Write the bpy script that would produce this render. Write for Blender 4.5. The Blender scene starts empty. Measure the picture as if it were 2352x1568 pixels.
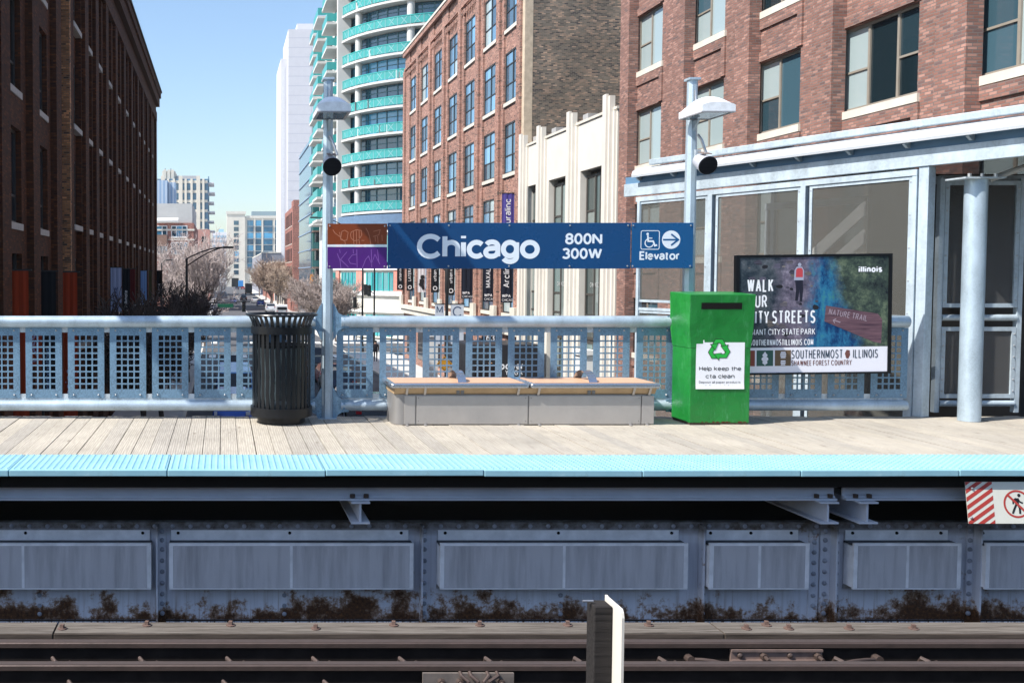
import bpy, bmesh, math, random
from mathutils import Vector, Matrix
random.seed(11)
S = bpy.context.scene
COL = S.collection
R = math.radians

# ------------------------------------------------------------------ camera
F = 2221.0                      # focal length in units of a 2352 px wide frame
PITCH = R(2.29)
CAMZ = 1.54                     # eye height above the platform boards (z = 0)
cam = bpy.data.objects.new('camera', bpy.data.cameras.new('camera'))
COL.objects.link(cam)
cam.location = (0, 0, CAMZ)
cam.rotation_euler = (R(90) - PITCH, 0, 0)
cam.data.sensor_width = 36
cam.data.lens = F / 2352 * 36
cam.data.shift_x = (1176 - 511) / 2352      # the photo is taken square to the tracks with a shifted frame
cam.data.shift_y = (718 - 784) / 2352
cam.data.clip_end = 5000
S.camera = cam

# ------------------------------------------------------------------ light
ELEV, AZ = R(49), R(20)         # sun from the left, a little from the camera's side
SUN = Vector((-math.cos(ELEV) * math.cos(AZ), -math.cos(ELEV) * math.sin(AZ), math.sin(ELEV)))
world = bpy.data.worlds.new('World')
S.world = world
world.use_nodes = True
nt = world.node_tree
sky = nt.nodes.new('ShaderNodeTexSky')
sky.sky_type = 'NISHITA'
sky.sun_disc = False
sky.sun_elevation = ELEV
sky.sun_rotation = math.atan2(SUN.x, SUN.y)
sky.altitude = 0
sky.air_density = 1.15
sky.dust_density = 1.0
sky.ozone_density = 3.4
nt.links.new(sky.outputs[0], nt.nodes['Background'].inputs[0])
nt.nodes['Background'].inputs[1].default_value = 0.135
sun = bpy.data.objects.new('sun', bpy.data.lights.new('sun', 'SUN'))
COL.objects.link(sun)
sun.data.energy = 5.0
sun.data.angle = R(0.53)
sun.data.color = (1.0, 0.95, 0.88)
sun.rotation_euler = SUN.to_track_quat('Z', 'Y').to_euler()
sun.location = (-20, -5, 40)
S.view_settings.view_transform = 'Standard'
S.view_settings.look = 'None'
S.view_settings.exposure = 0.66
S.view_settings.gamma = 1
S.render.engine = 'CYCLES'
S.cycles.max_bounces = 6
S.cycles.transparent_max_bounces = 12
S.cycles.use_denoising = True

# ------------------------------------------------------------------ photo-pixel geometry (a 2352 x 1568 frame)
cP, sP = math.cos(PITCH), math.sin(PITCH)
def ray(px, py):
    u, v = (px - 511) / F, (718 - py) / F
    return Vector((u, cP + v * sP, -sP + v * cP))
def P(px, py, Y):
    d = ray(px, py)
    t = Y / d.y
    return Vector((d.x * t, Y, CAMZ + d.z * t))
def G(px, py, z):
    d = ray(px, py)
    t = (z - CAMZ) / d.z
    return Vector((d.x * t, d.y * t, z))
def PX(px, Y): return P(px, 629, Y).x
def PZ(py, Y): return P(511, py, Y).z

# ------------------------------------------------------------------ mesh helpers
OFF = {}
class MB:
    def __init__(s): s.v = []; s.f = []
    def quad(s, *p):
        n = len(s.v); s.v += [Vector(q) for q in p]; s.f.append(tuple(range(n, n + len(p)))); return s
    def box(s, x0, x1, y0, y1, z0, z1):
        if x0 > x1: x0, x1 = x1, x0
        if y0 > y1: y0, y1 = y1, y0
        if z0 > z1: z0, z1 = z1, z0
        n = len(s.v)
        s.v += [Vector((x, y, z)) for z in (z0, z1) for y in (y0, y1) for x in (x0, x1)]
        s.f += [tuple(n + i for i in q) for q in ((0, 2, 3, 1), (4, 5, 7, 6), (0, 1, 5, 4), (2, 6, 7, 3), (0, 4, 6, 2), (1, 3, 7, 5))]
        return s
    def prism(s, pts, fn, a, b):
        """closed outline pts (2-D, counter-clockwise) swept from a to b; fn(u, v, w) -> 3-D"""
        n = len(s.v); k = len(pts)
        s.v += [Vector(fn(u, v, a)) for u, v in pts] + [Vector(fn(u, v, b)) for u, v in pts]
        s.f.append(tuple(range(n + k - 1, n - 1, -1))); s.f.append(tuple(range(n + k, n + 2 * k)))
        s.f += [(n + i, n + (i + 1) % k, n + k + (i + 1) % k, n + k + i) for i in range(k)]
        return s
    def cyl(s, p0, p1, r0, r1=None, n=12, caps=True, rot=0):
        r1 = r0 if r1 is None else r1
        p0, p1 = Vector(p0), Vector(p1); d = (p1 - p0).normalized()
        a = d.orthogonal().normalized() if abs(d.z) < .99 else Vector((1, 0, 0)); b = d.cross(a)
        m = len(s.v)
        for p, r in ((p0, r0), (p1, r1)):
            for i in range(n):
                t = rot + 2 * math.pi * i / n
                s.v.append(p + (a * math.cos(t) + b * math.sin(t)) * r)
        s.f += [(m + i, m + (i + 1) % n, m + n + (i + 1) % n, m + n + i) for i in range(n)]
        if caps:
            s.f.append(tuple(range(m + n - 1, m - 1, -1))); s.f.append(tuple(range(m + n, m + 2 * n)))
        return s
    def tube(s, path, r, n=8):
        path = [Vector(p) for p in path]; m = len(s.v); rr = r if isinstance(r, (list, tuple)) else [r] * len(path)
        up = None
        for i, p in enumerate(path):
            d = (path[min(i + 1, len(path) - 1)] - path[max(i - 1, 0)]).normalized()
            if up is None: up = d.orthogonal().normalized()
            up = (up - d * up.dot(d)).normalized(); b = d.cross(up)
            for k in range(n):
                t = 2 * math.pi * k / n
                s.v.append(p + (up * math.cos(t) + b * math.sin(t)) * rr[i])
        for i in range(len(path) - 1):
            s.f += [(m + i * n + k, m + i * n + (k + 1) % n, m + (i + 1) * n + (k + 1) % n, m + (i + 1) * n + k) for k in range(n)]
        s.f.append(tuple(range(m + n - 1, m - 1, -1))); e = m + (len(path) - 1) * n
        s.f.append(tuple(range(e, e + n)))
        return s
    def lathe(s, prof, c, n=32, closed=False):
        m = len(s.v); k = len(prof); c = Vector(c)
        for r, z in prof:
            for i in range(n):
                t = 2 * math.pi * i / n
                s.v.append(c + Vector((r * math.cos(t), r * math.sin(t), z)))
        for j in range(k - 1 + (1 if closed else 0)):
            a, b = m + j * n, m + ((j + 1) % k) * n
            s.f += [(a + i, a + (i + 1) % n, b + (i + 1) % n, b + i) for i in range(n)]
        return s
    def dome(s, c, r, d, n=8, h=None):
        """a rivet head or dome at c bulging along d"""
        c, d = Vector(c), Vector(d).normalized(); a = d.orthogonal().normalized(); b = d.cross(a); h = h or r
        m = len(s.v)
        for q in (0, .45, .8):
            for i in range(n):
                t = 2 * math.pi * i / n
                s.v.append(c + (a * math.cos(t) + b * math.sin(t)) * r * math.cos(q * 1.5708) + d * h * math.sin(q * 1.5708))
        s.v.append(c + d * h)
        for j in range(2):
            s.f += [(m + j * n + i, m + j * n + (i + 1) % n, m + (j + 1) * n + (i + 1) % n, m + (j + 1) * n + i) for i in range(n)]
        s.f += [(m + 2 * n + i, m + 2 * n + (i + 1) % n, m + 3 * n) for i in range(n)]
        return s
    def add(s, o, M=None):
        n = len(s.v); s.v += [M @ v for v in o.v] if M else list(o.v); s.f += [tuple(n + i for i in q) for q in o.f]; return s
    def data(s, name, mat, off=None, smooth=False):
        me = bpy.data.meshes.new(name)
        me.from_pydata([tuple(v - off) for v in s.v] if off else [tuple(v) for v in s.v], [], s.f)
        me.validate(); me.update()
        if mat: me.materials.append(mat)
        if smooth:
            for p in me.polygons: p.use_smooth = True
            try: me.set_sharp_from_angle(angle=R(35))
            except Exception: pass
        return me
    def build(s, name, mat, parent=None, smooth=False, bevel=0):
        o = bpy.data.objects.new(name, s.data(name, mat, OFF.get(parent) if parent else None, smooth))
        COL.objects.link(o)
        if parent: o.parent = parent; OFF[o] = OFF.get(parent)
        if bevel:
            b = o.modifiers.new('bevel', 'BEVEL'); b.width = bevel; b.segments = 2; b.limit_method = 'ANGLE'
        return o

def tag(o, label=None, cat=None, group=None, kind=None):
    for k, v in (('label', label), ('category', cat), ('group', group), ('kind', kind)):
        if v: o[k] = v
    return o
def thing(name, loc, label, cat, group=None, rz=0, local=False):
    """an Empty at the base of a thing; parts are then given in world coordinates (or in its own, when local)"""
    o = bpy.data.objects.new(name, None); COL.objects.link(o)
    o.empty_display_size = .2; o.location = loc; o.rotation_euler = (0, 0, rz)
    OFF[o] = None if (local or rz) else Vector(loc)
    return tag(o, label, cat, group)
def kids(o): return [c for c in bpy.data.objects if c.parent == o]
def copy_tree(o, parent=None, loc=None, rz=None, label=None, scale=None):
    c = o.copy(); COL.objects.link(c)
    if parent: c.parent = parent
    if loc is not None: c.location = loc
    if rz is not None: c.rotation_euler = (0, 0, rz)
    if scale is not None: c.scale = (scale,) * 3 if not hasattr(scale, '__len__') else scale
    if label: c['label'] = label
    for ch in kids(o): copy_tree(ch, c)
    return c
def paint(o, old, new):
    """give one copy its own colour without touching the shared mesh"""
    for x in [o] + kids(o):
        if x.type == 'MESH':
            for sl in x.material_slots:
                if sl.material == old: sl.link = 'OBJECT'; sl.material = new
# ------------------------------------------------------------------ materials
def newmat(name):
    m = bpy.data.materials.new(name); m.use_nodes = True
    return m, m.node_tree, m.node_tree.nodes['Principled BSDF']
def N(t, kind, **kw):
    n = t.nodes.new(kind)
    for k, v in kw.items():
        if k.startswith('i_'): n.inputs[k[2:].replace('_', ' ')].default_value = v
        else: setattr(n, k, v)
    return n
def ramp(t, src, stops, mode='LINEAR'):
    r = t.nodes.new('ShaderNodeValToRGB'); r.color_ramp.interpolation = mode
    e = r.color_ramp.elements
    while len(e) < len(stops): e.new(.5)
    for q, (p, c) in zip(e, stops): q.position = p; q.color = (*c, 1) if len(c) == 3 else c
    t.links.new(src, r.inputs[0]); return r.outputs[0]
def mixc(t, fac, a, b, mode='MIX'):
    m = t.nodes.new('ShaderNodeMix'); m.data_type = 'RGBA'; m.blend_type = mode
    for s, v in ((m.inputs[0], fac), (m.inputs[6], a), (m.inputs[7], b)):
        if hasattr(v, 'is_output'): t.links.new(v, s)
        elif isinstance(v, (int, float)): s.default_value = v
        else: s.default_value = (*v, 1)
    return m.outputs[2]
def mth(t, op, a, b=None, c=None):
    m = t.nodes.new('ShaderNodeMath'); m.operation = op
    for s, v in zip(m.inputs, (a, b, c)):
        if v is None: continue
        if hasattr(v, 'is_output'): t.links.new(v, s)
        else: s.default_value = v
    return m.outputs[0]
def ocoord(t, scale=None):
    g = t.nodes.new('ShaderNodeNewGeometry').outputs['Position'] if False else t.nodes.new('ShaderNodeTexCoord').outputs['Object']
    if scale is None: return g
    mp = t.nodes.new('ShaderNodeMapping'); mp.inputs['Scale'].default_value = scale if hasattr(scale, '__len__') else (scale,) * 3
    t.links.new(g, mp.inputs[0]); return mp.outputs[0]
def noise(t, vec, scale, detail=4, rough=.55):
    n = N(t, 'ShaderNodeTexNoise'); n.inputs['Scale'].default_value = scale; n.inputs['Detail'].default_value = detail; n.inputs['Roughness'].default_value = rough
    t.links.new(vec, n.inputs['Vector']); return n.outputs['Fac']
def bump(t, b, h, strength, dist=.02):
    n = t.nodes.new('ShaderNodeBump'); n.inputs['Strength'].default_value = strength; n.inputs['Distance'].default_value = dist
    t.links.new(h, n.inputs['Height']); t.links.new(n.outputs[0], b.inputs['Normal'])
def mul(c, k): return tuple(min(1, max(0, x * k)) for x in c)
MATS = {}
def plain(name, col, rough=.6, metal=0, var=.12, scale=3, bmp=0, bscale=60, spec=.5):
    """one colour with a soft uneven wear and an optional fine grain"""
    if name in MATS: return MATS[name]
    m, t, b = newmat(name); o = ocoord(t)
    f = noise(t, o, scale, 6, .6)
    c = ramp(t, f, [(.3, mul(col, 1 - var)), (.7, mul(col, 1 + var))])
    t.links.new(c, b.inputs['Base Color'])
    b.inputs['Roughness'].default_value = rough; b.inputs['Metallic'].default_value = metal; b.inputs['Specular IOR Level'].default_value = spec
    if var: t.links.new(ramp(t, f, [(.3, (min(1, rough * 1.2),) * 3), (.7, (rough * .85,) * 3)]), b.inputs['Roughness'])
    if bmp: bump(t, b, noise(t, o, bscale, 3), bmp, .01)
    MATS[name] = m; return m
def galv(name, col=(.42, .47, .50), spangle=60, amount=.25, rough=.5, metal=.25):
    m, t, b = newmat(name); o = ocoord(t)
    v = N(t, 'ShaderNodeTexVoronoi'); v.inputs['Scale'].default_value = spangle; t.links.new(o, v.inputs['Vector'])
    g = t.nodes.new('ShaderNodeSeparateColor'); t.links.new(v.outputs['Color'], g.inputs[0])
    c = ramp(t, g.outputs[0], [(0, mul(col, 1 - amount)), (1, mul(col, 1 + amount))])
    st = noise(t, ocoord(t, (1.2, 1.2, .5)), 4, 6, .65)
    c2 = mixc(t, ramp(t, st, [(.38, (0, 0, 0)), (.72, (1, 1, 1))]), c, mul(col, 1.45))
    t.links.new(c2, b.inputs['Base Color']); b.inputs['Metallic'].default_value = metal
    t.links.new(ramp(t, g.outputs[1], [(0, (rough * .8,) * 3), (1, (rough * 1.2,) * 3)]), b.inputs['Roughness'])
    return m
def brick(name, c1, c2, mortar, var=.35, dark=(.05, .035, .03), bw=.21, bh=.073, ms=.010, wear=.5, bmp=.6):
    m, t, b = newmat(name); o = ocoord(t)
    sx = t.nodes.new('ShaderNodeSeparateXYZ'); t.links.new(o, sx.inputs[0])
    u = mth(t, 'ADD', sx.outputs[0], sx.outputs[1])
    cv = t.nodes.new('ShaderNodeCombineXYZ'); t.links.new(u, cv.inputs[0]); t.links.new(sx.outputs[2], cv.inputs[1])
    bt = t.nodes.new('ShaderNodeTexBrick'); t.links.new(cv.outputs[0], bt.inputs['Vector'])
    bt.inputs['Scale'].default_value = 1; bt.inputs['Brick Width'].default_value = bw; bt.inputs['Row Height'].default_value = bh
    bt.inputs['Mortar Size'].default_value = ms; bt.inputs['Mortar Smooth'].default_value = .2; bt.inputs['Bias'].default_value = 0
    bt.inputs['Color1'].default_value = (0, 0, 0, 1); bt.inputs['Color2'].default_value = (1, 1, 1, 1); bt.inputs['Mortar'].default_value = (.5, .5, .5, 1)
    k = ramp(t, bt.outputs['Color'], [(0, dark), (.22, mul(c1, 1 - var * .5)), (.55, c1), (.85, c2), (1, mul(c2, 1 + var))])
    w = ramp(t, noise(t, o, .5, 6, .6), [(.3, (1 - wear * .55,) * 3), (.7, (1 + wear * .2,) * 3)])
    k = mixc(t, 1.0, k, w, 'MULTIPLY')
    fac = bt.outputs['Fac']
    t.links.new(mixc(t, fac, k, mortar), b.inputs['Base Color'])
    b.inputs['Roughness'].default_value = .85; b.inputs['Specular IOR Level'].default_value = .25
    if bmp: bump(t, b, mth(t, 'SUBTRACT', 1, fac), bmp, .012)
    return m
def glass(name, col=(.015, .03, .045), rough=.04, blind=None, share=.0, spec=.8):
    m, t, b = newmat(name)
    b.inputs['Roughness'].default_value = rough; b.inputs['Specular IOR Level'].default_value = spec; b.inputs['IOR'].default_value = 1.45 + .55 * spec
    inf = mth(t, 'FRACT', mth(t, 'ADD', t.nodes.new('ShaderNodeObjectInfo').outputs['Random'], mth(t, 'MULTIPLY', t.nodes.new('ShaderNodeNewGeometry').outputs['Random Per Island'], 3.7)))
    c = ramp(t, inf, [(0, mul(col, .4)), (.5, col), (1, mul(col, 3.2))])
    if blind:
        s = ramp(t, mth(t, 'FRACT', mth(t, 'MULTIPLY', inf, 7.31)), [(0, (1, 1, 1)), (share, (0, 0, 0))], 'CONSTANT')
        c = mixc(t, s, c, blind)
    t.links.new(c, b.inputs['Base Color'])
    return m
def flat(name, col, rough=.5, spec=.4, metal=0):
    if name in MATS: return MATS[name]
    m, t, b = newmat(name); b.inputs['Base Color'].default_value = (*col, 1); b.inputs['Roughness'].default_value = rough
    b.inputs['Specular IOR Level'].default_value = spec; b.inputs['Metallic'].default_value = metal
    MATS[name] = m; return m

M_GALV = galv('galvanised steel')
M_PANEL = galv('spangled panel steel', (.145, .245, .34), 95, .40, .45, .3)
M_TUBE = galv('galvanised tube', (.36, .44, .50), 140, .12, .42, .35)
M_SHELT = galv('shelter steel', (.38, .45, .50), 40, .10, .5, .2)
M_BOLT = plain('bolt steel', (.5, .5, .5), .35, .8, .1, 40)
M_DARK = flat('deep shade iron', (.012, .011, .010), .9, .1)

def m_planks():
    m, t, b = newmat('weathered boards'); o = ocoord(t)
    isl = t.nodes.new('ShaderNodeNewGeometry').outputs['Random Per Island']
    mp = t.nodes.new('ShaderNodeMapping'); mp.inputs['Scale'].default_value = (28, 1.3, 6); t.links.new(o, mp.inputs[0])
    sh = t.nodes.new('ShaderNodeCombineXYZ'); t.links.new(mth(t, 'MULTIPLY', isl, 37), sh.inputs[1]); t.links.new(mth(t, 'MULTIPLY', isl, 11), sh.inputs[0])
    ad = t.nodes.new('ShaderNodeVectorMath'); ad.operation = 'ADD'; t.links.new(mp.outputs[0], ad.inputs[0]); t.links.new(sh.outputs[0], ad.inputs[1])
    w = N(t, 'ShaderNodeTexWave', wave_type='BANDS', bands_direction='X'); w.inputs['Scale'].default_value = .55; w.inputs['Distortion'].default_value = 7; w.inputs['Detail'].default_value = 3; w.inputs['Detail Scale'].default_value = .7
    t.links.new(ad.outputs[0], w.inputs['Vector'])
    g = noise(t, ad.outputs[0], 3, 6, .7)
    c = ramp(t, w.outputs['Fac'], [(0, (.35, .325, .275)), (.35, (.44, .41, .355)), (1, (.49, .46, .40))])
    c = mixc(t, ramp(t, g, [(.35, (1, 1, 1)), (.55, (0, 0, 0))]), c, (.33, .30, .265))
    c = mixc(t, 1, c, ramp(t, isl, [(0, (.88, .88, .89)), (.5, (1, .985, .96)), (1, (1.06, 1.04, 1.0))]), 'MULTIPLY')
    kn = N(t, 'ShaderNodeTexVoronoi'); kn.inputs['Scale'].default_value = 1
    mk = t.nodes.new('ShaderNodeMapping'); mk.inputs['Scale'].default_value = (5, 1.6, 1); t.links.new(o, mk.inputs[0]); t.links.new(mk.outputs[0], kn.inputs['Vector'])
    c = mixc(t, ramp(t, kn.outputs['Distance'], [(.04, (.75, .75, .75)), (.11, (0, 0, 0))]), c, (.20, .17, .14))
    big = noise(t, o, 1.1, 5, .6)
    c = mixc(t, 1, c, ramp(t, big, [(.3, (.80, .79, .78)), (.65, (1.05, 1.04, 1.03))]), 'MULTIPLY')
    t.links.new(c, b.inputs['Base Color']); b.inputs['Roughness'].default_value = .85; b.inputs['Specular IOR Level'].default_value = .2
    bump(t, b, w.outputs['Fac'], .25, .004)
    return m
M_PLANK = m_planks()
def m_timber(name, col, dark):
    m, t, b = newmat(name)
    g = noise(t, ocoord(t, (1.2, 26, 26)), 2.2, 8, .7)
    c = ramp(t, g, [(.32, dark), (.55, col), (.75, mul(col, 1.35))])
    t.links.new(c, b.inputs['Base Color']); b.inputs['Roughness'].default_value = .9; b.inputs['Specular IOR Level'].default_value = .2
    bump(t, b, g, .4, .006)
    return m
M_TIMBER = m_timber('creosote shaded timber', (.085, .066, .053), (.035, .028, .022))  # dark creosote, with the shade of the unlit sides put into the colour
M_TIMTOP = m_timber('bleached sunlit timber', (.15, .133, .116), (.045, .036, .03))  # bleached grey, with the brightness of the lit top put into the colour
def m_tile():
    m, t, b = newmat('worn blue tactile tile'); o = ocoord(t)
    c = ramp(t, noise(t, o, 2.3, 6, .65), [(.3, (.22, .44, .53)), (.7, (.30, .52, .60))])
    g = noise(t, o, 7, 9, .75)
    c = mixc(t, ramp(t, g, [(.56, (0, 0, 0)), (.70, (.55, .55, .55))]), c, (.17, .30, .34))
    c = mixc(t, ramp(t, noise(t, ocoord(t, (3, 14, 3)), 3, 7, .7), [(.62, (0, 0, 0)), (.74, (.5, .5, .5))]), c, (.50, .66, .70))
    t.links.new(c, b.inputs['Base Color']); b.inputs['Roughness'].default_value = .5
    bump(t, b, g, .2, .006); return m
M_TILE = m_tile()
M_WEB = plain('grimy shaded rail web', (.016, .013, .012), .9, 0, .3, 6, spec=.1)  # grime plus the shade below the rail head, put into the colour
M_RAIL = plain('rail steel', (.085, .060, .051), .5, .35, .25, 5, .2, 40)
M_RAILHEAD = plain('worn rail head', (.17, .135, .125), .38, .6, .15, 6)
def m_girder():
    """pale blue grey paint with rust breaking out in splashes low on the web and above the bottom flange"""
    m, t, b = newmat('rusting girder paint'); o = ocoord(t)
    sx = t.nodes.new('ShaderNodeSeparateXYZ'); t.links.new(o, sx.inputs[0])
    n1 = noise(t, o, 5.5, 9, .72); n2 = noise(t, ocoord(t, (.55, 1, .5)), 2.6, 4, .55); n3 = noise(t, o, 38, 5, .7)
    low = N(t, 'ShaderNodeMapRange'); t.links.new(sx.outputs[2], low.inputs[0])
    for i, v in ((1, .36), (2, .05), (3, 0.0), (4, .19)): low.inputs[i].default_value = v
    s = mth(t, 'ADD', mth(t, 'ADD', mth(t, 'MULTIPLY', n1, .62), mth(t, 'MULTIPLY', n2, .42)), mth(t, 'ADD', low.outputs[0], mth(t, 'MULTIPLY', n3, .12)))
    base = ramp(t, noise(t, ocoord(t, (1, 1, .35)), 3.2, 5), [(.3, (.52, .53, .59)), (.7, (.64, .65, .71))])
    drip = noise(t, ocoord(t, (26, 26, .9)), 1.2, 5, .6)
    base = mixc(t, ramp(t, drip, [(.5, (0, 0, 0)), (.75, (.35, .35, .35))]), base, (.24, .22, .22))
    rust = ramp(t, n3, [(.3, (.020, .011, .007)), (.55, (.085, .036, .015)), (.75, (.20, .085, .03))])
    run = noise(t, ocoord(t, (17, 1, .55)), 1.4, 6, .65)
    base = mixc(t, mth(t, 'MULTIPLY', ramp(t, run, [(.53, (0, 0, 0)), (.68, (.9, .9, .9))]), ramp(t, low.outputs[0], [(.0, (.15, .15, .15)), (.16, (1, 1, 1))])), base, (.20, .115, .06))
    base = mixc(t, ramp(t, s, [(.64, (0, 0, 0)), (.69, (.85, .85, .85))]), base, (.25, .13, .055))
    c = mixc(t, ramp(t, s, [(.675, (0, 0, 0)), (.735, (1, 1, 1))]), base, rust)
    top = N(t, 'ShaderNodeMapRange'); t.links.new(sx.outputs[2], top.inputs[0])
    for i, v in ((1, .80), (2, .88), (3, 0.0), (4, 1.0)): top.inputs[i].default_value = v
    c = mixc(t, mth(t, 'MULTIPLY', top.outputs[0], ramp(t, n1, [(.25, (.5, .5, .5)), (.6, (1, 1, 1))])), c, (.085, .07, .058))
    t.links.new(c, b.inputs['Base Color']); b.inputs['Roughness'].default_value = .75; b.inputs['Specular IOR Level'].default_value = .25
    bump(t, b, s, .25, .01)
    return m
M_GIRDER = m_girder()
M_RIVET = plain('shadowed rivet paint', (.27, .28, .32), .7, 0, .25, 20)  # shadow around the heads is put into the rivet colour
M_BEAM = plain('beam paint', (.50, .53, .60), .6, 0, .12, 2.5)
def m_green():
    m, t, b = newmat('scuffed green enamel'); o = ocoord(t)
    w = noise(t, o, 2.5, 6, .65); sc = noise(t, ocoord(t, (9, 9, 2)), 3, 8, .75)
    c = ramp(t, w, [(.3, (.008, .15, .024)), (.7, (.013, .21, .034))])
    c = mixc(t, ramp(t, sc, [(.55, (0, 0, 0)), (.68, (.7, .7, .7))]), c, (.06, .27, .10))
    c = mixc(t, ramp(t, noise(t, o, 26, 7, .8), [(.66, (0, 0, 0)), (.72, (.8, .8, .8))]), c, (.012, .06, .018))
    t.links.new(c, b.inputs['Base Color']); t.links.new(ramp(t, w, [(.3, (.28,) * 3), (.7, (.5,) * 3)]), b.inputs['Roughness'])
    bump(t, b, noise(t, o, 4, 4), .5, .04); return m
def m_drip():
    m, t, b = newmat('paint with rust drips'); o = ocoord(t)
    d = noise(t, ocoord(t, (24, 1, 1.2)), 1.5, 5, .65)
    c = mixc(t, ramp(t, d, [(.46, (0, 0, 0)), (.60, (1, 1, 1))]), (.60, .66, .78), (.05, .03, .02))
    t.links.new(c, b.inputs['Base Color']); b.inputs['Roughness'].default_value = .7
    return m
def m_perf():
    """white painted sheet punched with a fine staggered grid of round holes, streaked with dirt"""
    m, t, b = newmat('perforated sheet'); o = ocoord(t)
    sx = t.nodes.new('ShaderNodeSeparateXYZ'); t.links.new(o, sx.inputs[0])
    k = 2 * math.pi / .0125
    a = mth(t, 'SINE', mth(t, 'MULTIPLY', mth(t, 'ADD', sx.outputs[0], sx.outputs[2]), k * .72))
    c2 = mth(t, 'SINE', mth(t, 'MULTIPLY', mth(t, 'SUBTRACT', sx.outputs[0], sx.outputs[2]), k * .72))
    h = mth(t, 'MULTIPLY', a, c2)
    st = noise(t, ocoord(t, (7, 7, .6)), 1.6, 6, .6)
    base = mixc(t, ramp(t, st, [(.45, (0, 0, 0)), (.8, (.8, .8, .8))]), (.80, .77, .78), (.28, .26, .26))
    c = mixc(t, ramp(t, h, [(.02, (0, 0, 0)), (.22, (1, 1, 1))]), base, (.10, .11, .15))
    t.links.new(c, b.inputs['Base Color']); b.inputs['Roughness'].default_value = .6
    return m
M_PERF = m_perf()
M_PERFRIM = plain('panel rim paint', (.78, .77, .79), .6, 0, .2, 5)
def m_screen(name, col, hole=.5):
    """fine woven metal screen: more than half of it is holes too small to see one by one"""
    m, t, b = newmat(name)
    b.inputs['Base Color'].default_value = (*col, 1); b.inputs['Roughness'].default_value = .6
    o = ocoord(t); sx = t.nodes.new('ShaderNodeSeparateXYZ'); t.links.new(o, sx.inputs[0])
    k = 2 * math.pi / .017
    w = mth(t, 'MULTIPLY', mth(t, 'SINE', mth(t, 'MULTIPLY', sx.outputs[0], k)), mth(t, 'SINE', mth(t, 'MULTIPLY', sx.outputs[2], k)))
    fac = mth(t, 'ADD', hole, mth(t, 'MULTIPLY', w, .22))
    tr = t.nodes.new('ShaderNodeBsdfTransparent'); mx = t.nodes.new('ShaderNodeMixShader')
    t.links.new(fac, mx.inputs[0]); t.links.new(b.outputs[0], mx.inputs[1]); t.links.new(tr.outputs[0], mx.inputs[2])
    t.links.new(mx.outputs[0], t.nodes['Material Output'].inputs[0])
    return m
M_SCREEN = m_screen('woven screen', (.10, .10, .09), .48)
M_SCREEN2 = m_screen('dark woven screen', (.10, .10, .10), .45)

M_BRICK_C = brick('warm red brick', (.34, .165, .125), (.42, .225, .17), (.33, .255, .22), .3)
M_BRICK_E = brick('mottled red brick', (.29, .145, .115), (.375, .205, .165), (.20, .165, .15), .25, (.17, .11, .105), .21, .072, .010, bmp=.9)
M_BRICK_S = brick('sooty common brick', (.22, .185, .145), (.34, .235, .165), (.20, .18, .155), .6, (.05, .045, .05), wear=.9)
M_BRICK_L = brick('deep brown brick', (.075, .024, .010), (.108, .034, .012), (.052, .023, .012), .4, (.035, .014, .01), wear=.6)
M_BRICK_O = brick('orange brown brick', (.36, .17, .08), (.50, .23, .10), (.22, .15, .10), .6, (.07, .055, .045), wear=.8)
M_BRICK_F = brick('far red brick', (.34, .13, .10), (.42, .17, .13), (.34, .2, .17), .3)
M_STONE = plain('pale limestone', (.60, .57, .50), .8, 0, .12, 1.5, .2, 30)
M_TERRA = plain('white terracotta', (.66, .63, .57), .55, 0, .06, 1.2)
M_WHITE = plain('white paint', (.80, .80, .78), .5, 0, .05, 2)
M_BLACKFRAME = plain('black window frame', (.03, .03, .032), .5)
M_TANFRAME = plain('olive window frame', (.26, .23, .19), .5)
M_GREYFRAME = plain('grey window frame', (.16, .17, .18), .5)
M_GLASS_C = glass('sky lit window glass', (.06, .135, .21), .03, (.40, .50, .52), .16, 1.0)  # sky reflection is put into the blue of the panes
M_GLASS_E = glass('office window glass', (.018, .038, .05), .04, (.33, .41, .42), .58, .6)
M_GLASS_L = glass('unlit window glass', (.008, .010, .014), .06, None, 0, .35)
M_GLASS_T = glass('tower glazing', (.025, .11, .18), .04, None, 0, .6)
M_GLASS_B = glass('blue curtain wall glass', (.10, .22, .34), .05, None, 0, 1.0)
M_TEAL = plain('teal balcony rail', (.03, .38, .36), .4, 0, .1, 1)
M_CONC = plain('tower concrete', (.52, .52, .50), .7, 0, .05, .8)
M_BEIGE = plain('far beige stone', (.62, .58, .50), .8, 0, .06, .3)
M_FARWHITE = plain('far white cladding', (.60, .60, .63), .7, 0, .04, .1)
M_ASPHALT = plain('asphalt', (.085, .085, .09), .9, 0, .25, .7, .2, 20)
M_WALK = plain('pavement concrete', (.50, .49, .47), .9, 0, .12, .6)
M_ROADPAINT = plain('road paint', (.75, .75, .72), .7, 0, .1, 2)
M_BLACK = plain('black powder coat', (.006, .007, .009), .32, 0, .2, 8, spec=.35)
M_POLE = plain('dark pole paint', (.02, .022, .025), .45)
M_TEXTW = flat('white lettering', (.80, .82, .84))
M_TEXTK = flat('black lettering', (.015, .015, .018))
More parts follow.
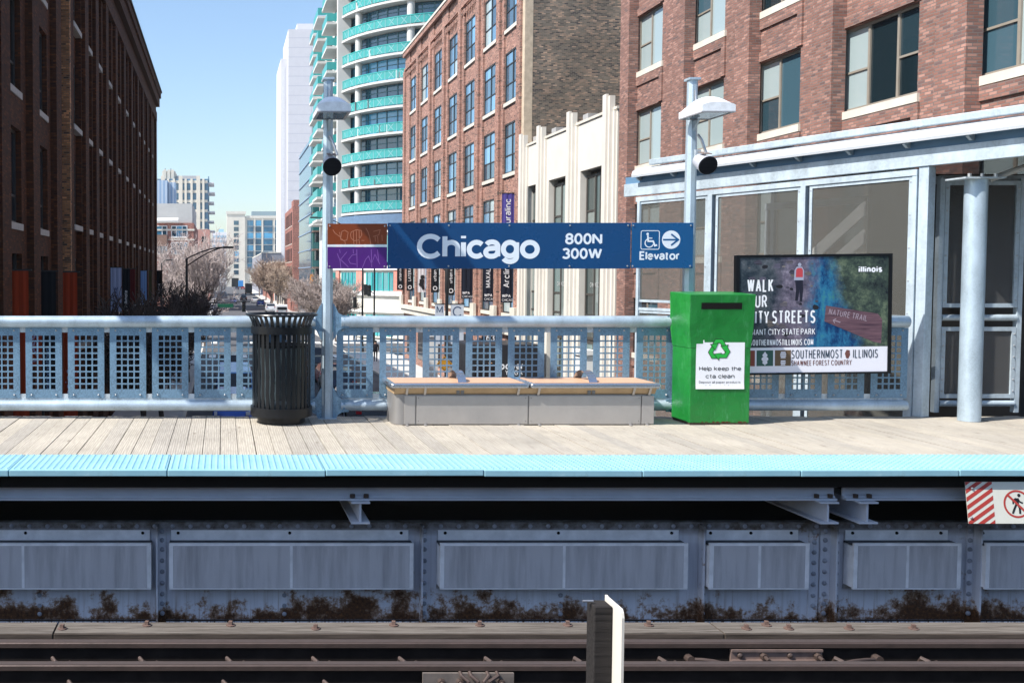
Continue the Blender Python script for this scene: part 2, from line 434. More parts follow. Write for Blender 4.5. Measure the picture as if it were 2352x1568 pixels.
# ------------------------------------------------------------------ lettering: a stroke alphabet swept to a given weight
def A(cx, cy, rx, ry, a0, a1, n=None):
    n = n or max(4, int(abs(a1 - a0) / 15))
    return [(cx + rx * math.cos(R(a0 + (a1 - a0) * i / n)), cy + ry * math.sin(R(a0 + (a1 - a0) * i / n))) for i in range(n + 1)]
X = .70
GLY = {
 'A': (.66, [[(0, 0), (.33, 1)], [(.33, 1), (.66, 0)], [(.12, .33), (.54, .33)]]),
 'B': (.56, [[(0, 0), (0, 1)], [(0, 1)] + A(.3, .76, .22, .24, 90, -90) + [(0, .52)], [(0, .52)] + A(.3, .26, .26, .26, 90, -90) + [(0, 0)]]),
 'C': (.79, [A(.43, .5, .43, .5, 40, 320)]),
 'D': (.62, [[(0, 0), (0, 1)], [(0, 1)] + A(.22, .5, .4, .5, 90, -90) + [(0, 0)]]),
 'E': (.5, [[(.5, 1), (0, 1), (0, 0), (.5, 0)], [(0, .52), (.45, .52)]]),
 'F': (.5, [[(.5, 1), (0, 1), (0, 0)], [(0, .52), (.43, .52)]]),
 'G': (.7, [A(.37, .5, .37, .5, 45, 325) + [(.69, .45), (.42, .45)]]),
 'H': (.58, [[(0, 0), (0, 1)], [(.58, 0), (.58, 1)], [(0, .52), (.58, .52)]]),
 'I': (0, [[(0, 0), (0, 1)]]),
 'K': (.58, [[(0, 0), (0, 1)], [(.54, 1), (0, .38)], [(.2, .58), (.58, 0)]]),
 'L': (.48, [[(0, 1), (0, 0), (.48, 0)]]),
 'M': (.74, [[(0, 0), (0, 1)], [(0, 1), (.37, .1)], [(.37, .1), (.74, 1)], [(.74, 1), (.74, 0)]]),
 'N': (.6, [[(0, 0), (0, 1)], [(0, 1), (.6, 0)], [(.6, 0), (.6, 1)]]),
 'O': (.74, [A(.37, .5, .37, .5, 90, 450)]),
 'P': (.54, [[(0, 0), (0, 1)], [(0, 1)] + A(.28, .74, .26, .26, 90, -90) + [(0, .48)]]),
 'R': (.58, [[(0, 0), (0, 1)], [(0, 1)] + A(.28, .75, .25, .25, 90, -90) + [(0, .5)], [(.3, .5), (.58, 0)]]),
 'S': (.54, [A(.27, .745, .26, .255, 30, 270) + A(.27, .245, .27, .245, 90, -150)]),
 'T': (.56, [[(0, 1), (.56, 1)], [(.28, 1), (.28, 0)]]),
 'U': (.58, [[(0, 1), (0, .3)] + A(.29, .29, .29, .29, 180, 360) + [(.58, 1)]]),
 'V': (.62, [[(0, 1), (.31, 0)], [(.31, 0), (.62, 1)]]),
 'W': (.92, [[(0, 1), (.23, 0)], [(.23, 0), (.46, 1)], [(.46, 1), (.69, 0)], [(.69, 0), (.92, 1)]]),
 'X': (.58, [[(0, 0), (.58, 1)], [(0, 1), (.58, 0)]]),
 'Y': (.6, [[(0, 1), (.3, .48), (.6, 1)], [(.3, .48), (.3, 0)]]),
 'Z': (.54, [[(0, 1), (.54, 1), (0, 0), (.54, 0)]]),
 'a': (.48, [A(.24, .5, .23, .22, 155, 0) + [(.47, 0)], [(.47, .42), (.22, .40)] + A(.2, .20, .2, .20, 90, 270) + A(.24, .24, .23, .24, 285, 350)]),
 'b': (.52, [[(0, 1), (0, 0)], A(.26, .35, .26, .35, 180, -180)]),
 'c': (.52, [A(.29, .35, .29, .35, 44, 316)]),
 'd': (.52, [[(.52, 1), (.52, 0)], A(.26, .35, .26, .35, 0, 360)]),
 'e': (.52, [[(0, .37), (.52, .37)] + A(.26, .35, .26, .35, 4, 318)]),
 'g': (.52, [A(.26, .36, .26, .34, 0, 360), [(.52, .70), (.52, 0)] + A(.26, -.02, .26, .24, 0, -158)]),
 'h': (.5, [[(0, 0), (0, 1)], [(0, .40)] + A(.25, .44, .25, .26, 180, 0) + [(.5, 0)]]),
 'i': (0, [[(0, 0), (0, X)], [(0, .90), (0, 1.02)]]),
 'k': (.48, [[(0, 0), (0, 1)], [(.44, .7), (0, .26)], [(.16, .42), (.48, 0)]]),
 'l': (0, [[(0, 0), (0, 1)]]),
 'm': (.8, [[(0, 0), (0, X)], [(0, .42)] + A(.2, .48, .2, .22, 180, 0) + [(.4, 0)], [(.4, .42)] + A(.6, .48, .2, .22, 180, 0) + [(.8, 0)]]),
 'n': (.5, [[(0, 0), (0, X)], [(0, .40)] + A(.25, .44, .25, .26, 180, 0) + [(.5, 0)]]),
 'o': (.58, [A(.29, .35, .29, .35, 90, 450)]),
 'p': (.52, [[(0, X), (0, -.28)], A(.26, .35, .26, .35, 180, -180)]),
 'r': (.3, [[(0, 0), (0, X)], [(0, .38)] + A(.27, .42, .27, .28, 180, 85)]),
 's': (.44, [A(.22, .52, .20, .18, 25, 265) + A(.22, .18, .22, .18, 90, -155)]),
 't': (.3, [[(.12, .92), (.12, .16)] + A(.27, .16, .15, .16, 180, 275), [(0, X), (.3, X)]]),
 'u': (.5, [[(0, X), (0, .27)] + A(.25, .26, .25, .26, 180, 360), [(.5, X), (.5, 0)]]),
 'v': (.5, [[(0, X), (.25, 0)], [(.25, 0), (.5, X)]]),
 'w': (.76, [[(0, X), (.19, 0)], [(.19, 0), (.38, .66)], [(.38, .66), (.57, 0)], [(.57, 0), (.76, X)]]),
 'x': (.46, [[(0, 0), (.46, X)], [(0, X), (.46, 0)]]),
 'y': (.5, [[(0, X), (.25, 0)], [(.5, X), (.2, -.2), (.04, -.28)]]),
 'f': (.3, [[(.3, .98)] + A(.27, .84, .15, .15, 80, 180) + [(.12, 0)], [(0, X), (.3, X)]]),
 '0': (.48, [A(.24, .5, .24, .5, 90, 450)]),
 '1': (.2, [[(0, .78), (.2, 1), (.2, 0)]]),
 '2': (.48, [A(.24, .74, .24, .26, 170, -30) + [(0, 0), (.48, 0)]]),
 '3': (.48, [A(.23, .76, .22, .24, 155, -90), A(.23, .26, .25, .26, 90, -155)]),
 '6': (.48, [A(.24, .3, .24, .3, 90, 450), A(.42, .4, .42, .6, 180, 95)]),
 '8': (.48, [A(.24, .76, .21, .24, 90, 450), A(.24, .26, .24, .26, 90, 450)]),
 '.': (0, [[(0, 0), (0, .06)]]), '-': (.3, [[(0, .4), (.3, .4)]]), '|': (0, [[(0, -.1), (0, 1.1)]]),
}
def ribbon(mb, pts, w, y, th, place):
    """a stroke of width w along pts as a thin raised strip; place(u, v, depth) -> world"""
    closed = len(pts) > 3 and (Vector(pts[0]) - Vector(pts[-1])).length < 1e-4
    p = [Vector(q) for q in (pts[:-1] if closed else pts)]
    q = [p[0]]
    for a in p[1:]:
        if (a - q[-1]).length > 1e-5: q.append(a)
    p = q; n = len(p); L, Rr = [], []
    for i in range(n):
        a = p[i - 1] if (i or closed) else None; b = p[(i + 1) % n] if (i < n - 1 or closed) else None
        d0 = (p[i] - a).normalized() if a is not None else None; d1 = (b - p[i]).normalized() if b is not None else None
        if d0 is None: nn = Vector((-d1.y, d1.x)); k = 1
        elif d1 is None: nn = Vector((-d0.y, d0.x)); k = 1
        else:
            n0, n1 = Vector((-d0.y, d0.x)), Vector((-d1.y, d1.x)); nn = n0 + n1
            if nn.length < .25: nn = n0
            nn.normalize(); k = min(1.9, 1 / max(.3, nn.dot(n0)))
        L.append(p[i] + nn * w / 2 * k); Rr.append(p[i] - nn * w / 2 * k)
    m = len(mb.v)
    for l, r in zip(L, Rr): mb.v += [Vector(place(l.x, l.y, y + th)), Vector(place(r.x, r.y, y + th))]
    for i in range(n if closed else n - 1):
        j = (i + 1) % n; mb.f.append((m + 2 * i, m + 2 * i + 1, m + 2 * j + 1, m + 2 * j))
KERN = {'ca': -.09, 'ag': -.02, 'Ch': -.02, 'TY': -.1, 'LA': -.05, 'AT': -.06, 'AV': -.08, 'at': -.03, 'va': -.05}
def text_width(s, h, wt, sx=1, gap=.16, space=.34):
    x = sum(KERN.get(a + b, 0) for a, b in zip(s, s[1:])) * h * sx
    for ch in s:
        x += space * h * sx if ch == ' ' else (GLY[ch][0] * (1 - .35 * wt) * sx + wt + gap) * h
    return x - gap * h
def text(mb, s, h, place, x=0, y=0, wt=.2, sx=1, gap=.16, align='l', width=None, space=.34, depth=.001):
    """lay the words s at (x, y) of a sign's own plane; h is the capital height"""
    if width:                                     # fit the wanted width
        for _ in range(12):
            sx *= width / max(1e-6, text_width(s, h, wt, sx, gap, space))
    w = text_width(s, h, wt, sx, gap, space)
    x -= {'l': 0, 'c': w / 2, 'r': w}[align]
    k = 0; prev = ' '
    for ch in s:
        if ch == ' ': x += space * h * sx; continue
        gw, strokes = GLY[ch]; x += KERN.get(prev + ch, 0) * h * sx; prev = ch
        for st in strokes:
            pts = [(x + (wt / 2 + gx * (1 - .35 * wt) * sx) * h, y + (wt / 2 + gy * (1 - wt)) * h) for gx, gy in st]
            ribbon(mb, pts, wt * h, depth, .0003 * (k % 4), place); k += 1
        x += (gw * (1 - .35 * wt) * sx + wt + gap) * h
    return mb
def front(x0, y0, z0):                            # a sign facing the tracks (-y)
    return lambda u, v, d: (x0 + u, y0 - d, z0 + v)
def disc(mb, cx, cy, r, place, d=.001, n=28, r0=0):
    if r0:
        ribbon(mb, A(cx, cy, (r + r0) / 2, (r + r0) / 2, 0, 360, n), r - r0, d, 0, place)
    else:
        mb.quad(*[place(cx + r * math.cos(2 * math.pi * i / n), cy + r * math.sin(2 * math.pi * i / n), d) for i in range(n)])
    return mb
def poly(mb, pts, place, d=.001): mb.quad(*[place(u, v, d) for u, v in pts]); return mb
# ------------------------------------------------------------------ the tracks in the foreground
YE, YR = 7.535, 10.30           # front of the platform edge, line of the railing
YA, YB = 6.72, 6.33             # running rail, guard rail
ZRT = PZ(1471, YA)              # rail head
def struct(name, mb, mat, smooth=False): return tag(mb.build(name, mat, None, smooth), kind='structure')
mb = MB().box(-14, 22, -1.5, 8.1, -1.75, -1.6)
struct('track_bed', mb, flat('void black track bed', (.02, .018, .016), .95, .1))  # near-black sheet standing in for the unlit void under the track
M_TIE = m_timber('creosoted tie timber', (.06, .05, .042), (.025, .02, .018))
PITCH_T = .55
tie = None
for i in range(-7, 24):
    if not (-3.2 < i * PITCH_T < 10.2): continue
    mb = MB().box(-.11, .11, -1.3, 1.25, -.15, 0)
    if tie is None:
        tie = mb.build('railway_tie', M_TIE, None); o = tie
        tag(tie, 'dark creosoted timber tie lying across under both rails', 'railway tie', 'ties under the far track')
    else: o = copy_tree(tie)
    o.location = (i * PITCH_T, 6.15, ZRT - .19)
def rail(name, y, label, x0=-14, x1=22, mat=M_RAIL):
    t = thing(name, (0, y, ZRT - .17), label, 'rail')
    prof = [(-.07, 0), (.07, 0), (.07, .012), (.012, .03), (.009, .12), (.036, .132), (.036, .163), (.03, .17), (-.03, .17), (-.036, .163), (-.036, .132), (-.009, .12), (-.012, .03), (-.07, .012)]
    MB().prism([(-.07, 0), (.07, 0), (.07, .012), (.012, .03), (-.012, .03), (-.07, .012)], lambda u, v, w: (w, y + u, ZRT - .17 + v), x0, x1).build('rail_base', mat, t)
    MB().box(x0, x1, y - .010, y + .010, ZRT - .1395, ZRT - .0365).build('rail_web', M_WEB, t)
    MB().prism([(-.036, .134), (.036, .134), (.036, .163), (.03, .17), (-.03, .17), (-.036, .163)], lambda u, v, w: (w, y + u, ZRT - .17 + v), x0, x1).build('rail_crown', mat, t)
    MB().box(x0, x1, y - .024, y + .026, ZRT - .002, ZRT + .0025).build('rail_head', M_RAILHEAD, t)
    return t
rA = rail('running_rail', YA, 'brown steel running rail along the grey guard timber')
rB = rail('guard_rail', YB, 'rusty steel rail nearest the camera along the bottom of the photo')
def clip(mb, x, y, z, sgn=-1):
    pts = [(x - .03, y + sgn * .02, z + .02), (x - .035, y + sgn * .045, z + .055), (x - .01, y + sgn * .085, z + .045), (x + .03, y + sgn * .08, z + .02), (x + .07, y + sgn * .05, z + .018), (x + .085, y + sgn * .03, z + .02)]
    mb.tube(pts, .014, 7); mb.box(x + .05, x + .10, y + sgn * .07, y + sgn * .10, z - .0, z + .03)
CLIPX = [(127, 1520), (330, 1520), (533, 1520), (733, 1520), (935, 1520), (1135, 1520), (1343, 1522), (1540, 1524), (1745, 1527), (1950, 1527), (2150, 1528)]
for k, (px, py) in enumerate(CLIPX):
    if k in (8,): continue
    m = MB(); clip(m, PX(px, YA - .04), YA - .01, ZRT - .155); m.build('rail_clip', M_RAIL, rA, True)
for k, (px, py) in enumerate([(165, 1560), (525, 1560), (760, 1562)]):
    m = MB(); clip(m, PX(px, YB - .04), YB - .01, ZRT - .155); m.build('rail_clip', M_RAIL, rB, True)
# joint bar with bolts and bond wires on the running rail
x0, x1 = PX(1692, YA), PX(1903, YA)
t = thing('joint_bar', (x0, YA - .03, ZRT - .15), 'rusty rail joint bar with four bolts on the running rail', 'joint bar')
MB().box(x0, x1, YA - .034, YA - .0125, ZRT - .140, ZRT - .05).box(x0, x1, YA - .052, YA - .0345, ZRT - .140, ZRT - .118).box(x0, x1, YA - .046, YA - .0345, ZRT - .062, ZRT - .0455).build('bar', plain('joint bar steel', (.21, .15, .13), .6, .3, .3, 8), t)
for px, nut in ((1712, 0), (1765, 1), (1828, 0), (1890, 1)):
    m = MB(); x = PX(px, YA)
    if nut:
        m.cyl((x, YA - .034, ZRT - .09), (x, YA - .072, ZRT - .09), .024, n=6); m.cyl((x, YA - .06, ZRT - .09), (x, YA - .115, ZRT - .095), .0125, n=8)
    else: m.dome((x, YA - .034, ZRT - .088), .022, (0, -1, 0), 10)
    m.build('bolt', M_RAIL, t, True)
for a, b, c in (((1585, 1513), (1640, 1517), (1722, 1537)), ((2017, 1513), (1960, 1517), (1872, 1537))):
    pa, pb, pc = P(*a, YA - .05), P(*b, YA - .10), P(*c, YA - .11)
    w = thing('bond_wire', pa, 'rusty bond wire lug and cable left of the joint bar' if a[0] < 1800 else 'rusty bond wire lug and cable right of the joint bar', 'cable')
    MB().tube([pa, pa.lerp(pb, .5) + Vector((0, 0, .004)), pb, pb.lerp(pc, .5), pc], .012, 8).build('cable', M_RAIL, w, True)
    MB().cyl(pa + Vector((0, .05, 0)), pa + Vector((0, -.02, 0)), .028, n=10).build('lug', M_RAIL, w)
# plate with cables on the guard rail
x0, x1 = PX(975, YB), PX(1186, YB)
t = thing('cable_plate', (x0, YB - .05, ZRT - .16), 'steel plate with four bond cables bolted to the nearest rail', 'joint plate')
MB().box(x0, x1, YB - .055, YB - .0375, ZRT - .16, ZRT - .045).build('plate', plain('joint plate', (.20, .17, .15), .6, .3, .3, 8), t)
for px in (1017, 1060, 1155):
    x = PX(px, YB); MB().cyl((x, YB - .055, ZRT - .10), (x, YB - .09, ZRT - .10), .024, n=6).dome((x, YB - .09, ZRT - .10), .015, (0, -1, 0)).build('bolt', M_RAIL, t)
for k, (px, q) in enumerate(((1056, 1080), (1078, 1102), (1118, 1116), (1140, 1128))):
    a = P(px, 1543, YB - .04); x = PX(q, YB)
    MB().tube([a, a + Vector((0.004, -.035, -.01)), Vector((x - .01, YB - .10, ZRT - .08)), Vector((x, YB - .11, ZRT - .2))], .013, 8).build('cable', M_RAIL, t, True)
# guard timber
zt = PZ(1440, 7.05)
for a, b, nm in ((-14, PX(119, 7), 'end of a grey guard timber at the left edge of the photo'), (PX(121, 7), PX(1669, 7), 'long grey guard timber bolted along the running rail'), (PX(1671, 7), 22, 'grey guard timber beyond the butt joint at the right')):
    t = thing('guard_timber', (max(a, -3), 7.03, zt - .2), nm, 'timber', 'guard timbers beside the rail')
    MB().box(a, b, 6.93, 7.16, zt - .20, zt - .0035).build('beam', M_TIMBER, t, bevel=.006); MB().box(a + .004, b - .004, 6.934, 7.156, zt - .0034, zt).build('weathered_lit_top', M_TIMTOP, t)
    for px in (139, 334, 530, 727, 912, 1114, 1320, 1510, 1727, 1786, 1825, 1965, 2115):
        x = PX(px, 7.05)
        if a < x < b:
            yb = 7.02 if px % 2 else 7.09
            MB().cyl((x, yb, zt - .002), (x, yb, zt + .008), .034, n=12).cyl((x, yb, zt + .008), (x, yb, zt + .034), .019, n=4, rot=.5).build('bolt', plain('rust bolt', (.12, .075, .06), .8, 0, .3, 30), t)

# ------------------------------------------------------------------ plate girder under the platform
YG = 8.15
zg0, zg1 = -1.55, PZ(1198, YG)
t = thing('plate_girder', (0, YG, -1.49), 'riveted pale grey plate girder with rust along its foot', 'girder')
XA, XB = -14, 22
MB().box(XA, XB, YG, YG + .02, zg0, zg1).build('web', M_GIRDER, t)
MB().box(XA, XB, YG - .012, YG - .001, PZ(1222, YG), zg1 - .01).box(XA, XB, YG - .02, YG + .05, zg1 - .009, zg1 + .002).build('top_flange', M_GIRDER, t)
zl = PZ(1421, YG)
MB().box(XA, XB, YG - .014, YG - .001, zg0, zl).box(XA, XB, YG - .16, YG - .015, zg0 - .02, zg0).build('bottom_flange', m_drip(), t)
MB().box(XA, XB, YG - .0165, YG - .0145, zl - .012, zl + .004).build('rust_line', plain('rust line', (.022, .014, .010), .95, 0, .4, 12), t)
mb = MB()
x = -2.4
while x < 9.3:
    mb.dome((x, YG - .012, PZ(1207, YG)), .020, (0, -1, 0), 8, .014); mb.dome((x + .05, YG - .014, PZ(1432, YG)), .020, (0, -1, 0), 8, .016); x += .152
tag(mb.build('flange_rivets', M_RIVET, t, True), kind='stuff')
def stiffener(px0, px1, side, splice=False):
    """an angle iron riveted up the web: a flat leg and a leg that stands out"""
    a, b = PX(px0, YG - .01), PX(px1, YG - .01)
    m = MB().box(a, b, YG - .024, YG - .001, zg0, zg1 - .012)
    s = a if side < 0 else b
    m.box(s - .007, s + .007, YG - .11, YG - .0245, zg0, zg1 - .012)
    o = m.build('stiffener', M_GIRDER, t)
    xc = (a + b) / 2 + (.006 if side < 0 else -.006)
    for py in (1218, 1238, 1259, 1285, 1310, 1336, 1361, 1383, 1405):
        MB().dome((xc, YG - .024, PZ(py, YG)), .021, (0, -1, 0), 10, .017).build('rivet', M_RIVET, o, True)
stiffener(360, 379, -1); stiffener(970, 986, -1); stiffener(1617, 1633, -1); stiffener(1898, 1922, 1); stiffener(2238, 2254, 1)
for px0, px1 in ((1872, 1893), (1926, 1943)):
    a, b = PX(px0, YG), PX(px1, YG)
    o = MB().box(a, b, YG - .018, YG - .001, zl, PZ(1218, YG)).build('splice_plate', M_GIRDER, t)
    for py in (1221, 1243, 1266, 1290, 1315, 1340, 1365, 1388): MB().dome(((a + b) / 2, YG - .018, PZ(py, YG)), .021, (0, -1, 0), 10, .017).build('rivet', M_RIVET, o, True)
for px in (85, 655, 1298):
    for py in (1217, 1366, 1390, 1409):
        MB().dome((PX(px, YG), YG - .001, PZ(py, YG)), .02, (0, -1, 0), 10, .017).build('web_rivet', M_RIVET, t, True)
# perforated sheet panels hung on the girder
PANELS = [(-250, 345, 'perforated white panel at the left edge of the girder'), (387, 955, 'long perforated panel between the first two girder stiffeners'),
          (1017, 1593, 'longest perforated panel above the big rust stain'), (1643, 1875, 'short perforated panel left of the riveted splice'),
          (1978, 2228, 'short perforated panel right of the riveted splice'), (2285, 2560, 'perforated panel cut by the right edge of the photo')]
for px0, px1, lab in PANELS:
    YP = YG - .15
    a, b = PX(px0, YP), PX(px1, YP); zt_, zb_ = PZ(1247, YP), PZ(1353, YP); zc = PZ(1236, YP)
    q = thing('perforated_panel', ((a + b) / 2, YG - .02, zb_), lab, 'panel', 'perforated panels along the girder')
    MB().box(a + .035, b - .035, YP - .002, YP + .001, zb_ + .012, zt_ - .022).build('sheet', M_PERF, q)
    m = MB().box(a, b, YP + .0015, YP + .02, zb_, zb_ + .011).box(a, b, YP - .001, YP + .02, zt_ - .022, zt_).box(a, a + .034, YP - .001, YP + .13, zb_ + .0115, zt_ - .0225).box(b - .034, b, YP - .001, YP + .13, zb_ + .0115, zt_ - .0225)
    m.build('rim', M_PERFRIM, q)
    MB().box(a, b, YP + .021, YG - .012, zt_ - .03, zt_ - .012).build('lid', plain('grimy shaded lid', (.06, .06, .07), .9, 0, .3, 9), q)  # grime, and the shade under the top lip, put into the lid colour
    MB().box(a + .01, b - .02, YG - .02, YG - .0125, zt_ - .01, zc + .035).build('top_lip', M_PERFRIM, q)
    MB().box(a, b - .02, YG - .03, YG - .0125, zb_ - .03, zb_ - .001).build('bottom_lip', plain('dull lip paint', (.33, .32, .31), .7), q)
    n = max(3, int((b - a) / .75) + 1)
    for i in range(n):
        x = a + .07 + (b - a - .15) * i / (n - 1)
        MB().dome((x, YG - .02, zc + .012), .014, (0, -1, 0)).build('bolt', M_DARK, q)
    xm = a + (b - a) * .5
    MB().box(xm - .012, xm + .012, YP - .0035, YP - .0022, zb_ + .012, zt_ - .022).build('seam', M_PERFRIM, q)
# edge beams and cross beams
YB0 = 7.72
for a, b, lab in ((-14, PX(1937, YB0), 'long grey steel channel beam under the blue platform edge'), (PX(1957, YB0), 22, 'shorter grey channel beam right of the gap with peeling paint')):
    zt_, zb_ = PZ(1104, YB0), PZ(1149, YB0)
    t = thing('edge_beam', (max(a, -2), YB0, zb_), lab, 'beam', 'steel beams under the platform edge')
    MB().box(a, b, YB0 + .05, YB0 + .065, zb_, zt_).box(a, b, YB0, YB0 + .0495, zb_, zb_ + .014).box(a, b, YB0 + .03, YB0 + .0495, zb_ + .0145, zb_ + .03).box(a, b, YB0, YB0 + .0495, zt_ - .012, zt_).build('channel', M_BEAM, t)
for px, lab in ((830, 'steel cross beam end under the platform below the litter bin'), (1912, 'steel cross beam end left of the pair under the gap'), (2003, 'steel cross beam end right of the pair under the gap')):
    x = PX(px, 7.7); zt_, zb_ = PZ(1150, 7.7), PZ(1200, 7.7)
    t = thing('cross_beam', (x, 7.7, zb_), lab, 'beam', 'cross beams under the platform')
    MB().box(x - .008, x + .008, 7.68, 10.3, zb_ + .014, zt_ - .014).box(x - .075, x + .075, 7.66, 10.3, zb_, zb_ + .0135).box(x - .075, x + .075, 7.66, 10.3, zt_ - .0135, zt_).build('beam', M_BEAM, t)
    for s in (-1, 1):
        MB().cyl((x + s * .055, 7.745, zt_ + .016), (x + s * .055, 7.745, zt_ + .045), .021, n=6).build('bolt', plain('rusty nut', (.06, .04, .03), .9), t)

# ------------------------------------------------------------------ the platform
mb = MB(); x = -6.0; rnd = random.Random(5)
yb = 8.19
while x < 15.5:
    w = .148 + rnd.uniform(-.004, .004); dz = rnd.uniform(-.004, .003); gp = rnd.uniform(.003, .009)
    mb.box(x, x + w, yb, 10.43 + rnd.choice([-.03, -.015, 0, .01, .035]), -.05 + dz, dz); x += w + gp
struct('platform_boards', mb, M_PLANK)
mb = MB()
for i in range(9): mb.box(-6, 15.5, YE + .12 + i * .33, YE + .24 + i * .33, -.16, -.057)
struct('platform_joists', mb, flat('joist black', (.016, .014, .013), .95, .1))
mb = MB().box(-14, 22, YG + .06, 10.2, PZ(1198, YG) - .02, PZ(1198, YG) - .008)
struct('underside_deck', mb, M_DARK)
# blue tactile tiles
TL = PX(750, YE) - PX(383, YE)
d0 = PX(383, YE)
yt1 = yb - .006
def tile_mesh():
    m = MB().box(.003, TL - .003, 0, yt1 - YE, -.052, .004); nx = 20; ny = 10
    return m
tb = MB().box(.003, TL - .003, 0, yt1 - YE, -.048, .004)
db = MB()
for i in range(24):
    for j in range(12):
        x = (i + .5) * TL / 24; y = .03 + (j + .5) * (yt1 - YE - .045) / 12
        db.dome((x, y, .0035), .0145, (0, 0, 1), 6, .010)
tl = thing('tactile_tile', (0, 0, 0), 'x', 'platform tile', 'blue tactile tiles along the platform edge', local=True)
tb.build('tile', M_TILE, tl, bevel=.006); tag(db.build('domes', M_TILE, tl, True), kind='stuff')
LT = ['blue tactile tile cut by the left edge of the photo', 'blue tactile tile in front of the left railing panels', 'blue tactile tile in front of the black litter bin', 'blue tactile tile in front of the left half of the bench', 'blue tactile tile in front of the right half of the bench', 'blue tactile tile in front of the poster and green bin', 'blue tactile tile just left of the no walking sign', 'blue tactile tile above the no walking sign at the right edge']
LT = LT[:1] + LT[1:]
k = 0
for i in range(-4, 9):
    o = tl if k == 0 else copy_tree(tl)
    o.location = (d0 + i * TL, YE, rnd.uniform(-.005, .004)); o.rotation_euler = (0, rnd.uniform(-.003, .003), 0)
    k += 1
tiles = [o for o in bpy.data.objects if o.name.startswith('tactile_tile')]
names = ['blue tactile tile beyond the left edge of the photo'] * 3 + [ LT[0], LT[1], LT[2], LT[3], LT[4], LT[5], LT[6], LT[7]]
for o in sorted(tiles, key=lambda q: q.location.x):
    o['label'] = names.pop(0) if names else 'blue tactile tile beyond the right edge of the photo'
# no-walking sign at the right
Y = 7.58
x0, x1 = PX(2231, Y), PX(2430, Y); zt_, zb_ = PZ(1106, Y), PZ(1198, Y)
t = thing('warning_sign', (x0, Y, zb_), 'white no walking sign with red stripes hung under the platform edge', 'sign')
def ws(u, v, d):                                   # the sheet leans out a little at its foot
    return (x0 + u, Y - d - .05 * (1 - v / (zt_ - zb_)), zb_ + v)
H = zt_ - zb_; Wd = x1 - x0
m = MB()
for i in range(1): m.quad(ws(0, 0, 0), ws(Wd, 0, 0), ws(Wd, H, 0), ws(0, H, 0)); m.quad(ws(0, 0, -.003), ws(0, H, -.003), ws(Wd, H, -.003), ws(Wd, 0, -.003))
m.build('board', plain('warning board', (.66, .66, .58), .5, 0, .05), t)
m = MB(); sw = PX(2293, Y) - x0
for i in range(-2, 6):
    v0 = i * .062 - .02; a = [(0, v0), (0, v0 + .034), (sw, v0 + .034 + sw * .66), (sw, v0 + sw * .66)]
    def clipv(p, lim, up):
        out = []
        for k2 in range(len(p)):
            A_, B_ = p[k2], p[(k2 + 1) % len(p)]; ia = (A_[1] <= lim) if up else (A_[1] >= lim); ib = (B_[1] <= lim) if up else (B_[1] >= lim)
            if ia: out.append(A_)
            if ia != ib:
                f = (lim - A_[1]) / (B_[1] - A_[1]); out.append((A_[0] + f * (B_[0] - A_[0]), lim))
        return out
    a = clipv(clipv(a, H, True), 0, False)
    if len(a) > 2: m.quad(*[ws(u, v, .001) for u, v in a][::-1])
m.build('stripes', flat('warning red', (.42, .05, .04)), t)
cx, cy, r = PX(2347, Y) - x0, H * .47, H * .335
m = MB(); disc(m, cx, cy, r, ws, .0012, 40, r * .86); ribbon(m, [(cx - r * .66, cy + r * .66), (cx + r * .66, cy - r * .66)], r * .16, .0022, 0, ws)
m.build('ban_ring', flat('warning red', (.42, .05, .04)), t)
m = MB(); disc(m, cx + r * .18, cy + r * .62, r * .12, ws, .0014)
ribbon(m, [(cx, cy + r * .42), (cx - r * .02, cy)], r * .3, .0014, 0, ws); ribbon(m, [(cx + .0, cy + .01), (cx - r * .22, cy - r * .32), (cx - r * .38, cy - r * .68)], r * .15, .0016, 0, ws); ribbon(m, [(cx, cy + .01), (cx + r * .16, cy - r * .3), (cx + r * .16, cy - r * .7)], r * .15, .0016, .0002, ws)
ribbon(m, [(cx - r * .06, cy + r * .4), (cx - r * .28, cy + r * .25), (cx - r * .3, cy)], r * .11, .0014, .0003, ws); ribbon(m, [(cx + r * .06, cy + r * .4), (cx + r * .2, cy + r * .16), (cx + r * .42, cy + r * .06)], r * .11, .0014, .0003, ws)
m.build('walking_figure', M_TEXTK, t)
for u, v in ((.05, H - .05), (.025, .045)): MB().dome(ws(u, v, 0), .012, (0, -1, .1)).build('bolt', M_BOLT, t)
# white-faced marker post between the tracks
Y = 4.5
x0, x1 = PX(1378, Y), PX(1420, Y); zt_ = PZ(1393, Y)
t = thing('marker_post', ((x0 + x1) / 2, Y + .05, -1.5), 'dark timber post carrying a white board between the tracks', 'post')
MB().box(x0, x1, Y, Y + .10, -1.5, zt_).build('post', m_timber('shaded post timber', (.028, .025, .024), (.010, .009, .009)), t, bevel=.005)  # grazing shade of the front face is put into the timber colour
zt2 = PZ(1365, Y + .1); yn = F * (x1 + .002) / (1441 - 511)
m = MB(); pts = [(Y + .10, -1.5), (yn, -1.5), (yn, PZ(1419, yn)), (yn + .008, PZ(1408, yn)), (yn + .02, PZ(1401, yn)), (Y + .085, zt2 - .004), (Y + .10, zt2)]
m.prism(pts, lambda u, v, w: (w, u, v), x1 + .002, x1 + .014)
m.build('white_board', plain('white board paint', (.62, .585, .52), .6, 0, .08, 4), t)
MB().tube([(x0 - .04, Y + .045, PZ(1387, Y)), (x0 + .01, Y + .045, PZ(1387, Y))], .006, 6).build('bolt', M_BOLT, t)
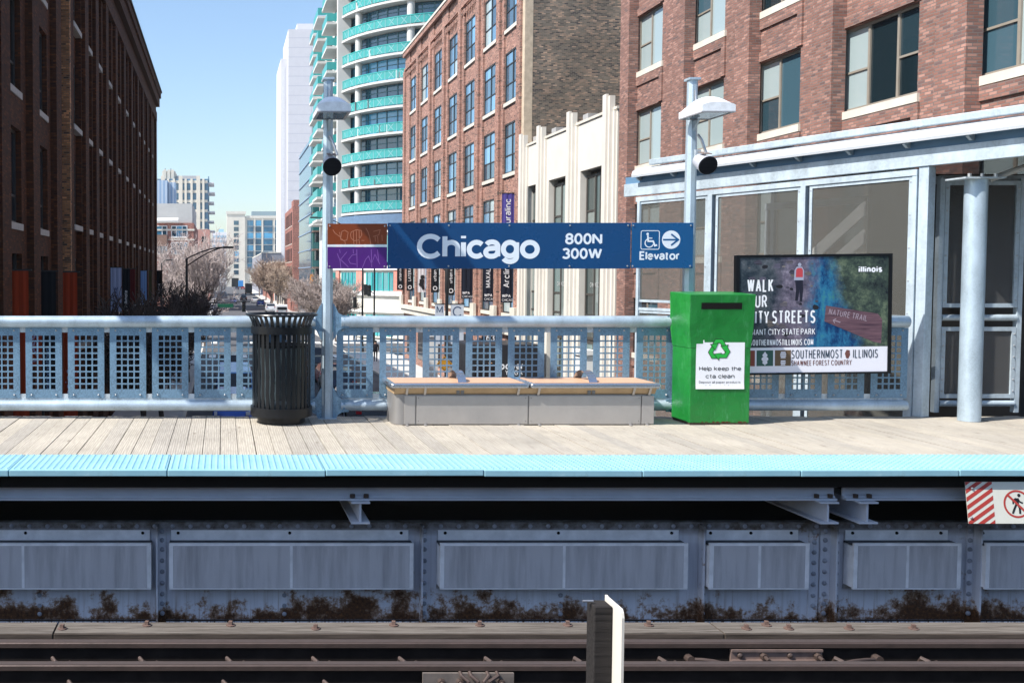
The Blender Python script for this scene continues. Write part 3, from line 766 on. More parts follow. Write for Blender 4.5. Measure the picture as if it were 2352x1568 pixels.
# ------------------------------------------------------------------ railing
zr1, zr0 = PZ(738.5, YR), PZ(930.5, YR)
XP1, XP2, XP3 = PX(752, YR), PX(1582, YR), PX(2122, YR)
def panel_mesh(w, z0, z1):
    """steel panel with 4 x 9 square holes"""
    m = MB(); hole, bar = .050, .0155
    nx, nz = 4, 9
    gx = nx * hole + (nx - 1) * bar; gz = nz * hole + (nz - 1) * bar; sc = min(1, (z1 - z0 - .16) / gz)
    hz, bz = hole * sc, bar * sc; gz *= sc
    xs = [-w / 2, -gx / 2]; 
    zc = (z0 + z1) / 2 + .006
    y0, y1 = 0, .006
    m.box(-w / 2, -gx / 2, y0, y1, z0, z1).box(gx / 2, w / 2, y0, y1, z0, z1)
    m.box(-gx / 2, gx / 2, y0, y1, z0, zc - gz / 2).box(-gx / 2, gx / 2, y0, y1, zc + gz / 2, z1)
    for i in range(nx - 1):
        a = -gx / 2 + (i + 1) * hole + i * bar; m.box(a, a + bar, y0, y1, zc - gz / 2, zc + gz / 2)
    for j in range(nz - 1):
        b = zc - gz / 2 + (j + 1) * hz + j * bz
        for i in range(nx):
            a = -gx / 2 + i * (hole + bar); m.box(a, a + hole, y0, y1, b, b + bz)
    return m
PW = .388
zp0, zp1 = PZ(914, YR), PZ(752.5, YR)
pm = panel_mesh(PW, zp0, zp1).data('perforated_plate', M_PANEL)
bm_ = MB()
for sx in (-1, 1):
    for z in (zp0 + .035, zp1 - .028): bm_.dome((sx * (PW / 2 - .062), 0, z), .011, (0, -1, 0), 8, .013)
bmesh_bolts = bm_.data('panel_bolts', M_BOLT, None, True)
def railing(name, xa, xb, centres, lab):
    t = thing(name, ((xa + xb) / 2, YR, 0), lab, 'railing', 'galvanised railing sections at the back of the platform')
    MB().cyl((xa, YR, zr1), (xb, YR, zr1), .062, n=24).build('top_rail', M_TUBE, t, True)
    MB().cyl((xa, YR, zr0), (xb, YR, zr0), .057, n=24).build('bottom_rail', M_TUBE, t, True)
    MB().box(xa + .02, xb - .02, YR + .0085, YR + .018, zp1 - .05, zr1 - .05).build('upper_flat_bar', M_GALV, t)
    MB().box(xa + .02, xb - .02, YR + .0085, YR + .018, zr0 + .045, zp0 + .045).build('lower_flat_bar', M_GALV, t)
    for px in centres:
        x = PX(px, YR)
        o = bpy.data.objects.new('perforated_plate', pm); COL.objects.link(o); o.parent = t; OFF[o] = OFF[t]
        o.location = (x - OFF[t].x, .002, 0)
        b = bpy.data.objects.new('plate_bolts', bmesh_bolts); COL.objects.link(b); b.parent = o
    return t
railing('platform_railing', -5.2, XP1 - .13, [-486, -388, -290, -192.5, -95, 2, 99, 196.5, 293, 390.5, 488, 585, 682], 'galvanised railing section left of the litter bin and first lamp post')
railing('platform_railing', XP1 + .145, XP2 - .10, [816, 915, 1014.5, 1113.5, 1211, 1309, 1407.5, 1507], 'galvanised railing section behind the bench between the two lamp posts')
railing('platform_railing', XP2 + .12, XP3 - .16, [1655, 1753, 1852, 1950, 2049], 'galvanised railing section behind the poster board')

# ------------------------------------------------------------------ lamp posts
def octa(m, x, y, z0, z1, r0, r1): return m.cyl((x, y, z0), (x, y, z1), r0, r1, 8, True, math.pi / 8)
def gusset(parent, x, z, s):
    """a plate with scooped sides that carries the rail end, and its pair of bolts"""
    pts = [(0, -.20), (.028, -.155), (.055, -.095), (.10, -.07), (.17, -.065), (.17, .065), (.10, .07), (.055, .095), (.028, .155), (0, .20)]
    m = MB(); m.prism([(x + s * u, z + v) for u, v in pts], lambda u, v, w: (u, w, v), YR - .035, YR - .02)
    g = m.build('gusset', M_PANEL, parent)
    b = MB().cyl((x + s * .12, YR - .037, z), (x + s * .12, YR - .044, z), .05, n=16)
    for dz in (-.022, .022): b.dome((x + s * .12, YR - .044, z + dz), .016, (0, -1, 0), 8, .014)
    b.build('bolts', M_PANEL, g, True)
def lamp_post(x, lab, two=True):
    t = thing('lamp_post', (x, YR, 0), lab, 'lamp post', 'platform lamp posts')
    octa(MB(), x, YR, .0, PZ(186, YR), .067, .052).build('pole', M_TUBE, t)
    zc = PZ(186, YR)
    MB().box(x - .062, x + .062, YR - .062, YR + .062, zc, zc + .026).build('pole_cap', M_TUBE, t, bevel=.004)
    MB().box(x - .10, x + .10, YR - .1, YR + .1, -.012, .006).build('foot_plate', M_GALV, t)
    for s in ((-1, 1) if two else (-1,)):
        for z in (zr1, zr0): gusset(t, x + s * .06, z, s)
    # lamp head: a dome of sheet metal over an open frame, reaching out over the platform
    y0, y1 = 9.74, 10.235; z0 = PZ(255, 9.74); w = .168
    m = MB(); nx, ny = 14, 12; base = len(m.v)
    for j in range(ny + 1):
        fy = j / ny * 2 - 1
        for i in range(nx + 1):
            fx = i / nx * 2 - 1
            h = .062 + .118 * max(0, 1 - abs(fx) ** 2.4) ** .8 * max(0, (1 - .75 * abs(fy) ** 2.2))
            m.v.append(Vector((x + w * fx, (y0 + y1) / 2 + (y1 - y0) / 2 * fy, z0 + h)))
    q = nx + 1
    for j in range(ny):
        for i in range(nx): a = base + j * q + i; m.f.append((a, a + 1, a + q + 1, a + q))
    ring = [base + i for i in range(q)] + [base + j * q + nx for j in range(1, ny + 1)] + [base + ny * q + i for i in range(nx - 1, -1, -1)] + [base + j * q for j in range(ny - 1, 0, -1)]
    lo = []
    for k in ring: v = m.v[k]; m.v.append(Vector((v.x, v.y, z0))); lo.append(len(m.v) - 1)
    for k in range(len(ring)): k2 = (k + 1) % len(ring); m.f.append((ring[k2], ring[k], lo[k], lo[k2]))
    hd = m.build('lamp_head', plain('lamp enamel', (.80, .82, .84), .45, 0, .12, 14), t, True)
    fr = MB().box(x - w, x - w + .028, y0, y1, z0 - .012, z0 - .001).box(x + w - .028, x + w, y0, y1, z0 - .012, z0 - .001).box(x - w + .0285, x + w - .0285, y0, y0 + .028, z0 - .012, z0 - .001).box(x - w + .0285, x + w - .0285, y1 - .028, y1, z0 - .012, z0 - .001)
    fr.build('lens_frame', plain('lamp frame', (.30, .30, .32), .5), hd)
    MB().box(x - w + .029, x + w - .029, y0 + .029, y1 - .029, z0 - .008, z0 - .003).build('lens', glass('lamp lens', (.04, .06, .08), .08), hd)
    MB().prism([(YR - .05, z0 - .02), (YR - .05, z0 - .13), (YR - .16, z0 - .02)], lambda u, v, w_: (x + w_, u, v), -.012, .012).build('arm_bracket', M_TUBE, t)
    MB().tube([(x + .005, YR - .06, z0 + .30), (x + .005, YR - .07, z0 + .17), (x + .03, YR - .12, z0 + .13)], .012, 8).build('conduit', M_BOLT, t, True)
    return t
lamp_post(XP1, 'grey lamp post at the orange and purple end of the station sign')
lamp_post(XP2, 'grey lamp post rising behind the green recycling bin')
def speaker(x, py, lab):
    c = P(511, py, 10.06); zc = c.z
    ax = Vector((0.02, -.92, -.38)).normalized(); a = Vector((x, 10.19, zc + .085)); b = a + ax * .19
    t = thing('loudspeaker', (x, 10.22, zc), lab, 'loudspeaker', 'round loudspeakers on the lamp posts')
    MB().cyl(a, b, .072, .098, 28).build('housing', plain('speaker housing', (.52, .54, .60), .4, .2, .08, 5), t, True)
    MB().cyl(b, b + ax * .006, .096, n=28).build('grille', flat('speaker grille', (.012, .012, .016), .6, .2), t)
    up = Vector((1, 0, 0)).cross(ax).normalized(); up = up if up.z > 0 else -up
    sl = MB()
    for k in range(-6, 7):
        hw = math.sqrt(max(0, .092 ** 2 - (k * .0145) ** 2)); cc = b + ax * .010 + up * (k * .0145)
        sl.cyl(cc - Vector((hw, 0, 0)), cc + Vector((hw, 0, 0)), .0042, n=6)
    sl.build('grille_slats', flat('speaker slat', (.02, .02, .024), .6, .2), t)
    k0 = a + up * .092 + ax * .02; m = MB(); n = len(m.v)
    for p in (k0 + Vector((-.045, 0, 0)), k0 + Vector((.045, 0, 0)), k0 + ax * .12 + up * .012 + Vector((.045, 0, 0)), k0 + ax * .12 + up * .012 + Vector((-.045, 0, 0))): m.v += [p, p + up * .006]
    m.f += [(0, 2, 4, 6), (1, 7, 5, 3), (0, 1, 3, 2), (2, 3, 5, 4), (4, 5, 7, 6), (6, 7, 1, 0)]
    br = m.build('bracket', plain('rusty bracket', (.24, .19, .17), .7, .3, .3, 20), t)
    MB().box(x - .03, x + .03, 10.215, 10.24, zc + .08, zc + .20).build('mount', M_GALV, t)
    MB().dome(k0 + ax * .07 + up * .014, .012, up, 8).build('bolt', M_BOLT, br, True)
    MB().tube([(x + .0, YR - .065, zc + .36), (x + .025, YR - .10, zc + .30), (x + .06, YR - .10, zc + .2), (x + .075, YR - .11, zc + .15)], .014, 8).build('conduit', M_BOLT, t, True)
speaker(XP1 + .01, 387, 'round black fronted loudspeaker on the lamp post at the purple sign end')
speaker(XP2 + .035, 384, 'round black fronted loudspeaker on the lamp post by the shelter roof')

# ------------------------------------------------------------------ the station name sign
YS = 10.19
t = thing('station_sign', (PX(1170, YS), YS, PZ(617, YS)), 'long blue station name sign with an orange and purple route board', 'sign')
def rect(m, x0, y0, x1, y1, d0=0, d1=.02):
    a, b = P(x0, y1, YS), P(x1, y0, YS); return m.box(a.x, b.x, YS - d1, YS - d0, a.z, b.z)
M_BLUE = plain('sign blue enamel', (.007, .058, .17), .28, 0, .08, 2, spec=.6)
M_BLUE2 = plain('elevator sign blue', (.008, .085, .23), .28, 0, .06, 2, spec=.6)
o1 = rect(MB(), 890, 512, 1447.5, 617).build('name_board', M_BLUE, t, bevel=.002)
o2 = rect(MB(), 1449, 512, 1591, 616).build('elevator_board', M_BLUE2, t, bevel=.002)
o3 = rect(MB(), 752, 514, 888.5, 561.5).build('orange_panel', plain('route orange', (.20, .040, .008), .35, 0, .06, 3), t)
o4 = rect(MB(), 752, 567.5, 888.5, 617).build('purple_panel', plain('route purple', (.075, .014, .17), .35, 0, .06, 3), t)
rect(MB(), 752, 562, 888.5, 567).build('white_stripe', flat('sign white', (.72, .74, .78)), t)
MB().box(PX(752, YS), PX(1591, YS), YS + .001, YS + .03, PZ(524, YS) - .02, PZ(520, YS)).box(PX(752, YS), PX(1591, YS), YS + .001, YS + .03, PZ(606, YS) - .02, PZ(602, YS)).build('back_rail', M_GALV, t)
sgn = front(0, YS - .02, 0)
wx = lambda px: PX(px, YS - .021)
wz = lambda py: PZ(py, YS - .021)
M_SIGNW = flat('sign lettering', (.74, .80, .86), .35)
m = MB(); text(m, 'Chicago', (wz(536) - wz(593.5)), sgn, wx(957), wz(594.5), .20, 1, .03, 'l', wx(1240) - wx(958)); m.build('station_name', M_SIGNW, o1)
for s, a, b, c in (('800N', 535.5, 561.5, 1297), ('300W', 569.5, 595, 1290)):
    m = MB(); text(m, s, wz(a) - wz(b), sgn, wx(c), wz(b), .20, 1, .05, 'l', wx(1382) - wx(c)); m.build('address_line', M_SIGNW, o1)
m = MB(); text(m, 'Elevator', wz(577) - wz(597), sgn, wx(1468), wz(597), .19, 1, .045, 'l', wx(1561) - wx(1468)); m.build('elevator_word', M_SIGNW, o2)
# wheelchair symbol in its rounded square and the arrow in its disc
m = MB(); a0, a1, b0, b1 = wx(1471), wx(1513), wz(572.5), wz(530); r = .018
ribbon(m, A(a0 + r, b1 - r, r, r, 180, 90, 5) + A(a1 - r, b1 - r, r, r, 90, 0, 5) + A(a1 - r, b0 + r, r, r, 0, -90, 5) + A(a0 + r, b0 + r, r, r, 270, 180, 5) + [(a0, b1 - r)], .0075, .001, 0, sgn)
q = lambda px, py: (wx(px), wz(py))
disc(m, *q(1486, 537.5), .0135, sgn)
ribbon(m, [q(1486.5, 541), q(1487.5, 554), q(1499, 554), q(1503, 564.5), q(1508, 562.5)], .017, .0012, 0, sgn)
ribbon(m, [q(1487.5, 547), q(1497, 547)], .010, .0012, .0003, sgn)
ribbon(m, [(q(1490, 558)[0] + .044 * math.cos(R(t_)), q(1490, 558)[1] + .044 * math.sin(R(t_))) for t_ in range(118, 356, 14)], .011, .0016, 0, sgn)
m.build('wheelchair_symbol', M_SIGNW, o2)
m = MB(); cx, cy = q(1540, 550.5); disc(m, cx, cy, wx(1561) - cx, sgn, .001, 40); ds = m.build('arrow_disc', M_SIGNW, o2)
m = MB(); ribbon(m, [(cx - .085, cy), (cx + .068, cy)], .017, .002, 0, sgn); ribbon(m, [(cx + .0, cy + .058), (cx + .075, cy), (cx + .0, cy - .058)], .017, .002, .0004, sgn)
m.build('arrow', M_BLUE2, o2)
# scratched graffiti on the route board
M_SCR1 = flat('scratched orange', (.40, .15, .085)); M_SCR2 = flat('scratched purple', (.22, .09, .36))
Z1 = lambda x, y: q((1200 + x / 1.47) / 1.7415, (800 + y / 1.47) / 1.7415)
for mat, par, strokes in ((M_SCR1, o3, [[(192, 175), (205, 195), (240, 220), (245, 185), (262, 178), (282, 190), (275, 235), (255, 240), (242, 225)], [(262, 235), (266, 262)], [(232, 188), (238, 232), (262, 240)], [(296, 205), (300, 188), (330, 175), (360, 180), (362, 205), (345, 235), (318, 240), (300, 225), (296, 205)], [(312, 185), (316, 262)], [(330, 180), (333, 262)], [(346, 180), (348, 262)], [(360, 238), (378, 238)], [(385, 165), (400, 190), (410, 225), (415, 262)], [(430, 185), (470, 175), (462, 205), (428, 215)], [(440, 215), (442, 245)], [(455, 212), (458, 255)], [(480, 205), (482, 240)]]),
                          (M_SCR2, o4, [[(218, 315), (235, 355), (240, 400)], [(275, 305), (238, 350), (285, 395)], [(335, 318), (305, 325), (285, 350), (295, 372), (330, 378)], [(333, 290), (336, 400)], [(366, 400), (385, 350), (402, 330), (420, 375), (440, 320), (470, 378)], [(232, 290), (236, 312)], [(312, 290), (314, 315)], [(418, 290), (422, 395)], [(455, 292), (462, 360)]])):
    m = MB()
    for k, s in enumerate(strokes): ribbon(m, [Z1(*p) for p in s], .007, .0008, .0002 * (k % 3), sgn)
    m.build('graffiti', mat, par)
for pxs, pys, par in (((757, 883), (519, 612), o3), ((895, 1030, 1169, 1308, 1441), (518, 611), o1), ((1453, 1585), (518, 611), o2)):
    m = MB()
    for px in pxs:
        for py in pys: m.dome((wx(px), YS - .02, wz(py)), .010, (0, -1, 0), 8, .008)
    m.build('bolts', M_BOLT, par, True)

# ------------------------------------------------------------------ litter bin
cx = PX(647, 10.03); cy = 10.03
t = thing('litter_bin', (cx, cy, 0), 'round black slatted steel litter bin with a flared top', 'litter bin')
zb = lambda py, dy=.32: PZ(py, cy - dy)
za, zb1, zb2, zb3, zb4 = .10, zb(769), zb(752), zb(728), zb(941)
MB().lathe([(.235, .012), (.25, .012), (.25, .13), (.235, .13)], (cx, cy, 0), 40, True).build('base_ring', M_BLACK, t, True)
MB().lathe([(.30, zb(962)), (.322, zb(962)), (.322, zb4), (.30, zb4)], (cx, cy, 0), 48, True).build('lower_band', M_BLACK, t, True)
MB().lathe([(.295, zb1), (.318, zb1), (.318, zb2), (.295, zb2)], (cx, cy, 0), 48, True).build('upper_band', M_BLACK, t, True)
m = MB(); m.tube([(cx + .362 * math.cos(i * math.pi / 24), cy + .362 * math.sin(i * math.pi / 24), zb3 + .012) for i in range(49)], .013, 8); m.build('rim', M_BLACK, t, True)
m = MB(); ns = 34
prof = [(.302, zb(955)), (.302, zb2 - .02), (.306, zb2 + .02), (.322, zb2 + .065), (.343, zb2 + .10), (.362, zb3 + .006)]
for k in range(ns):
    a = 2 * math.pi * (k + .5) / ns; e = Vector((-math.sin(a), math.cos(a), 0)); rad = Vector((math.cos(a), math.sin(a), 0)); n = len(m.v); w = .0175
    for r, z in prof:
        c = Vector((cx, cy, z)) + rad * r
        m.v += [c - e * w, c + e * w, c + e * w - rad * .006, c - e * w - rad * .006]
    for i in range(len(prof) - 1):
        for j in range(4): m.f.append((n + i * 4 + j, n + i * 4 + (j + 1) % 4, n + i * 4 + 4 + (j + 1) % 4, n + i * 4 + 4 + j))
m.build('slats', M_BLACK, t)
def m_bag():
    m_, t_, b_ = newmat('clear bin bag'); b_.inputs['Base Color'].default_value = (.06, .085, .10, 1); b_.inputs['Roughness'].default_value = .25; b_.inputs['Alpha'].default_value = .82
    bump(t_, b_, noise(t_, ocoord(t_, (1, 1, .4)), 9, 5, .6), .9, .05); return m_
m = MB(); prof = [(.02, .14), (.24, .15), (.262, .3), (.255, .5), (.268, .75), (.262, .80)]
m.lathe(prof, (cx, cy, 0), 40); bg = m.build('bin_bag', m_bag(), t, True)
MB().lathe([(.25, .79), (.275, .79), (.275, .815), (.25, .815)], (cx, cy, 0), 40, True).build('liner_ring', M_BLACK, t, True)

# ------------------------------------------------------------------ bench
Yf = 9.82; xa, xb = PX(912, Yf), PX(1508, Yf); xm = PX(1217, Yf)
zs1 = PZ(905.8, Yf); zs0 = PZ(975, Yf)
t = thing('platform_bench', ((xa + xb) / 2, Yf + .25, 0), 'long backless bench with steel base and two wooden seats', 'bench')
M_STEEL = plain('brushed stainless', (.46, .44, .42), .38, .55, .10, 3, .05, 90)
M_OAK = plain('varnished bench wood', (.42, .29, .16), .45, 0, .15, 6)
M_SEAT = plain('pale seat wood', (.60, .36, .23), .4, 0, .08, 4)
def rounded(x0, x1, y0, y1, r, n=5):
    p = []
    for cx_, cy_, a in ((x1 - r, y0 + r, -90), (x1 - r, y1 - r, 0), (x0 + r, y1 - r, 90), (x0 + r, y0 + r, 180)):
        p += [(cx_ + r * math.cos(R(a + 90 * i / n)), cy_ + r * math.sin(R(a + 90 * i / n))) for i in range(n + 1)]
    return p
core = MB().prism(rounded(xa - .03, xb - .0, Yf + .006, Yf + .47, .10), lambda u, v, w: (u, v, w), zs0, zs1); core.build('base', plain('bench base steel', (.30, .29, .28), .45, .5, .1), t, True)
for a, b in ((PX(931, Yf), PX(955.5, Yf)), (PX(959, Yf), PX(1215.5, Yf)), (PX(1219, Yf), PX(1476.5, Yf)), (PX(1479, Yf), PX(1507, Yf))):
    pl = MB().box(a, b, Yf - .006, Yf + .004, zs0 + .008, zs1 - .012).build('front_panel', M_STEEL, t, bevel=.0015)
    s = MB()
    for x in (a + .02, b - .02):
        for z in (zs0 + .04, zs1 - .035): s.dome((x, Yf - .006, z), .004, (0, -1, 0), 6)
    if b - a > .5: s.build('screws', M_TEXTK, pl)
MB().box(xa - .01, xb - .015, Yf + .01, Yf + .45, .002, zs0 - .001).build('plinth', plain('bench plinth', (.16, .12, .09), .9, 0, .3, 9), t)
for px in (936.5, 979, 1194, 1242, 1452, 1491):
    x = PX(px, Yf)
    MB().box(x - .012, x + .012, Yf - .0105, Yf - .0065, .001, zs0 + .035).box(x - .012, x + .012, Yf - .05, Yf - .011, .001, .006).build('foot_clip', M_STEEL, t)
zw0, zw1 = zs1 + .004, PZ(890.5, Yf - .02); zr_0, zr_1 = zw1 + .002, PZ(880, Yf - .04)
m = MB(); yf0, yf1 = Yf + .012, Yf - .035
m.prism([(yf0, zw0), (Yf + .47, zw0), (Yf + .50, zw1), (yf1, zw1)], lambda u, v, w: (w, u, v), xa - .02, xb + .01); m.build('wood_skirt', M_OAK, t)
for px in (936, 978, 1193, 1240, 1459, 1496):
    x = PX(px, Yf)
    MB().quad((x - .012, yf0 - .004, zw0 - .02), (x + .012, yf0 - .004, zw0 - .02), (x + .012, yf1 - .006, zw1), (x - .012, yf1 - .006, zw1)).quad((x - .012, yf0 - .0065, zw0 - .02), (x - .012, yf1 - .0085, zw1), (x + .012, yf1 - .0085, zw1), (x + .012, yf0 - .0065, zw0 - .02)).build('seat_clip', M_STEEL, t)
for px in (1059, 1063 + 298):
    x = PX(px, Yf)
    for dx in (-.022, .022): MB().box(x + dx - .016, x + dx + .016, yf0 - .03, yf0 - .02, zw0 + .002, zw1).build('hinge_plate', plain('hinge steel', (.22, .21, .20), .4, .6, .1), t)
ys0, ys1 = Yf - .065, Yf + .52
for a, b in ((xa - .065, xm - .006), (xm + .006, xb + .05)):
    st = thing  # seats are parts of the bench
    o = MB().prism(rounded(a, b, ys0, ys1, .03), lambda u, v, w: (u, v, w), zr_0, zr_1).build('seat', plain('seat rim steel', (.50, .54, .60), .22, .85, .05, 4), t, True, bevel=.012)
    MB().box(a + .05, b - .05, ys0 + .045, ys1 - .045, zr_1 + .0005, zr_1 + .004).build('seat_board', M_SEAT, o)
for px in (1063, 1362):
    x = PX(px, Yf + .1) - .02; m = MB(); n = 12; hw = .042
    for i in range(n + 1):
        f = i / n; y = ys0 + .06 + (ys1 - ys0 - .14) * f; h = .105 * max(0, math.sin(math.pi * f)) ** .55
        m.v += [Vector((x - hw, y, zr_1 + .004 + h)), Vector((x + hw, y, zr_1 + .004 + h)), Vector((x + hw, y, zr_1 + h - .004 + .004)), Vector((x - hw, y, zr_1 + h))]
    for i in range(n):
        k = i * 4
        for j in range(4): m.f.append((k + j, k + (j + 1) % 4, k + 4 + (j + 1) % 4, k + 4 + j))
    m.build('armrest', plain('armrest steel', (.50, .54, .60), .2, .9, .05, 4), t, True)

# ------------------------------------------------------------------ green recycling bin
Yb = 9.84; xa, xb = PX(1590, Yb), PX(1728, Yb)
t = thing('recycling_bin', ((xa + xb) / 2, Yb + .2, 0), 'tall green steel recycling bin with a slot and paper sticker', 'recycling bin')
M_GREEN = m_green()
D = .40; ztop = PZ(676, Yb - .03); zh = PZ(755, Yb); zi = PZ(800, Yb)
m = MB().box(xa, xb, Yb, Yb + D, .02, zi)
m.quad  # body below, hood above
bd = m.build('body', M_GREEN, t, bevel=.006)
e = .028; m = MB()
pr = [(Yb + .0005 - .002, zi + .0), (Yb + D + .002, zi + .0), (Yb + D + .02, zh), (Yb + D + .02, ztop + .02), (Yb - e, ztop), (Yb - .008, zh)]
m.prism(pr, lambda u, v, w: (w, u, v), xa - .004, xb + .004)
for i, v in enumerate(m.v):
    if v.z > zh - .01:
        f = .5 if v.z < zh + .01 else 1
        v.x += (-1 if v.x < (xa + xb) / 2 else 1) * .026 * (.7 if f < 1 else 1)
m.build('hood', M_GREEN, t, bevel=.006)
hf = lambda z: Yb - .008 - (e - .008) * (z - zh) / (ztop - zh)
z0, z1 = PZ(710, Yb - .02), PZ(695, Yb - .02)
m = MB(); a, b = PX(1612, Yb - .02), PX(1706, Yb - .02); m.quad((a, hf(z0) - .002, z0), (b, hf(z0) - .002, z0), (b, hf(z1) - .002, z1), (a, hf(z1) - .002, z1)); m.build('slot', M_DARK, t)
m = MB(); 
for s in (a - .008, b): m.quad((s, hf(z0) - .003, z0 - .008), (s + .008, hf(z0) - .003, z0 - .008), (s + .008, hf(z1) - .003, z1 + .008), (s, hf(z1) - .003, z1 + .008))
m.build('slot_rim', M_GREEN, t)
MB().box(xa + .01, xb - .01, Yb + .01, Yb + D - .01, .0, .0195).build('base', plain('rusty bin foot', (.10, .07, .05), .9, 0, .4, 20), t)
m = MB(); rr = random.Random(3)
for k in range(16):
    x = rr.uniform(xa + .02, xb - .02) if k % 3 else xa + .33 + rr.uniform(-.1, .1); w = rr.uniform(.006, .022)
    m.quad(*[(x + w * math.cos(i) * rr.uniform(.7, 1.2), Yb - .0008 - k * .00005, .028 + w * .4 * math.sin(i)) for i in (0, 1, 2, 3, 4, 5.2)])
m.build('rust_spots', flat('bin rust', (.10, .03, .015), .9), bd)
MB().cyl((xb + .002, Yb + .06, PZ(823, Yb)), (xb + .02, Yb + .06, PZ(823, Yb)), .018, n=12).build('latch', M_GREEN, t)
# sticker
x0, x1, z0, z1 = PX(1602, Yb), PX(1714, Yb), PZ(893, Yb), PZ(772, Yb)
st_ = lambda u, v, d: (x0 + u, Yb - .002 - d, z0 + v); W, H = x1 - x0, z1 - z0
m = MB(); n = 14
def sag(u, v):
    c = max(0, (.16 - u / W) + (v / H - .74)) * .0 ; k = max(0, v / H - u / W * 1.1 - .70); return .0015 + .22 * k * k + .006 * max(0, .12 - v / H) / .12
g0 = len(m.v)
for j in range(n + 1):
    for i in range(n + 1):
        u, v = W * i / n, H * j / n; m.v.append(Vector(st_(u, v, sag(u, v))))
for j in range(n):
    for i in range(n):
        if i / n + .0 < .24 and j / n > .80 and (j / n - .80) > i / n * 1.1 - .03: continue
        k = j * (n + 1) + i; m.f.append((k, k + 1, k + n + 2, k + n + 1))
sk = m.build('sticker', plain('sticker paper', (.80, .80, .82), .4, 0, .03), t, True)
s2 = lambda u, v, d: (x0 + u, Yb - .0042 - d, z0 + v)
for s, py, hpx, wpx, wt in (('Help keep the', 850.5, 9.5, 96, .16), ('cta clean', 868, 9.5, 66, .16)):
    m = MB(); text(m, s, hpx / 224., s2, W / 2, PZ(py, Yb) - z0, .135, 1, .12, 'c', wpx / 224.); m.build('sticker_words', M_TEXTK, sk)
for s, py, wpx in (('Deposit all paper products', 880, 95), ('in this recycling bin', 888, 70)):
    m = MB(); text(m, s, 5.6 / 224, s2, W / 2 - .002, PZ(py, Yb) - z0, .14, 1, .14, 'c', wpx / 224.); m.build('sticker_words', flat('grey print', (.10, .10, .11)), sk)
cx, cy = W * .47, PZ(803, Yb) - z0
M_RG = flat('recycling green', (.02, .40, .05))
ga = MB(); gb = MB()
for k in range(3):
    th = R(90 + 120 * k)
    def rot(u, v): return (cx + u * math.cos(th - R(90)) - v * math.sin(th - R(90)), cy + u * math.sin(th - R(90)) + v * math.cos(th - R(90)))
    r = .118
    a = [(-.060, .030), (-.028, .088), (.022, .088), (.055, .030)]
    ribbon(gb, [rot(*p) for p in a], .046, .0012, .0003 * k, s2); ribbon(ga, [rot(*p) for p in a], .034, .0022, .0002 * k, s2)
    hd = [(.022, .034), (.088, .034 + .012), (.062, -.018)]
    gb.quad(*[s2(*rot(u, v), .0024) for u, v in [(.012, .040), (.098, .054), (.064, -.030)]]); ga.quad(*[s2(*rot(u, v), .0032) for u, v in hd])
gb.build('recycling_outline', M_TEXTK, sk); ga.build('recycling_arrows', M_RG, sk)

# ------------------------------------------------------------------ poster board
Yq = 10.12; x0, x1 = PX(1693, Yq), PX(2051, Yq); z0, z1 = PZ(859, Yq), PZ(584, Yq)
t = thing('poster_board', ((x0 + x1) / 2, Yq, z0), 'black framed tourist poster board hung on the railing', 'poster', rz=0, local=True)
t.location = ((x0 + x1) / 2, Yq, z0); t.rotation_euler = (0, R(-.7), 0)
W, H = x1 - x0, z1 - z0; ox = (x0 + x1) / 2
MB().box(-W / 2, W / 2, .0, .045, 0, H).build('frame', M_BLACK, t, bevel=.004)
fr = MB().box(-W / 2, W / 2, -.012, -.0005, 0, .02).box(-W / 2, W / 2, -.012, -.0005, H - .025, H).box(-W / 2, -W / 2 + .035, -.012, -.0005, .0205, H - .0255).box(W / 2 - .035, W / 2, -.012, -.0005, .0205, H - .0255)
fr.build('frame_lip', M_BLACK, t)
for x in (-.5, .5): MB().box(x - .02, x + .02, .046, .10, H * .38, H * .44).build('hanger', M_GALV, t)
def m_poster():
    m_, t_, b_ = newmat('poster photograph'); o = ocoord(t_); sx = t_.nodes.new('ShaderNodeSeparateXYZ'); t_.links.new(o, sx.inputs[0])
    n1 = noise(t_, o, 3.2, 9, .72); n2 = noise(t_, ocoord(t_, (1.6, 1, .8)), 4, 8, .75)
    rock = ramp(t_, n1, [(.30, (.004, .006, .018)), (.45, (.03, .045, .06)), (.58, (.09, .105, .12)), (.72, (.30, .28, .34))])
    moss = ramp(t_, n2, [(.30, (.003, .008, .04)), (.44, (.008, .05, .15)), (.55, (.025, .16, .30)), (.68, (.06, .26, .20)), (.8, (.30, .34, .16))])
    grey = ramp(t_, noise(t_, o, 5, 9, .75), [(.34, (.008, .010, .02)), (.5, (.05, .075, .06)), (.6, (.13, .17, .11)), (.75, (.36, .38, .36))])
    w = mth(t_, 'ADD', sx.outputs[0], mth(t_, 'MULTIPLY', mth(t_, 'SUBTRACT', n1, .5), .5))
    c = mixc(t_, ramp(t_, mth(t_, 'ADD', w, .5), [(.34, (0, 0, 0)), (.46, (1, 1, 1))]), rock, moss)
    c = mixc(t_, ramp(t_, mth(t_, 'ADD', mth(t_, 'ADD', w, mth(t_, 'MULTIPLY', sx.outputs[2], .35)), 0), [(.50, (0, 0, 0)), (.66, (1, 1, 1))]), c, grey)
    path = ramp(t_, noise(t_, o, 9, 6, .7), [(.3, (.03, .03, .05)), (.55, (.16, .14, .19)), (.75, (.38, .34, .42))])
    px_ = mth(t_, 'ABSOLUTE', mth(t_, 'ADD', mth(t_, 'ADD', w, .30), mth(t_, 'MULTIPLY', sx.outputs[2], -.12)))
    c = mixc(t_, ramp(t_, px_, [(.10, (1, 1, 1)), (.26, (0, 0, 0))]), c, path)
    t_.links.new(c, b_.inputs['Base Color']); b_.inputs['Roughness'].default_value = .25
    return m_
u = lambda px: PX(px, Yq) - ox
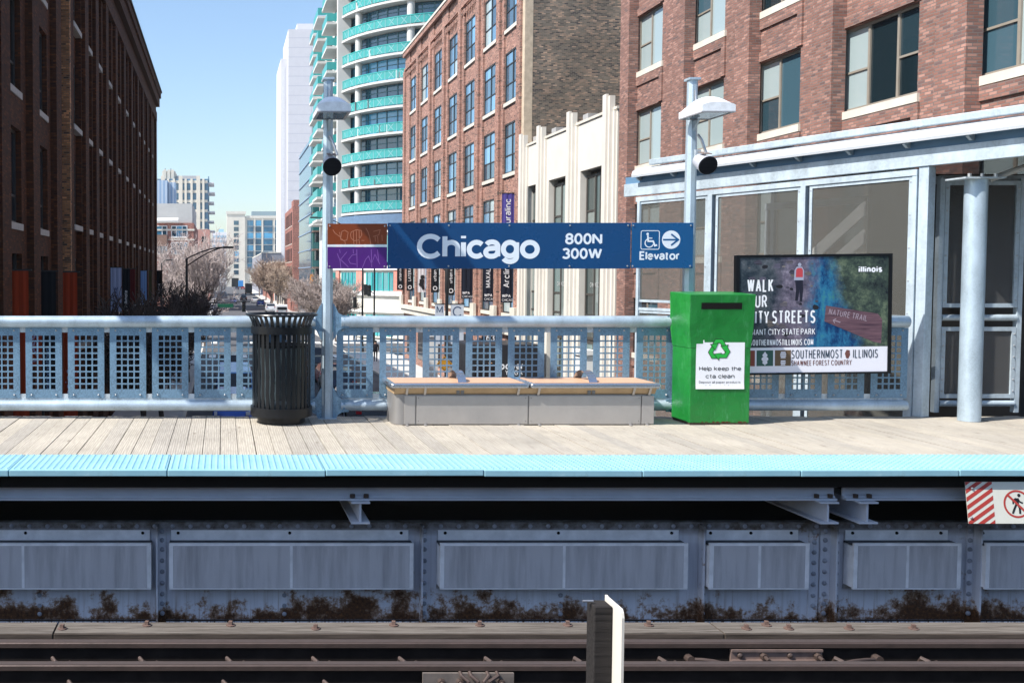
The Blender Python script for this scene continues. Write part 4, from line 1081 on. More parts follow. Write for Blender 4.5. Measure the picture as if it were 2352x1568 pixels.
v = lambda py: PZ(py, Yq) - z0
zb_ = v(797)
ph = MB().box(-W / 2 + .036, W / 2 - .036, -.004, -.001, zb_ + .0005, H - .026).build('poster_photo', m_poster(), t)
bn = MB().box(-W / 2 + .036, W / 2 - .036, -.004, -.001, .0205, zb_).build('poster_footer', flat('poster white', (.78, .78, .84), .3), t)
pf = lambda a, b, d: (a, -.0045 - d, b)
Wt = flat('poster lettering', (.86, .87, .90), .4)
for s, px, y0_, y1_, wd, al in (('WALK', 1719, 669, 639, 60, 'l'), ('OUR', 1719, 705, 676, 46, 'l'), ('CITY STREETS', 1719, 742, 712, 157, 'l'), ('GIANT CITY STATE PARK', 1726, 768, 754, 150, 'l'), ('SOUTHERNMOSTILLINOIS.COM', 1726, 792, 778, 146, 'l')):
    h_ = v(y1_) - v(y0_)
    m = MB(); text(m, s, h_, pf, u(px), v(y0_), .12 if h_ < .1 else .13, 1, .10, al, u(px + wd) - u(px), .22); m.build('poster_words', Wt, ph)
m = MB(); text(m, 'illinois', v(612) - v(627), pf, u(1974), v(627), .24, 1, .07, 'l', u(2028) - u(1974)); m.build('state_logo', Wt, ph)
m = MB(); text(m, 'SOUTHERNMOST', v(803) - v(823), pf, u(1822), v(823), .10, 1, .1, 'l', u(1940) - u(1822)); text(m, 'ILLINOIS', v(803) - v(823), pf, u(1964), v(823), .10, 1, .1, 'l', u(2021) - u(1964)); m.build('footer_words', flat('poster navy', (.03, .05, .08)), bn)
m = MB(); text(m, 'SHAWNEE FOREST COUNTRY', v(827) - v(839), pf, u(1822), v(839), .12, 1, .1, 'l', u(1961) - u(1822)); m.build('footer_words', flat('poster brown', (.16, .06, .05)), bn)
m = MB(); poly(m, [(u(1948), v(823)), (u(1945), v(812)), (u(1949), v(804)), (u(1956), v(805)), (u(1957), v(816)), (u(1953), v(824))], pf); m.build('state_shape', flat('poster brown', (.16, .06, .05)), bn)
for px0, px1, col in ((1700, 1739, (.22, .05, .03)), (1742, 1781, (.03, .10, .08)), (1784, 1822, (.14, .09, .05))):
    m = MB(); poly(m, [(u(px0), v(839)), (u(px1 - 1), v(839)), (u(px1 - 1), v(803)), (u(px0), v(803))], pf, .0006); m.build('footer_icon', flat('icon %d' % px0, col), bn)
m = MB(); lx = u(1761)
for k, (dz, hw) in enumerate(((809, .010), (814, .022), (819, .016), (823, .030), (828, .018), (831, .022), (835, .006))): disc(m, lx - hw * .45, v(dz), hw * .75, pf, .0012 + .0002 * k, 10); disc(m, lx + hw * .45, v(dz), hw * .75, pf, .0013 + .0002 * k, 10)
ribbon(m, [(lx, v(806)), (lx, v(838))], .006, .003, 0, pf); m.build('leaf_icon', flat('poster white', (.78, .78, .84), .3), bn)
m = MB(); bx = u(1803)
for k, (dz, hw) in enumerate(((808, .026), (812, .032), (816, .031), (820, .026), (828, .026), (832, .028), (836, .024))): poly(m, [(bx - hw, v(dz + 1.4)), (bx + hw, v(dz + 1.4)), (bx + hw * .9, v(dz - 1.6)), (bx - hw * .9, v(dz - 1.6))], pf, .0012)
m.build('boot_print_icon', flat('poster white', (.78, .78, .84), .3), bn)
# the hiker and the wooden trail sign in the printed picture
rr = random.Random(17)
for k in range(45):
    px_, py_ = rr.uniform(1715, 1880), rr.uniform(600, 785)
    sz = rr.uniform(3, 11)
    g_ = rr.uniform(.4, 1.5); col = rr.choice([(.05, .055, .075), (.14, .125, .12), (.09, .085, .12), (.04, .042, .055), (.16, .145, .17)]) if k < 45 else rr.choice([(.02, .07, .13), (.06, .12, .07), (.16, .17, .12), (.015, .03, .05)])
    pts = [(u(px_ + sz * rr.uniform(.6, 1.2) * math.cos(a_ * .9)), v(py_ + .62 * sz * rr.uniform(.6, 1.2) * math.sin(a_ * .9))) for a_ in range(7)]
    m = MB(); poly(m, pts[::-1], pf, .0003 + .000004 * k); m.build('printed_rock', m_timber('print rock %d' % (k % 9), tuple(round(x * g_, 3) for x in col), tuple(round(x * g_ * .4, 3) for x in col)) if k < 9 else bpy.data.materials['print rock %d' % (k % 9)], ph)
m = MB(); poly(m, [(u(1829), v(690)), (u(1831), v(662)), (u(1828), v(641)), (u(1846), v(641)), (u(1847), v(664)), (u(1845), v(692)), (u(1840), v(692)), (u(1839), v(664)), (u(1835), v(690))], pf, .001); m.build('printed_trousers', flat('print dark', (.012, .012, .025)), ph)
m = MB(); poly(m, [(u(1826), v(643)), (u(1827), v(620)), (u(1832), v(612)), (u(1844), v(612)), (u(1849), v(621)), (u(1848), v(643))], pf, .0014); disc(m, u(1838.5), v(607.5), .019, pf, .0016, 12); m.build('printed_jacket', flat('print pale', (.36, .38, .48)), ph)
m = MB(); poly(m, [(u(1830), v(636)), (u(1830.5), v(619)), (u(1834), v(615)), (u(1843), v(615)), (u(1846), v(620)), (u(1846), v(636))], pf, .002); disc(m, u(1838), v(630), .012, pf, .0021, 8); m.build('printed_rucksack', flat('print red', (.50, .06, .07)), ph)
m = MB(); poly(m, [(u(1897), v(738)), (u(1900), v(702)), (u(2020), v(722)), (u(2030), v(735)), (u(2028), v(790)), (u(2010), v(786))], pf, .001); m.build('printed_trail_sign', m_timber('printed plank', (.15, .085, .105), (.05, .028, .045)), ph)
m = MB(); th = R(-11)
tp = lambda a, b, d: pf(u(1906) + a * math.cos(th) - b * math.sin(th), v(722) + a * math.sin(th) + b * math.cos(th), d + .0015)
text(m, 'NATURE TRAIL', .062, tp, 0, 0, .12, 1, .14, 'l', .41); ribbon(m, [(.14, -.06), (.06, -.05)], .010, .0004, 0, tp); ribbon(m, [(.06, -.05), (.09, -.03)], .008, .0004, 0, tp); ribbon(m, [(.06, -.05), (.085, -.08)], .008, .0006, 0, tp)
m.build('printed_trail_words', flat('print carving', (.34, .27, .32)), ph)
# ------------------------------------------------------------------ elevator shelter at the right
SA = Vector((PX(2112, 10.42) , 10.42, 0)); SR = math.atan2(-.941, .339)
Xd, Yd = Vector((.339, -.941, 0)), Vector((.941, .339, 0))     # along the wall towards the tracks; into the shelter
def W_(px, py, off=0):
    """where the sight line meets the shelter wall plane (off = metres into the shelter): (along, height)"""
    d = ray(px, py); o = Vector((0, 0, CAMZ)); q = SA + Yd * off
    s = (q - o).dot(Yd) / d.dot(Yd); p = o + d * s
    return (p - SA).dot(Xd), p.z
t = thing('elevator_shelter', SA, 'galvanised steel elevator shelter with mesh screens and a sloping roof', 'shelter', rz=SR)
tw = lambda px, py, off=0: W_(px, py, off)[0]
hw = lambda px, py, off=0: W_(px, py, off)[1]
FAR = tw(1463, 560); NEAR = 1.9
zfr1, zbm0, zbm1 = hw(2105, 396), hw(2105, 384), hw(2105, 345)
# corner column (square) and its head
c0 = tw(2113, 700)
MB().box(-.03, .075, -.012, .10, 0, zbm0 - .002).build('corner_column', M_SHELT, t, bevel=.006)
# horizontal beam, gutter and roof
MB().box(FAR - .25, NEAR, -.03, .05, zbm0, zbm1).build('head_beam', M_SHELT, t, bevel=.004)
zl = hw(2129, 322, -.14)
roof = MB()
roof.prism([(-.15, zl), (-.05, zl + .03), (2.6, zl + .16), (2.6, zl + .22), (-.035, zl + .14), (-.135, zl + .09), (-.155, zl + .03)], lambda u, v, w: (w, u, v), tw(1452, 400, -.14), NEAR)
roof.build('roof', plain('roof sheet', (.50, .53, .56), .5, .1, .06, 2), t)
MB().box(tw(1490, 365, -.1), NEAR, -.10, -.02, zl + .155, zl + .235).build('gutter', M_SHELT, t, bevel=.01)
MB().box(FAR - .25, NEAR, .0, .04, zbm1 + .002, zl + .03).build('fascia_panel', plain('fascia eave shade', (.10, .20, .32), .5, 0, .1), t)  # blue shade under the roof lip is put into the panel colour
for i in range(9):
    x = FAR + .05 + i * .65
    MB().prism([(-.10, zl - .002), (-.001, zl + .02), (-.001, zbm1 + .03), (-.04, zbm1 + .03)], lambda u, v, w: (w, u, v), x, x + .03).build('roof_bracket', M_SHELT, t)
# posts and transoms of the screen wall
MB().box(FAR, -.035, -.035, .02, zfr1 - .035, zfr1 + .03).build('head_rail', M_SHELT, t)
for px, w in ((1466, .05), (1627, .075), (1840, .065)):
    x = tw(px, 620); MB().box(x, x + w, -.04, .03, -1.6, zfr1 - .036).build('mullion', M_SHELT, t)
MB().box(-.085, -.036, -.03, .03, -.4, zfr1 - .036).build('mullion', M_SHELT, t)
zt_ = hw(1500, 699)
def screen(x0, x1, z0, z1, name='screen_frame', mat=M_SCREEN, y=-.005):
    f = .035
    o = MB().box(x0, x0 + f, y - .015, y + .01, z0, z1).box(x1 - f, x1, y - .015, y + .01, z0, z1).box(x0 + f + .0005, x1 - f - .0005, y - .015, y + .01, z0, z0 + f).box(x0 + f + .0005, x1 - f - .0005, y - .015, y + .01, z1 - f, z1).build(name, M_SHELT, t)
    MB().box(x0 + f, x1 - f, y - .003, y - .001, z0 + f, z1 - f).build('mesh', mat, o)
    b = MB(); n = max(3, int((z1 - z0) / .3))
    for i in range(n):
        for x in (x0 + f / 2, x1 - f / 2): b.dome((x, y - .015, z0 + .06 + (z1 - z0 - .12) * i / (n - 1)), .009, (0, -1, 0), 6)
    b.build('bolts', M_BOLT, o)
xs = [FAR + .055, tw(1626, 620) - .01, tw(1627, 620) + .12, tw(1839, 620) - .01, tw(1840, 620) + .105, -.09]
for i in (0, 2, 4): screen(xs[i], xs[i + 1], zt_ + .03 if i == 0 else zt_ - .05, zfr1 - .04)
MB().box(FAR + .05, -.086, -.03, .02, zt_ - .09, zt_ - .052).build('transom', M_SHELT, t)
for i in (0, 2, 4): screen(xs[i], xs[i + 1], -1.2, zt_ - .095)
MB().box(FAR + .05, -.086, -.03, .02, -1.28, -1.205).build('sill_rail', M_SHELT, t)
# far gable end
for y in (1.3, 2.5): MB().box(FAR, FAR + .06, y, y + .06, -1.64, zfr1).build('far_post', M_SHELT, t)
for x in (FAR + .1, -2.2, -.3, 1.5): MB().box(x, x + .06, 2.5, 2.56, -1.64, zl + .1).build('rear_post', M_SHELT, t)
MB().box(FAR, NEAR, 2.49, 2.55, zfr1 - .1, zfr1).box(FAR, NEAR, 2.49, 2.55, .9, .98).build('rear_rail', M_SHELT, t)
# inside: floor, an added dark mesh, and white plates standing in for sun patches
MB().box(FAR, NEAR, .05, 3.2, -1.75, -1.65).build('landing_floor', M_WALK, t)
MB().box(FAR + .07, NEAR, 2.60, 2.604, -1.64, zl + .08).build('rear_dimming_mesh', M_SCREEN2, t)  # added to darken what shows through the front screens
for k, dz in enumerate((0, .32)):
    a = Vector((tw(1880, 580, .08) - .1, .08, hw(1880, 590, .08) - dz)); b = Vector((tw(1985, 480, .08), .08, hw(1985, 478, .08) - dz))
    n_ = Vector((0, 0, .085)); c_ = a + (a - b) * .35; m = MB()
    for y in (0, .03): m.quad(*[p + Vector((0, y, 0)) for p in (c_ - n_, b - n_, b + n_, c_ + n_)])
    m.build('sun_patch', plain('sun patch white', (.8, .8, .78), .4), t)
# right bay over the platform: tall mesh frames behind the round pillar (square to the tracks)
YW = 10.75
t2 = thing('mesh_screen', (PX(2250, YW), YW, 0), 'tall dark mesh screen in two bays behind the round pillar', 'screen')
x0, xm, x1 = PX(2150, YW), PX(2158, YW), PX(2345, YW)
zt2, zm1, zm0, zb2 = PZ(410, YW), PZ(712, YW), PZ(738, YW), PZ(930, YW)
for a, b in ((x0, x0 + .055), (x1 - .05, x1)): MB().box(a, b, YW - .03, YW + .03, .0, zt2).build('post', M_SHELT, t2)
m = MB().cyl((x0 + .06, YW - .01, (zm0 + zm1) / 2 - .02), (x1 - .055, YW - .01, (zm0 + zm1) / 2 - .02), .035, n=16); m.build('rail', M_SHELT, t2, True)
MB().cyl((x0 + .06, YW - .01, .10), (x1 - .055, YW - .01, .10), .035, n=16).build('rail', M_SHELT, t2, True)
def frame2(z0, z1):
    f = .045; a, b = x0 + .06, x1 - .055
    o = MB().box(a, a + f, YW - .03, YW, z0, z1).box(b - f, b, YW - .03, YW, z0, z1).box(a + f + .0005, b - f - .0005, YW - .03, YW, z0, z0 + f).box(a + f + .0005, b - f - .0005, YW - .03, YW, z1 - f, z1).build('screen_frame', M_SHELT, t2)
    MB().box(a + f, b - f, YW - .012, YW - .009, z0 + f, z1 - f).build('mesh', M_SCREEN2, o)
    n = 6
    for i in range(n):
        for x in (a + .02, b - .02): MB().dome((x, YW - .03, z0 + .08 + (z1 - z0 - .16) * i / (n - 1)), .010, (0, -1, 0), 6).build('bolt', M_BOLT, o)
frame2(zm1 + .03, zt2 - .03); frame2(.16, zm0 - .06)
# canopy ceiling over the right of the platform
t3 = thing('platform_canopy', (PX(2400, 10.4), 10.4, 2.6), 'dark underside of the canopy over the round pillar', 'canopy')
zc = zbm1 + .02
cn = MB(); pA = SA + Xd * -.02 + Yd * .10; pB = SA + Xd * 1.88 + Yd * .10
poly3 = [pA, pB, pB + Vector((6, 0, 0)), pA + Vector((6, 1.5, 0))]
n = len(cn.v); cn.v += [Vector((p.x, p.y, zc)) for p in poly3] + [Vector((p.x, p.y, zc + .08)) for p in poly3]
cn.f += [(0, 1, 2, 3), (7, 6, 5, 4), (0, 4, 5, 1), (1, 5, 6, 2), (2, 6, 7, 3), (3, 7, 4, 0)]
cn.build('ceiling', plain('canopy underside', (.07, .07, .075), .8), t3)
MB().box(PX(2150, 10.9), PX(2420, 10.9), 10.85, 10.95, 2.55, 2.64).build('joist', M_SHELT, t3)
MB().tube([(PX(2270, 10.1), 10.12, PZ(412, 10.1)), (PX(2420, 9.9), 9.8, PZ(352, 9.9))], .03, 8).build('brace', plain('brace grey', (.40, .40, .39), .6), t3)
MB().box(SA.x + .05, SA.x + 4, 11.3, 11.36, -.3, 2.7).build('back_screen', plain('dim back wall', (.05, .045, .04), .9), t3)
# round pillar
px_ = PX(2236, 10.12)
t = thing('round_pillar', (px_, 10.12, 0), 'round galvanised pillar standing in front of the dark mesh screen', 'pillar')
MB().cyl((px_, 10.12, 0), (px_, 10.12, PZ(413, 10.12)), .102, n=32).build('shaft', M_TUBE, t, True)
z = PZ(413, 10.12)
MB().box(px_ - .22, px_ + .20, 9.98, 10.26, z + .001, z + .018).build('cap_plate', M_GALV, t)
for dx in (-.15, -.02, .12): MB().cyl((px_ + dx, 10.02, z + .019), (px_ + dx, 10.02, z + .055), .018, n=6).build('cap_bolt', M_BOLT, t)
# slender square posts right beside the corner column
# the beams of a gantry out of frame to the left whose shadow falls across the sign
def gantry(x, lab, w):
    t = thing('gantry_beam', (x, 9.0, -5.86), lab, 'beam', 'gantry beams over the platform end')
    return t
# ------------------------------------------------------------------ the street below and its buildings
ZS = -5.86
XL, XRT = -5.7, 15.6            # building lines left and right
CL, CR = -1.9, 11.4             # kerbs
struct('ground', MB().quad((-1500, 13, ZS - .16), (1500, 13, ZS - .16), (1500, 2500, ZS - .16), (-1500, 2500, ZS - .16)), M_WALK)
struct('lower_ground', MB().quad((-60, -25, ZS - .164), (80, -25, ZS - .164), (80, 13, ZS - .164), (-60, 13, ZS - .164)), flat('dim ground', (.08, .08, .08), .9))
struct('street', MB().box(CL, CR, 14, 640, ZS - .3, ZS), M_ASPHALT)
struct('pavement_left', MB().box(XL, CL - .15, 14, 560, ZS - .3, ZS + .13), M_WALK)
struct('pavement_right', MB().box(CR + .15, XRT, 14, 560, ZS - .3, ZS + .13), M_WALK)
struct('kerb_left', MB().box(CL - .1495, CL - .0005, 14, 560, ZS - .3, ZS + .14), M_STONE)
struct('kerb_right', MB().box(CR + .0005, CR + .1495, 14, 560, ZS - .3, ZS + .14), M_STONE)
struct('cross_street', MB().box(-400, 400, 90, 101, ZS - .005, ZS + .134), M_ASPHALT)
mb = MB()
for y in range(20, 420, 8):
    if not 86 < y < 104: mb.box(4.7, 4.82, y, y + 4, ZS + .001, ZS + .005)
for x in range(9): mb.box(-1.2 + x * 1.4, -.6 + x * 1.4, 85.5, 88.5, ZS + .001, ZS + .005); mb.box(-1.2 + x * 1.4, -.6 + x * 1.4, 102.5, 105.5, ZS + .001, ZS + .005)
mb.box(4.9, 11.2, 83.8, 84.3, ZS + .001, ZS + .005)
struct('road_markings', mb, M_ROADPAINT)

class FB(MB):
    """boxes on a facade: u along the wall, d out of it, z up"""
    def __init__(s, kind, at): MB.__init__(s); s.k = kind; s.at = at
    def b(s, u0, u1, d0, d1, z0, z1):
        if s.k == 'E': return s.box(s.at + d0, s.at + d1, u0, u1, z0, z1)        # looks east (+x), left side of the street
        if s.k == 'W': return s.box(s.at - d1, s.at - d0, u0, u1, z0, z1)        # looks west (-x), right side of the street
        return s.box(u0, u1, s.at - d1, s.at - d0, z0, z1)                        # looks south, to the camera
    def pos(s, u, d, z):
        return {'E': (s.at + d, u, z), 'W': (s.at - d, u, z), 'S': (u, s.at - d, z)}[s.k]
RZ = {'E': R(90), 'W': R(-90), 'S': 0}
WIN = {}
def window_set(key, w, h, bars_v, bars_h, fmat, gmat, fw=.07, sill=None, smat=None):
    f = MB().box(-w / 2, -w / 2 + fw, -.05, .03, 0, h).box(w / 2 - fw, w / 2, -.05, .03, 0, h).box(-w / 2 + fw, w / 2 - fw, -.05, .03, 0, fw).box(-w / 2 + fw, w / 2 - fw, -.05, .03, h - fw, h)
    for x in bars_v: f.box(w * x - fw / 2, w * x + fw / 2, -.045, .02, fw + .001, h - fw - .001)
    xs = [-.5] + list(bars_v) + [.5]
    for seg, z in bars_h:
        a, b = w * xs[seg], w * xs[seg + 1]; f.box(a + fw / 2 + .001, b - fw / 2 - .001, -.04, .02, h * z - fw * .35, h * z + fw * .35)
    g = MB()
    for seg in range(len(xs) - 1):
        zz = [fw / h] + sorted(z for s_, z in bars_h if s_ == seg) + [1 - fw / h]
        for z0, z1 in zip(zz, zz[1:]): g.box(w * max(xs[seg], -.5 + fw * .8 / w), w * min(xs[seg + 1], .5 - fw * .8 / w), -.005, .012, h * z0, h * z1 - .002)
    WIN[key] = (f.data('window', fmat), g.data('pane', gmat), MB().box(-w / 2 - .08, w / 2 + .08, -(sill or 0), .05, -.20, -.002).data('sill', smat) if sill else None)
def window(b, key, pos, k, name='window'):
    f, g, s = WIN[key]
    o = bpy.data.objects.new(name, f); COL.objects.link(o); o.parent = b; o.rotation_euler = (0, 0, RZ[k]); o.location = Vector(pos) - OFF[b]
    p = bpy.data.objects.new('pane', g); COL.objects.link(p); p.parent = o
    if s: q = bpy.data.objects.new('sill', s); COL.objects.link(q); q.parent = o
    return o
def wall_grid(fb, u0, u1, z0, z1, cols, rows, th=.35, sp=.05):
    """piers full height between the windows and spandrels set a little back between the rows"""
    cols = sorted(cols); e = u0
    for c, w in cols: fb.b(e, c - w / 2, -th, 0, z0, z1); e = c + w / 2
    fb.b(e, u1, -th, 0, z0, z1)
    for c, w in cols:
        q = z0
        for z, h in sorted(rows): fb.b(c - w / 2, c + w / 2, -th, -sp, q, z); q = z + h
        fb.b(c - w / 2, c + w / 2, -th, -sp, q, z1)
    return fb

# ---- C: the red brick loft building in the middle
y0, y1 = 50.6, 83.2; ZT = 20.1
b = thing('loft_building', (20, 66, ZS), 'red brick loft building with rows of black framed windows behind the sign', 'building')
cols = [(y, 2.7) for y in (79.9, 75.4, 70.8, 66.2, 61.7, 57.1, 52.8)]
rows = [(z, 2.75) for z in (-.62, 3.15, 7.05, 10.95, 14.95)]
fb = FB('W', XRT); wall_grid(fb, y0, y1, -1.1, ZT, cols, rows, .4, .10)
fb.build('wall', M_BRICK_C, b)
fb = FB('W', XRT)
ys = [y1] + [(cols[i][0] + cols[i + 1][0]) / 2 for i in range(6)] + [y0 + .5]
for y in ys: fb.b(y - .35, y + .35, .003, .13, -1.1, 18.75)
fb.build('pilasters', M_BRICK_C, b)
fb = FB('W', XRT); fb.b(y0, y1 + .1, .003, .10, 18.76, 18.95).b(y0, y1 + .1, .003, .22, 19.9, 20.25)
for i in range(80): yy = y0 + .2 + i * .405; fb.b(yy, yy + .2, .0031, .09, 18.2, 18.5)
fb.build('corbels', M_BRICK_C, b)
fb = FB('W', XRT); fb.b(y0, y1 + .2, -.3, .28, 20.251, 20.42); fb.build('coping', M_STONE, b)
fb = FB('W', XRT); fb.b(y0, y1 + .1, .0, .35, -1.35, -1.05).b(y0, y1 + .1, -.2, .22, -1.75, -1.351)
for y in ys: fb.b(y - .42, y + .42, .131, .30, -1.049, -.25)
fb.build('stone_cornice', M_STONE, b)
fb = FB('W', XRT); fb.b(y0, y1, -.4, -.02, ZS, -1.76); fb.build('ground_storey', M_BRICK_C, b)
for y, w in cols: FB('W', XRT).b(y - 1.5, y + 1.5, -.019, .03, ZS + .7, -2.3).build('shop_window', M_GLASS_L, b)
MB().box(XRT + .42, 34, y0 + .01, y1, ZS, ZT - .4).build('core', M_BRICK_S, b)
MB().box(XRT + .02, 34, y0 - .25, y0 - .001, ZS, ZT + .2).build('end_wall', M_BRICK_S, b)
MB().box(XRT - .02, XRT + .40, y0 - .26, y0 + .2, ZS, ZT).build('corner_quoin', plain('cream corner brick', (.52, .43, .32), .8, 0, .2, 3), b)
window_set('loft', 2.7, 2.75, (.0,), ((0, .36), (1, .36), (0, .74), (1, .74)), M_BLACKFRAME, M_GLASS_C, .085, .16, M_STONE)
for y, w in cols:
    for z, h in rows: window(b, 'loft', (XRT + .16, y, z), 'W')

# ---- D: the white terracotta building
b = thing('terracotta_building', (20, 45, ZS), 'low white terracotta building with fluted piers between the two brick buildings', 'building')
py_ = [50.6 - .6, 47.2, 43.1, 39.0]; z1 = 8.05
cols = [(48.6, 2.05), (45.15, 2.6), (41.05, 2.6)]; rows = [(-1.3, 3.3), (2.35, 3.65)]
fb = FB('W', XRT)
wall_grid(fb, 38.45, 50.3, ZS, z1, cols, [(-4.9, 10.9)], .45, .0); fb.build('wall', M_TERRA, b)
fb = FB('W', XRT)
for y in py_: fb.b(y - .30, y + .30, .003, .22, ZS, 8.62).b(y - .18, y + .18, .2201, .32, ZS, 8.7).b(y - .45, y + .45, .0031, .09, ZS, 8.0)
fb.build('piers', M_TERRA, b)
fb = FB('W', XRT); fb.b(38.4, 50.3, -.45, .06, 8.051, 8.16); fb.build('coping', M_STONE, b)
for y in py_:
    fb = FB('W', XRT); fb.b(y - .30, y + .30, -.9, -.46, 7.6, 8.6); fb.build('pier_back', plain('grey pier back', (.36, .36, .36), .8), b)
MB().box(XRT + .47, 34, 38.45, 50.3, ZS, 7.6).build('core', M_BRICK_S, b)
window_set('shop', 2.5, 3.5, (-.1, .12), ((0, .56), (2, .56), (0, .3)), plain('dark bronze frame', (.055, .05, .045), .5), glass('terracotta glass', (.05, .075, .075), .05, (.20, .24, .23), .4, .5), .11)
fb0 = FB('W', XRT)
for y, w in cols:
    for z in (2.3, -1.3, -4.85): window(b, 'shop', (XRT + .30, y, z), 'W')
# stickers on the upper glass: a yellow dot between the letters c and o
for y, w in cols:
    yd = XRT + .285
    pl_ = lambda u, v, d: (yd - d, y + .35 - u, 3.15 + v)
    m = MB(); text(m, 'c', .30, pl_, -.02, -.15, .2, 1, .1, 'l'); text(m, 'o', .26, pl_, .34, -.10, .2, 1, .1, 'l'); m.build('window_letters', M_TEXTW, b)
    m = MB(); disc(m, .45, .0, .30, pl_, -.004, 20); m.build('yellow_dot', flat('sticker yellow', (.85, .42, .02)), b)
    for s_, zz in (('CHICAGO', .98), ('PILATES', -.55)):
        pl2 = lambda u, v, d: (yd - d, y + .75 - u, zz + v)
        m = MB(); text(m, s_, .20, pl2, 0, 0, .13, 1, .1, 'l', .95); m.build('window_words', flat('faded lettering', (.50, .52, .52)), b)

# ---- E: the near brick building at the right
b = thing('brick_office_building', (20, 28, ZS), 'near red brick office building with stone sills filling the upper right', 'building')
bays = [(37.5, 33.85), (33.0, 29.75), (28.95, 25.85), (25.0, 21.4), (20.5, 17.0)]
wins = [(36.5, 2.1), (32.1, 2.1), (28.05, 2.2), (23.85, 2.9), (19.3, 2.9)]
DW = .36; rows = [(-5.3, 2.2), (-1.5, 2.1), (2.1, 2.1), (5.68, 2.1), (9.26, 2.1), (12.84, 2.1), (16.4, 2.1)]
fb = FB('W', XRT + DW)
wall_grid(fb, 14, 38.35, ZS, 19.5, wins, rows, .45, .0); fb.build('wall', M_BRICK_E, b)
fb = FB('W', XRT)
ed = [38.3] + [v for p in bays for v in p]
pil = [(37.5, 38.3), (33.0, 33.85), (28.95, 29.75), (25.0, 25.85), (20.5, 21.4), (16.2, 17.0)]
for a, c in pil: fb.b(a, c, -DW + .001, 0, ZS, 19.5)
fb.build('pilasters', M_BRICK_E, b)
# raised brick frames round the spandrels
for y, w in wins:
    for i in range(len(rows) - 1):
        a, c = rows[i][0] + rows[i][1], rows[i + 1][0]; fb = FB('W', XRT + DW)
        fb.b(y - w / 2 - .10, y - w / 2 + .12, .002, .055, a + .05, c - .22).b(y + w / 2 - .02, y + w / 2 + .12, .002, .055, a + .05, c - .22).b(y - w / 2 + .121, y + w / 2 - .021, .002, .055, c - .52, c - .22).b(y - w / 2 + .121, y + w / 2 - .021, .002, .055, a + .02, a + .30)
        fb.build('spandrel_frame', M_BRICK_E, b)
MB().box(XRT + DW + .46, 36, 14, 38.3, ZS, 19.2).build('core', M_BRICK_S, b)
window_set('office2', 2.15, 2.1, (-.02,), ((0, .47),), M_TANFRAME, M_GLASS_E, .075, .20, M_STONE)
window_set('office3', 2.9, 2.1, (-.14, .22), ((0, .47), (2, .47)), M_TANFRAME, M_GLASS_E, .075, .20, M_STONE)
for y, w in wins:
    for z, h in rows: window(b, 'office3' if w > 2.5 else 'office2', (XRT + DW + .14, y, z), 'W')

# ---- A and B: the dark brick buildings at the left
b = thing('warehouse_building', (-14, 60, ZS), 'long shaded brown brick warehouse with tall piers behind the left railing', 'building')
y0, y1 = 36.7, 82.2
wy = [38.35, 41.55, 45.0, 49.1, 53.3, 57.7, 62.1, 66.3, 70.3, 74.5, 78.4]
rows = [(-4.9, 3.0), (-.45, 2.6), (3.45, 2.6), (7.3, 2.6), (11.2, 2.6)]
fb = FB('E', XL)
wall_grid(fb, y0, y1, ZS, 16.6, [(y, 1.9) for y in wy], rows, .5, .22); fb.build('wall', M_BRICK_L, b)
fb = FB('E', XL)
for i, y in enumerate(wy[:-1]):
    m_ = (y + wy[i + 1]) / 2; fb.b(m_ - .5, m_ + .5, .003, .16, -1.2, 14.4)
fb.b(y1 - .9, y1, .003, .16, -1.2, 14.4)
fb.build('piers', M_BRICK_L, b)
fb = FB('E', XL); fb.b(y0, y1, .003, .18, 14.401, 15.1).b(y0, y1, .003, .10, 15.101, 15.6).b(y0, y1 + .1, .003, .40, 15.601, 16.3).b(y0, y1 + .1, .0031, .52, 16.301, 16.75); fb.build('cornice', M_BRICK_L, b)
fb = FB('E', XL); fb.b(y0, y1 + .2, -.3, .60, 16.751, 16.9); fb.build('coping', flat('dark coping', (.05, .03, .02), .9), b)
for z in (-1.15,): fb = FB('E', XL); fb.b(y0, y1, .0, .24, z - .25, z); fb.build('belt_course', plain('grimy stone', (.20, .17, .14), .8), b)
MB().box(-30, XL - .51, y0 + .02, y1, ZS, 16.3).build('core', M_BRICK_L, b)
MB().box(-30, XL - .001, y0 - .3, y0 - .001, ZS, 17.3).build('end_wall', M_BRICK_O, b)
window_set('mill', 1.9, 2.6, (0.0,), ((0, .33), (1, .33)), M_BLACKFRAME, M_GLASS_L, .08, .34, plain('warehouse sill', (.40, .38, .36), .8))
for y in wy:
    for z, h in rows[1:]: window(b, 'mill', (XL - .30, y, z), 'E')
for y in wy: FB('E', XL).b(y - .95, y + .95, -.34, -.30, -4.9, -1.9).build('shop_window', M_GLASS_L, b)
for y in (44.2, 42.2, 40.4):
    FB('E', XL).b(y, y + .25, .55, .62, 17.0 + 0, 17.25).build('roof_light', M_WHITE, b)

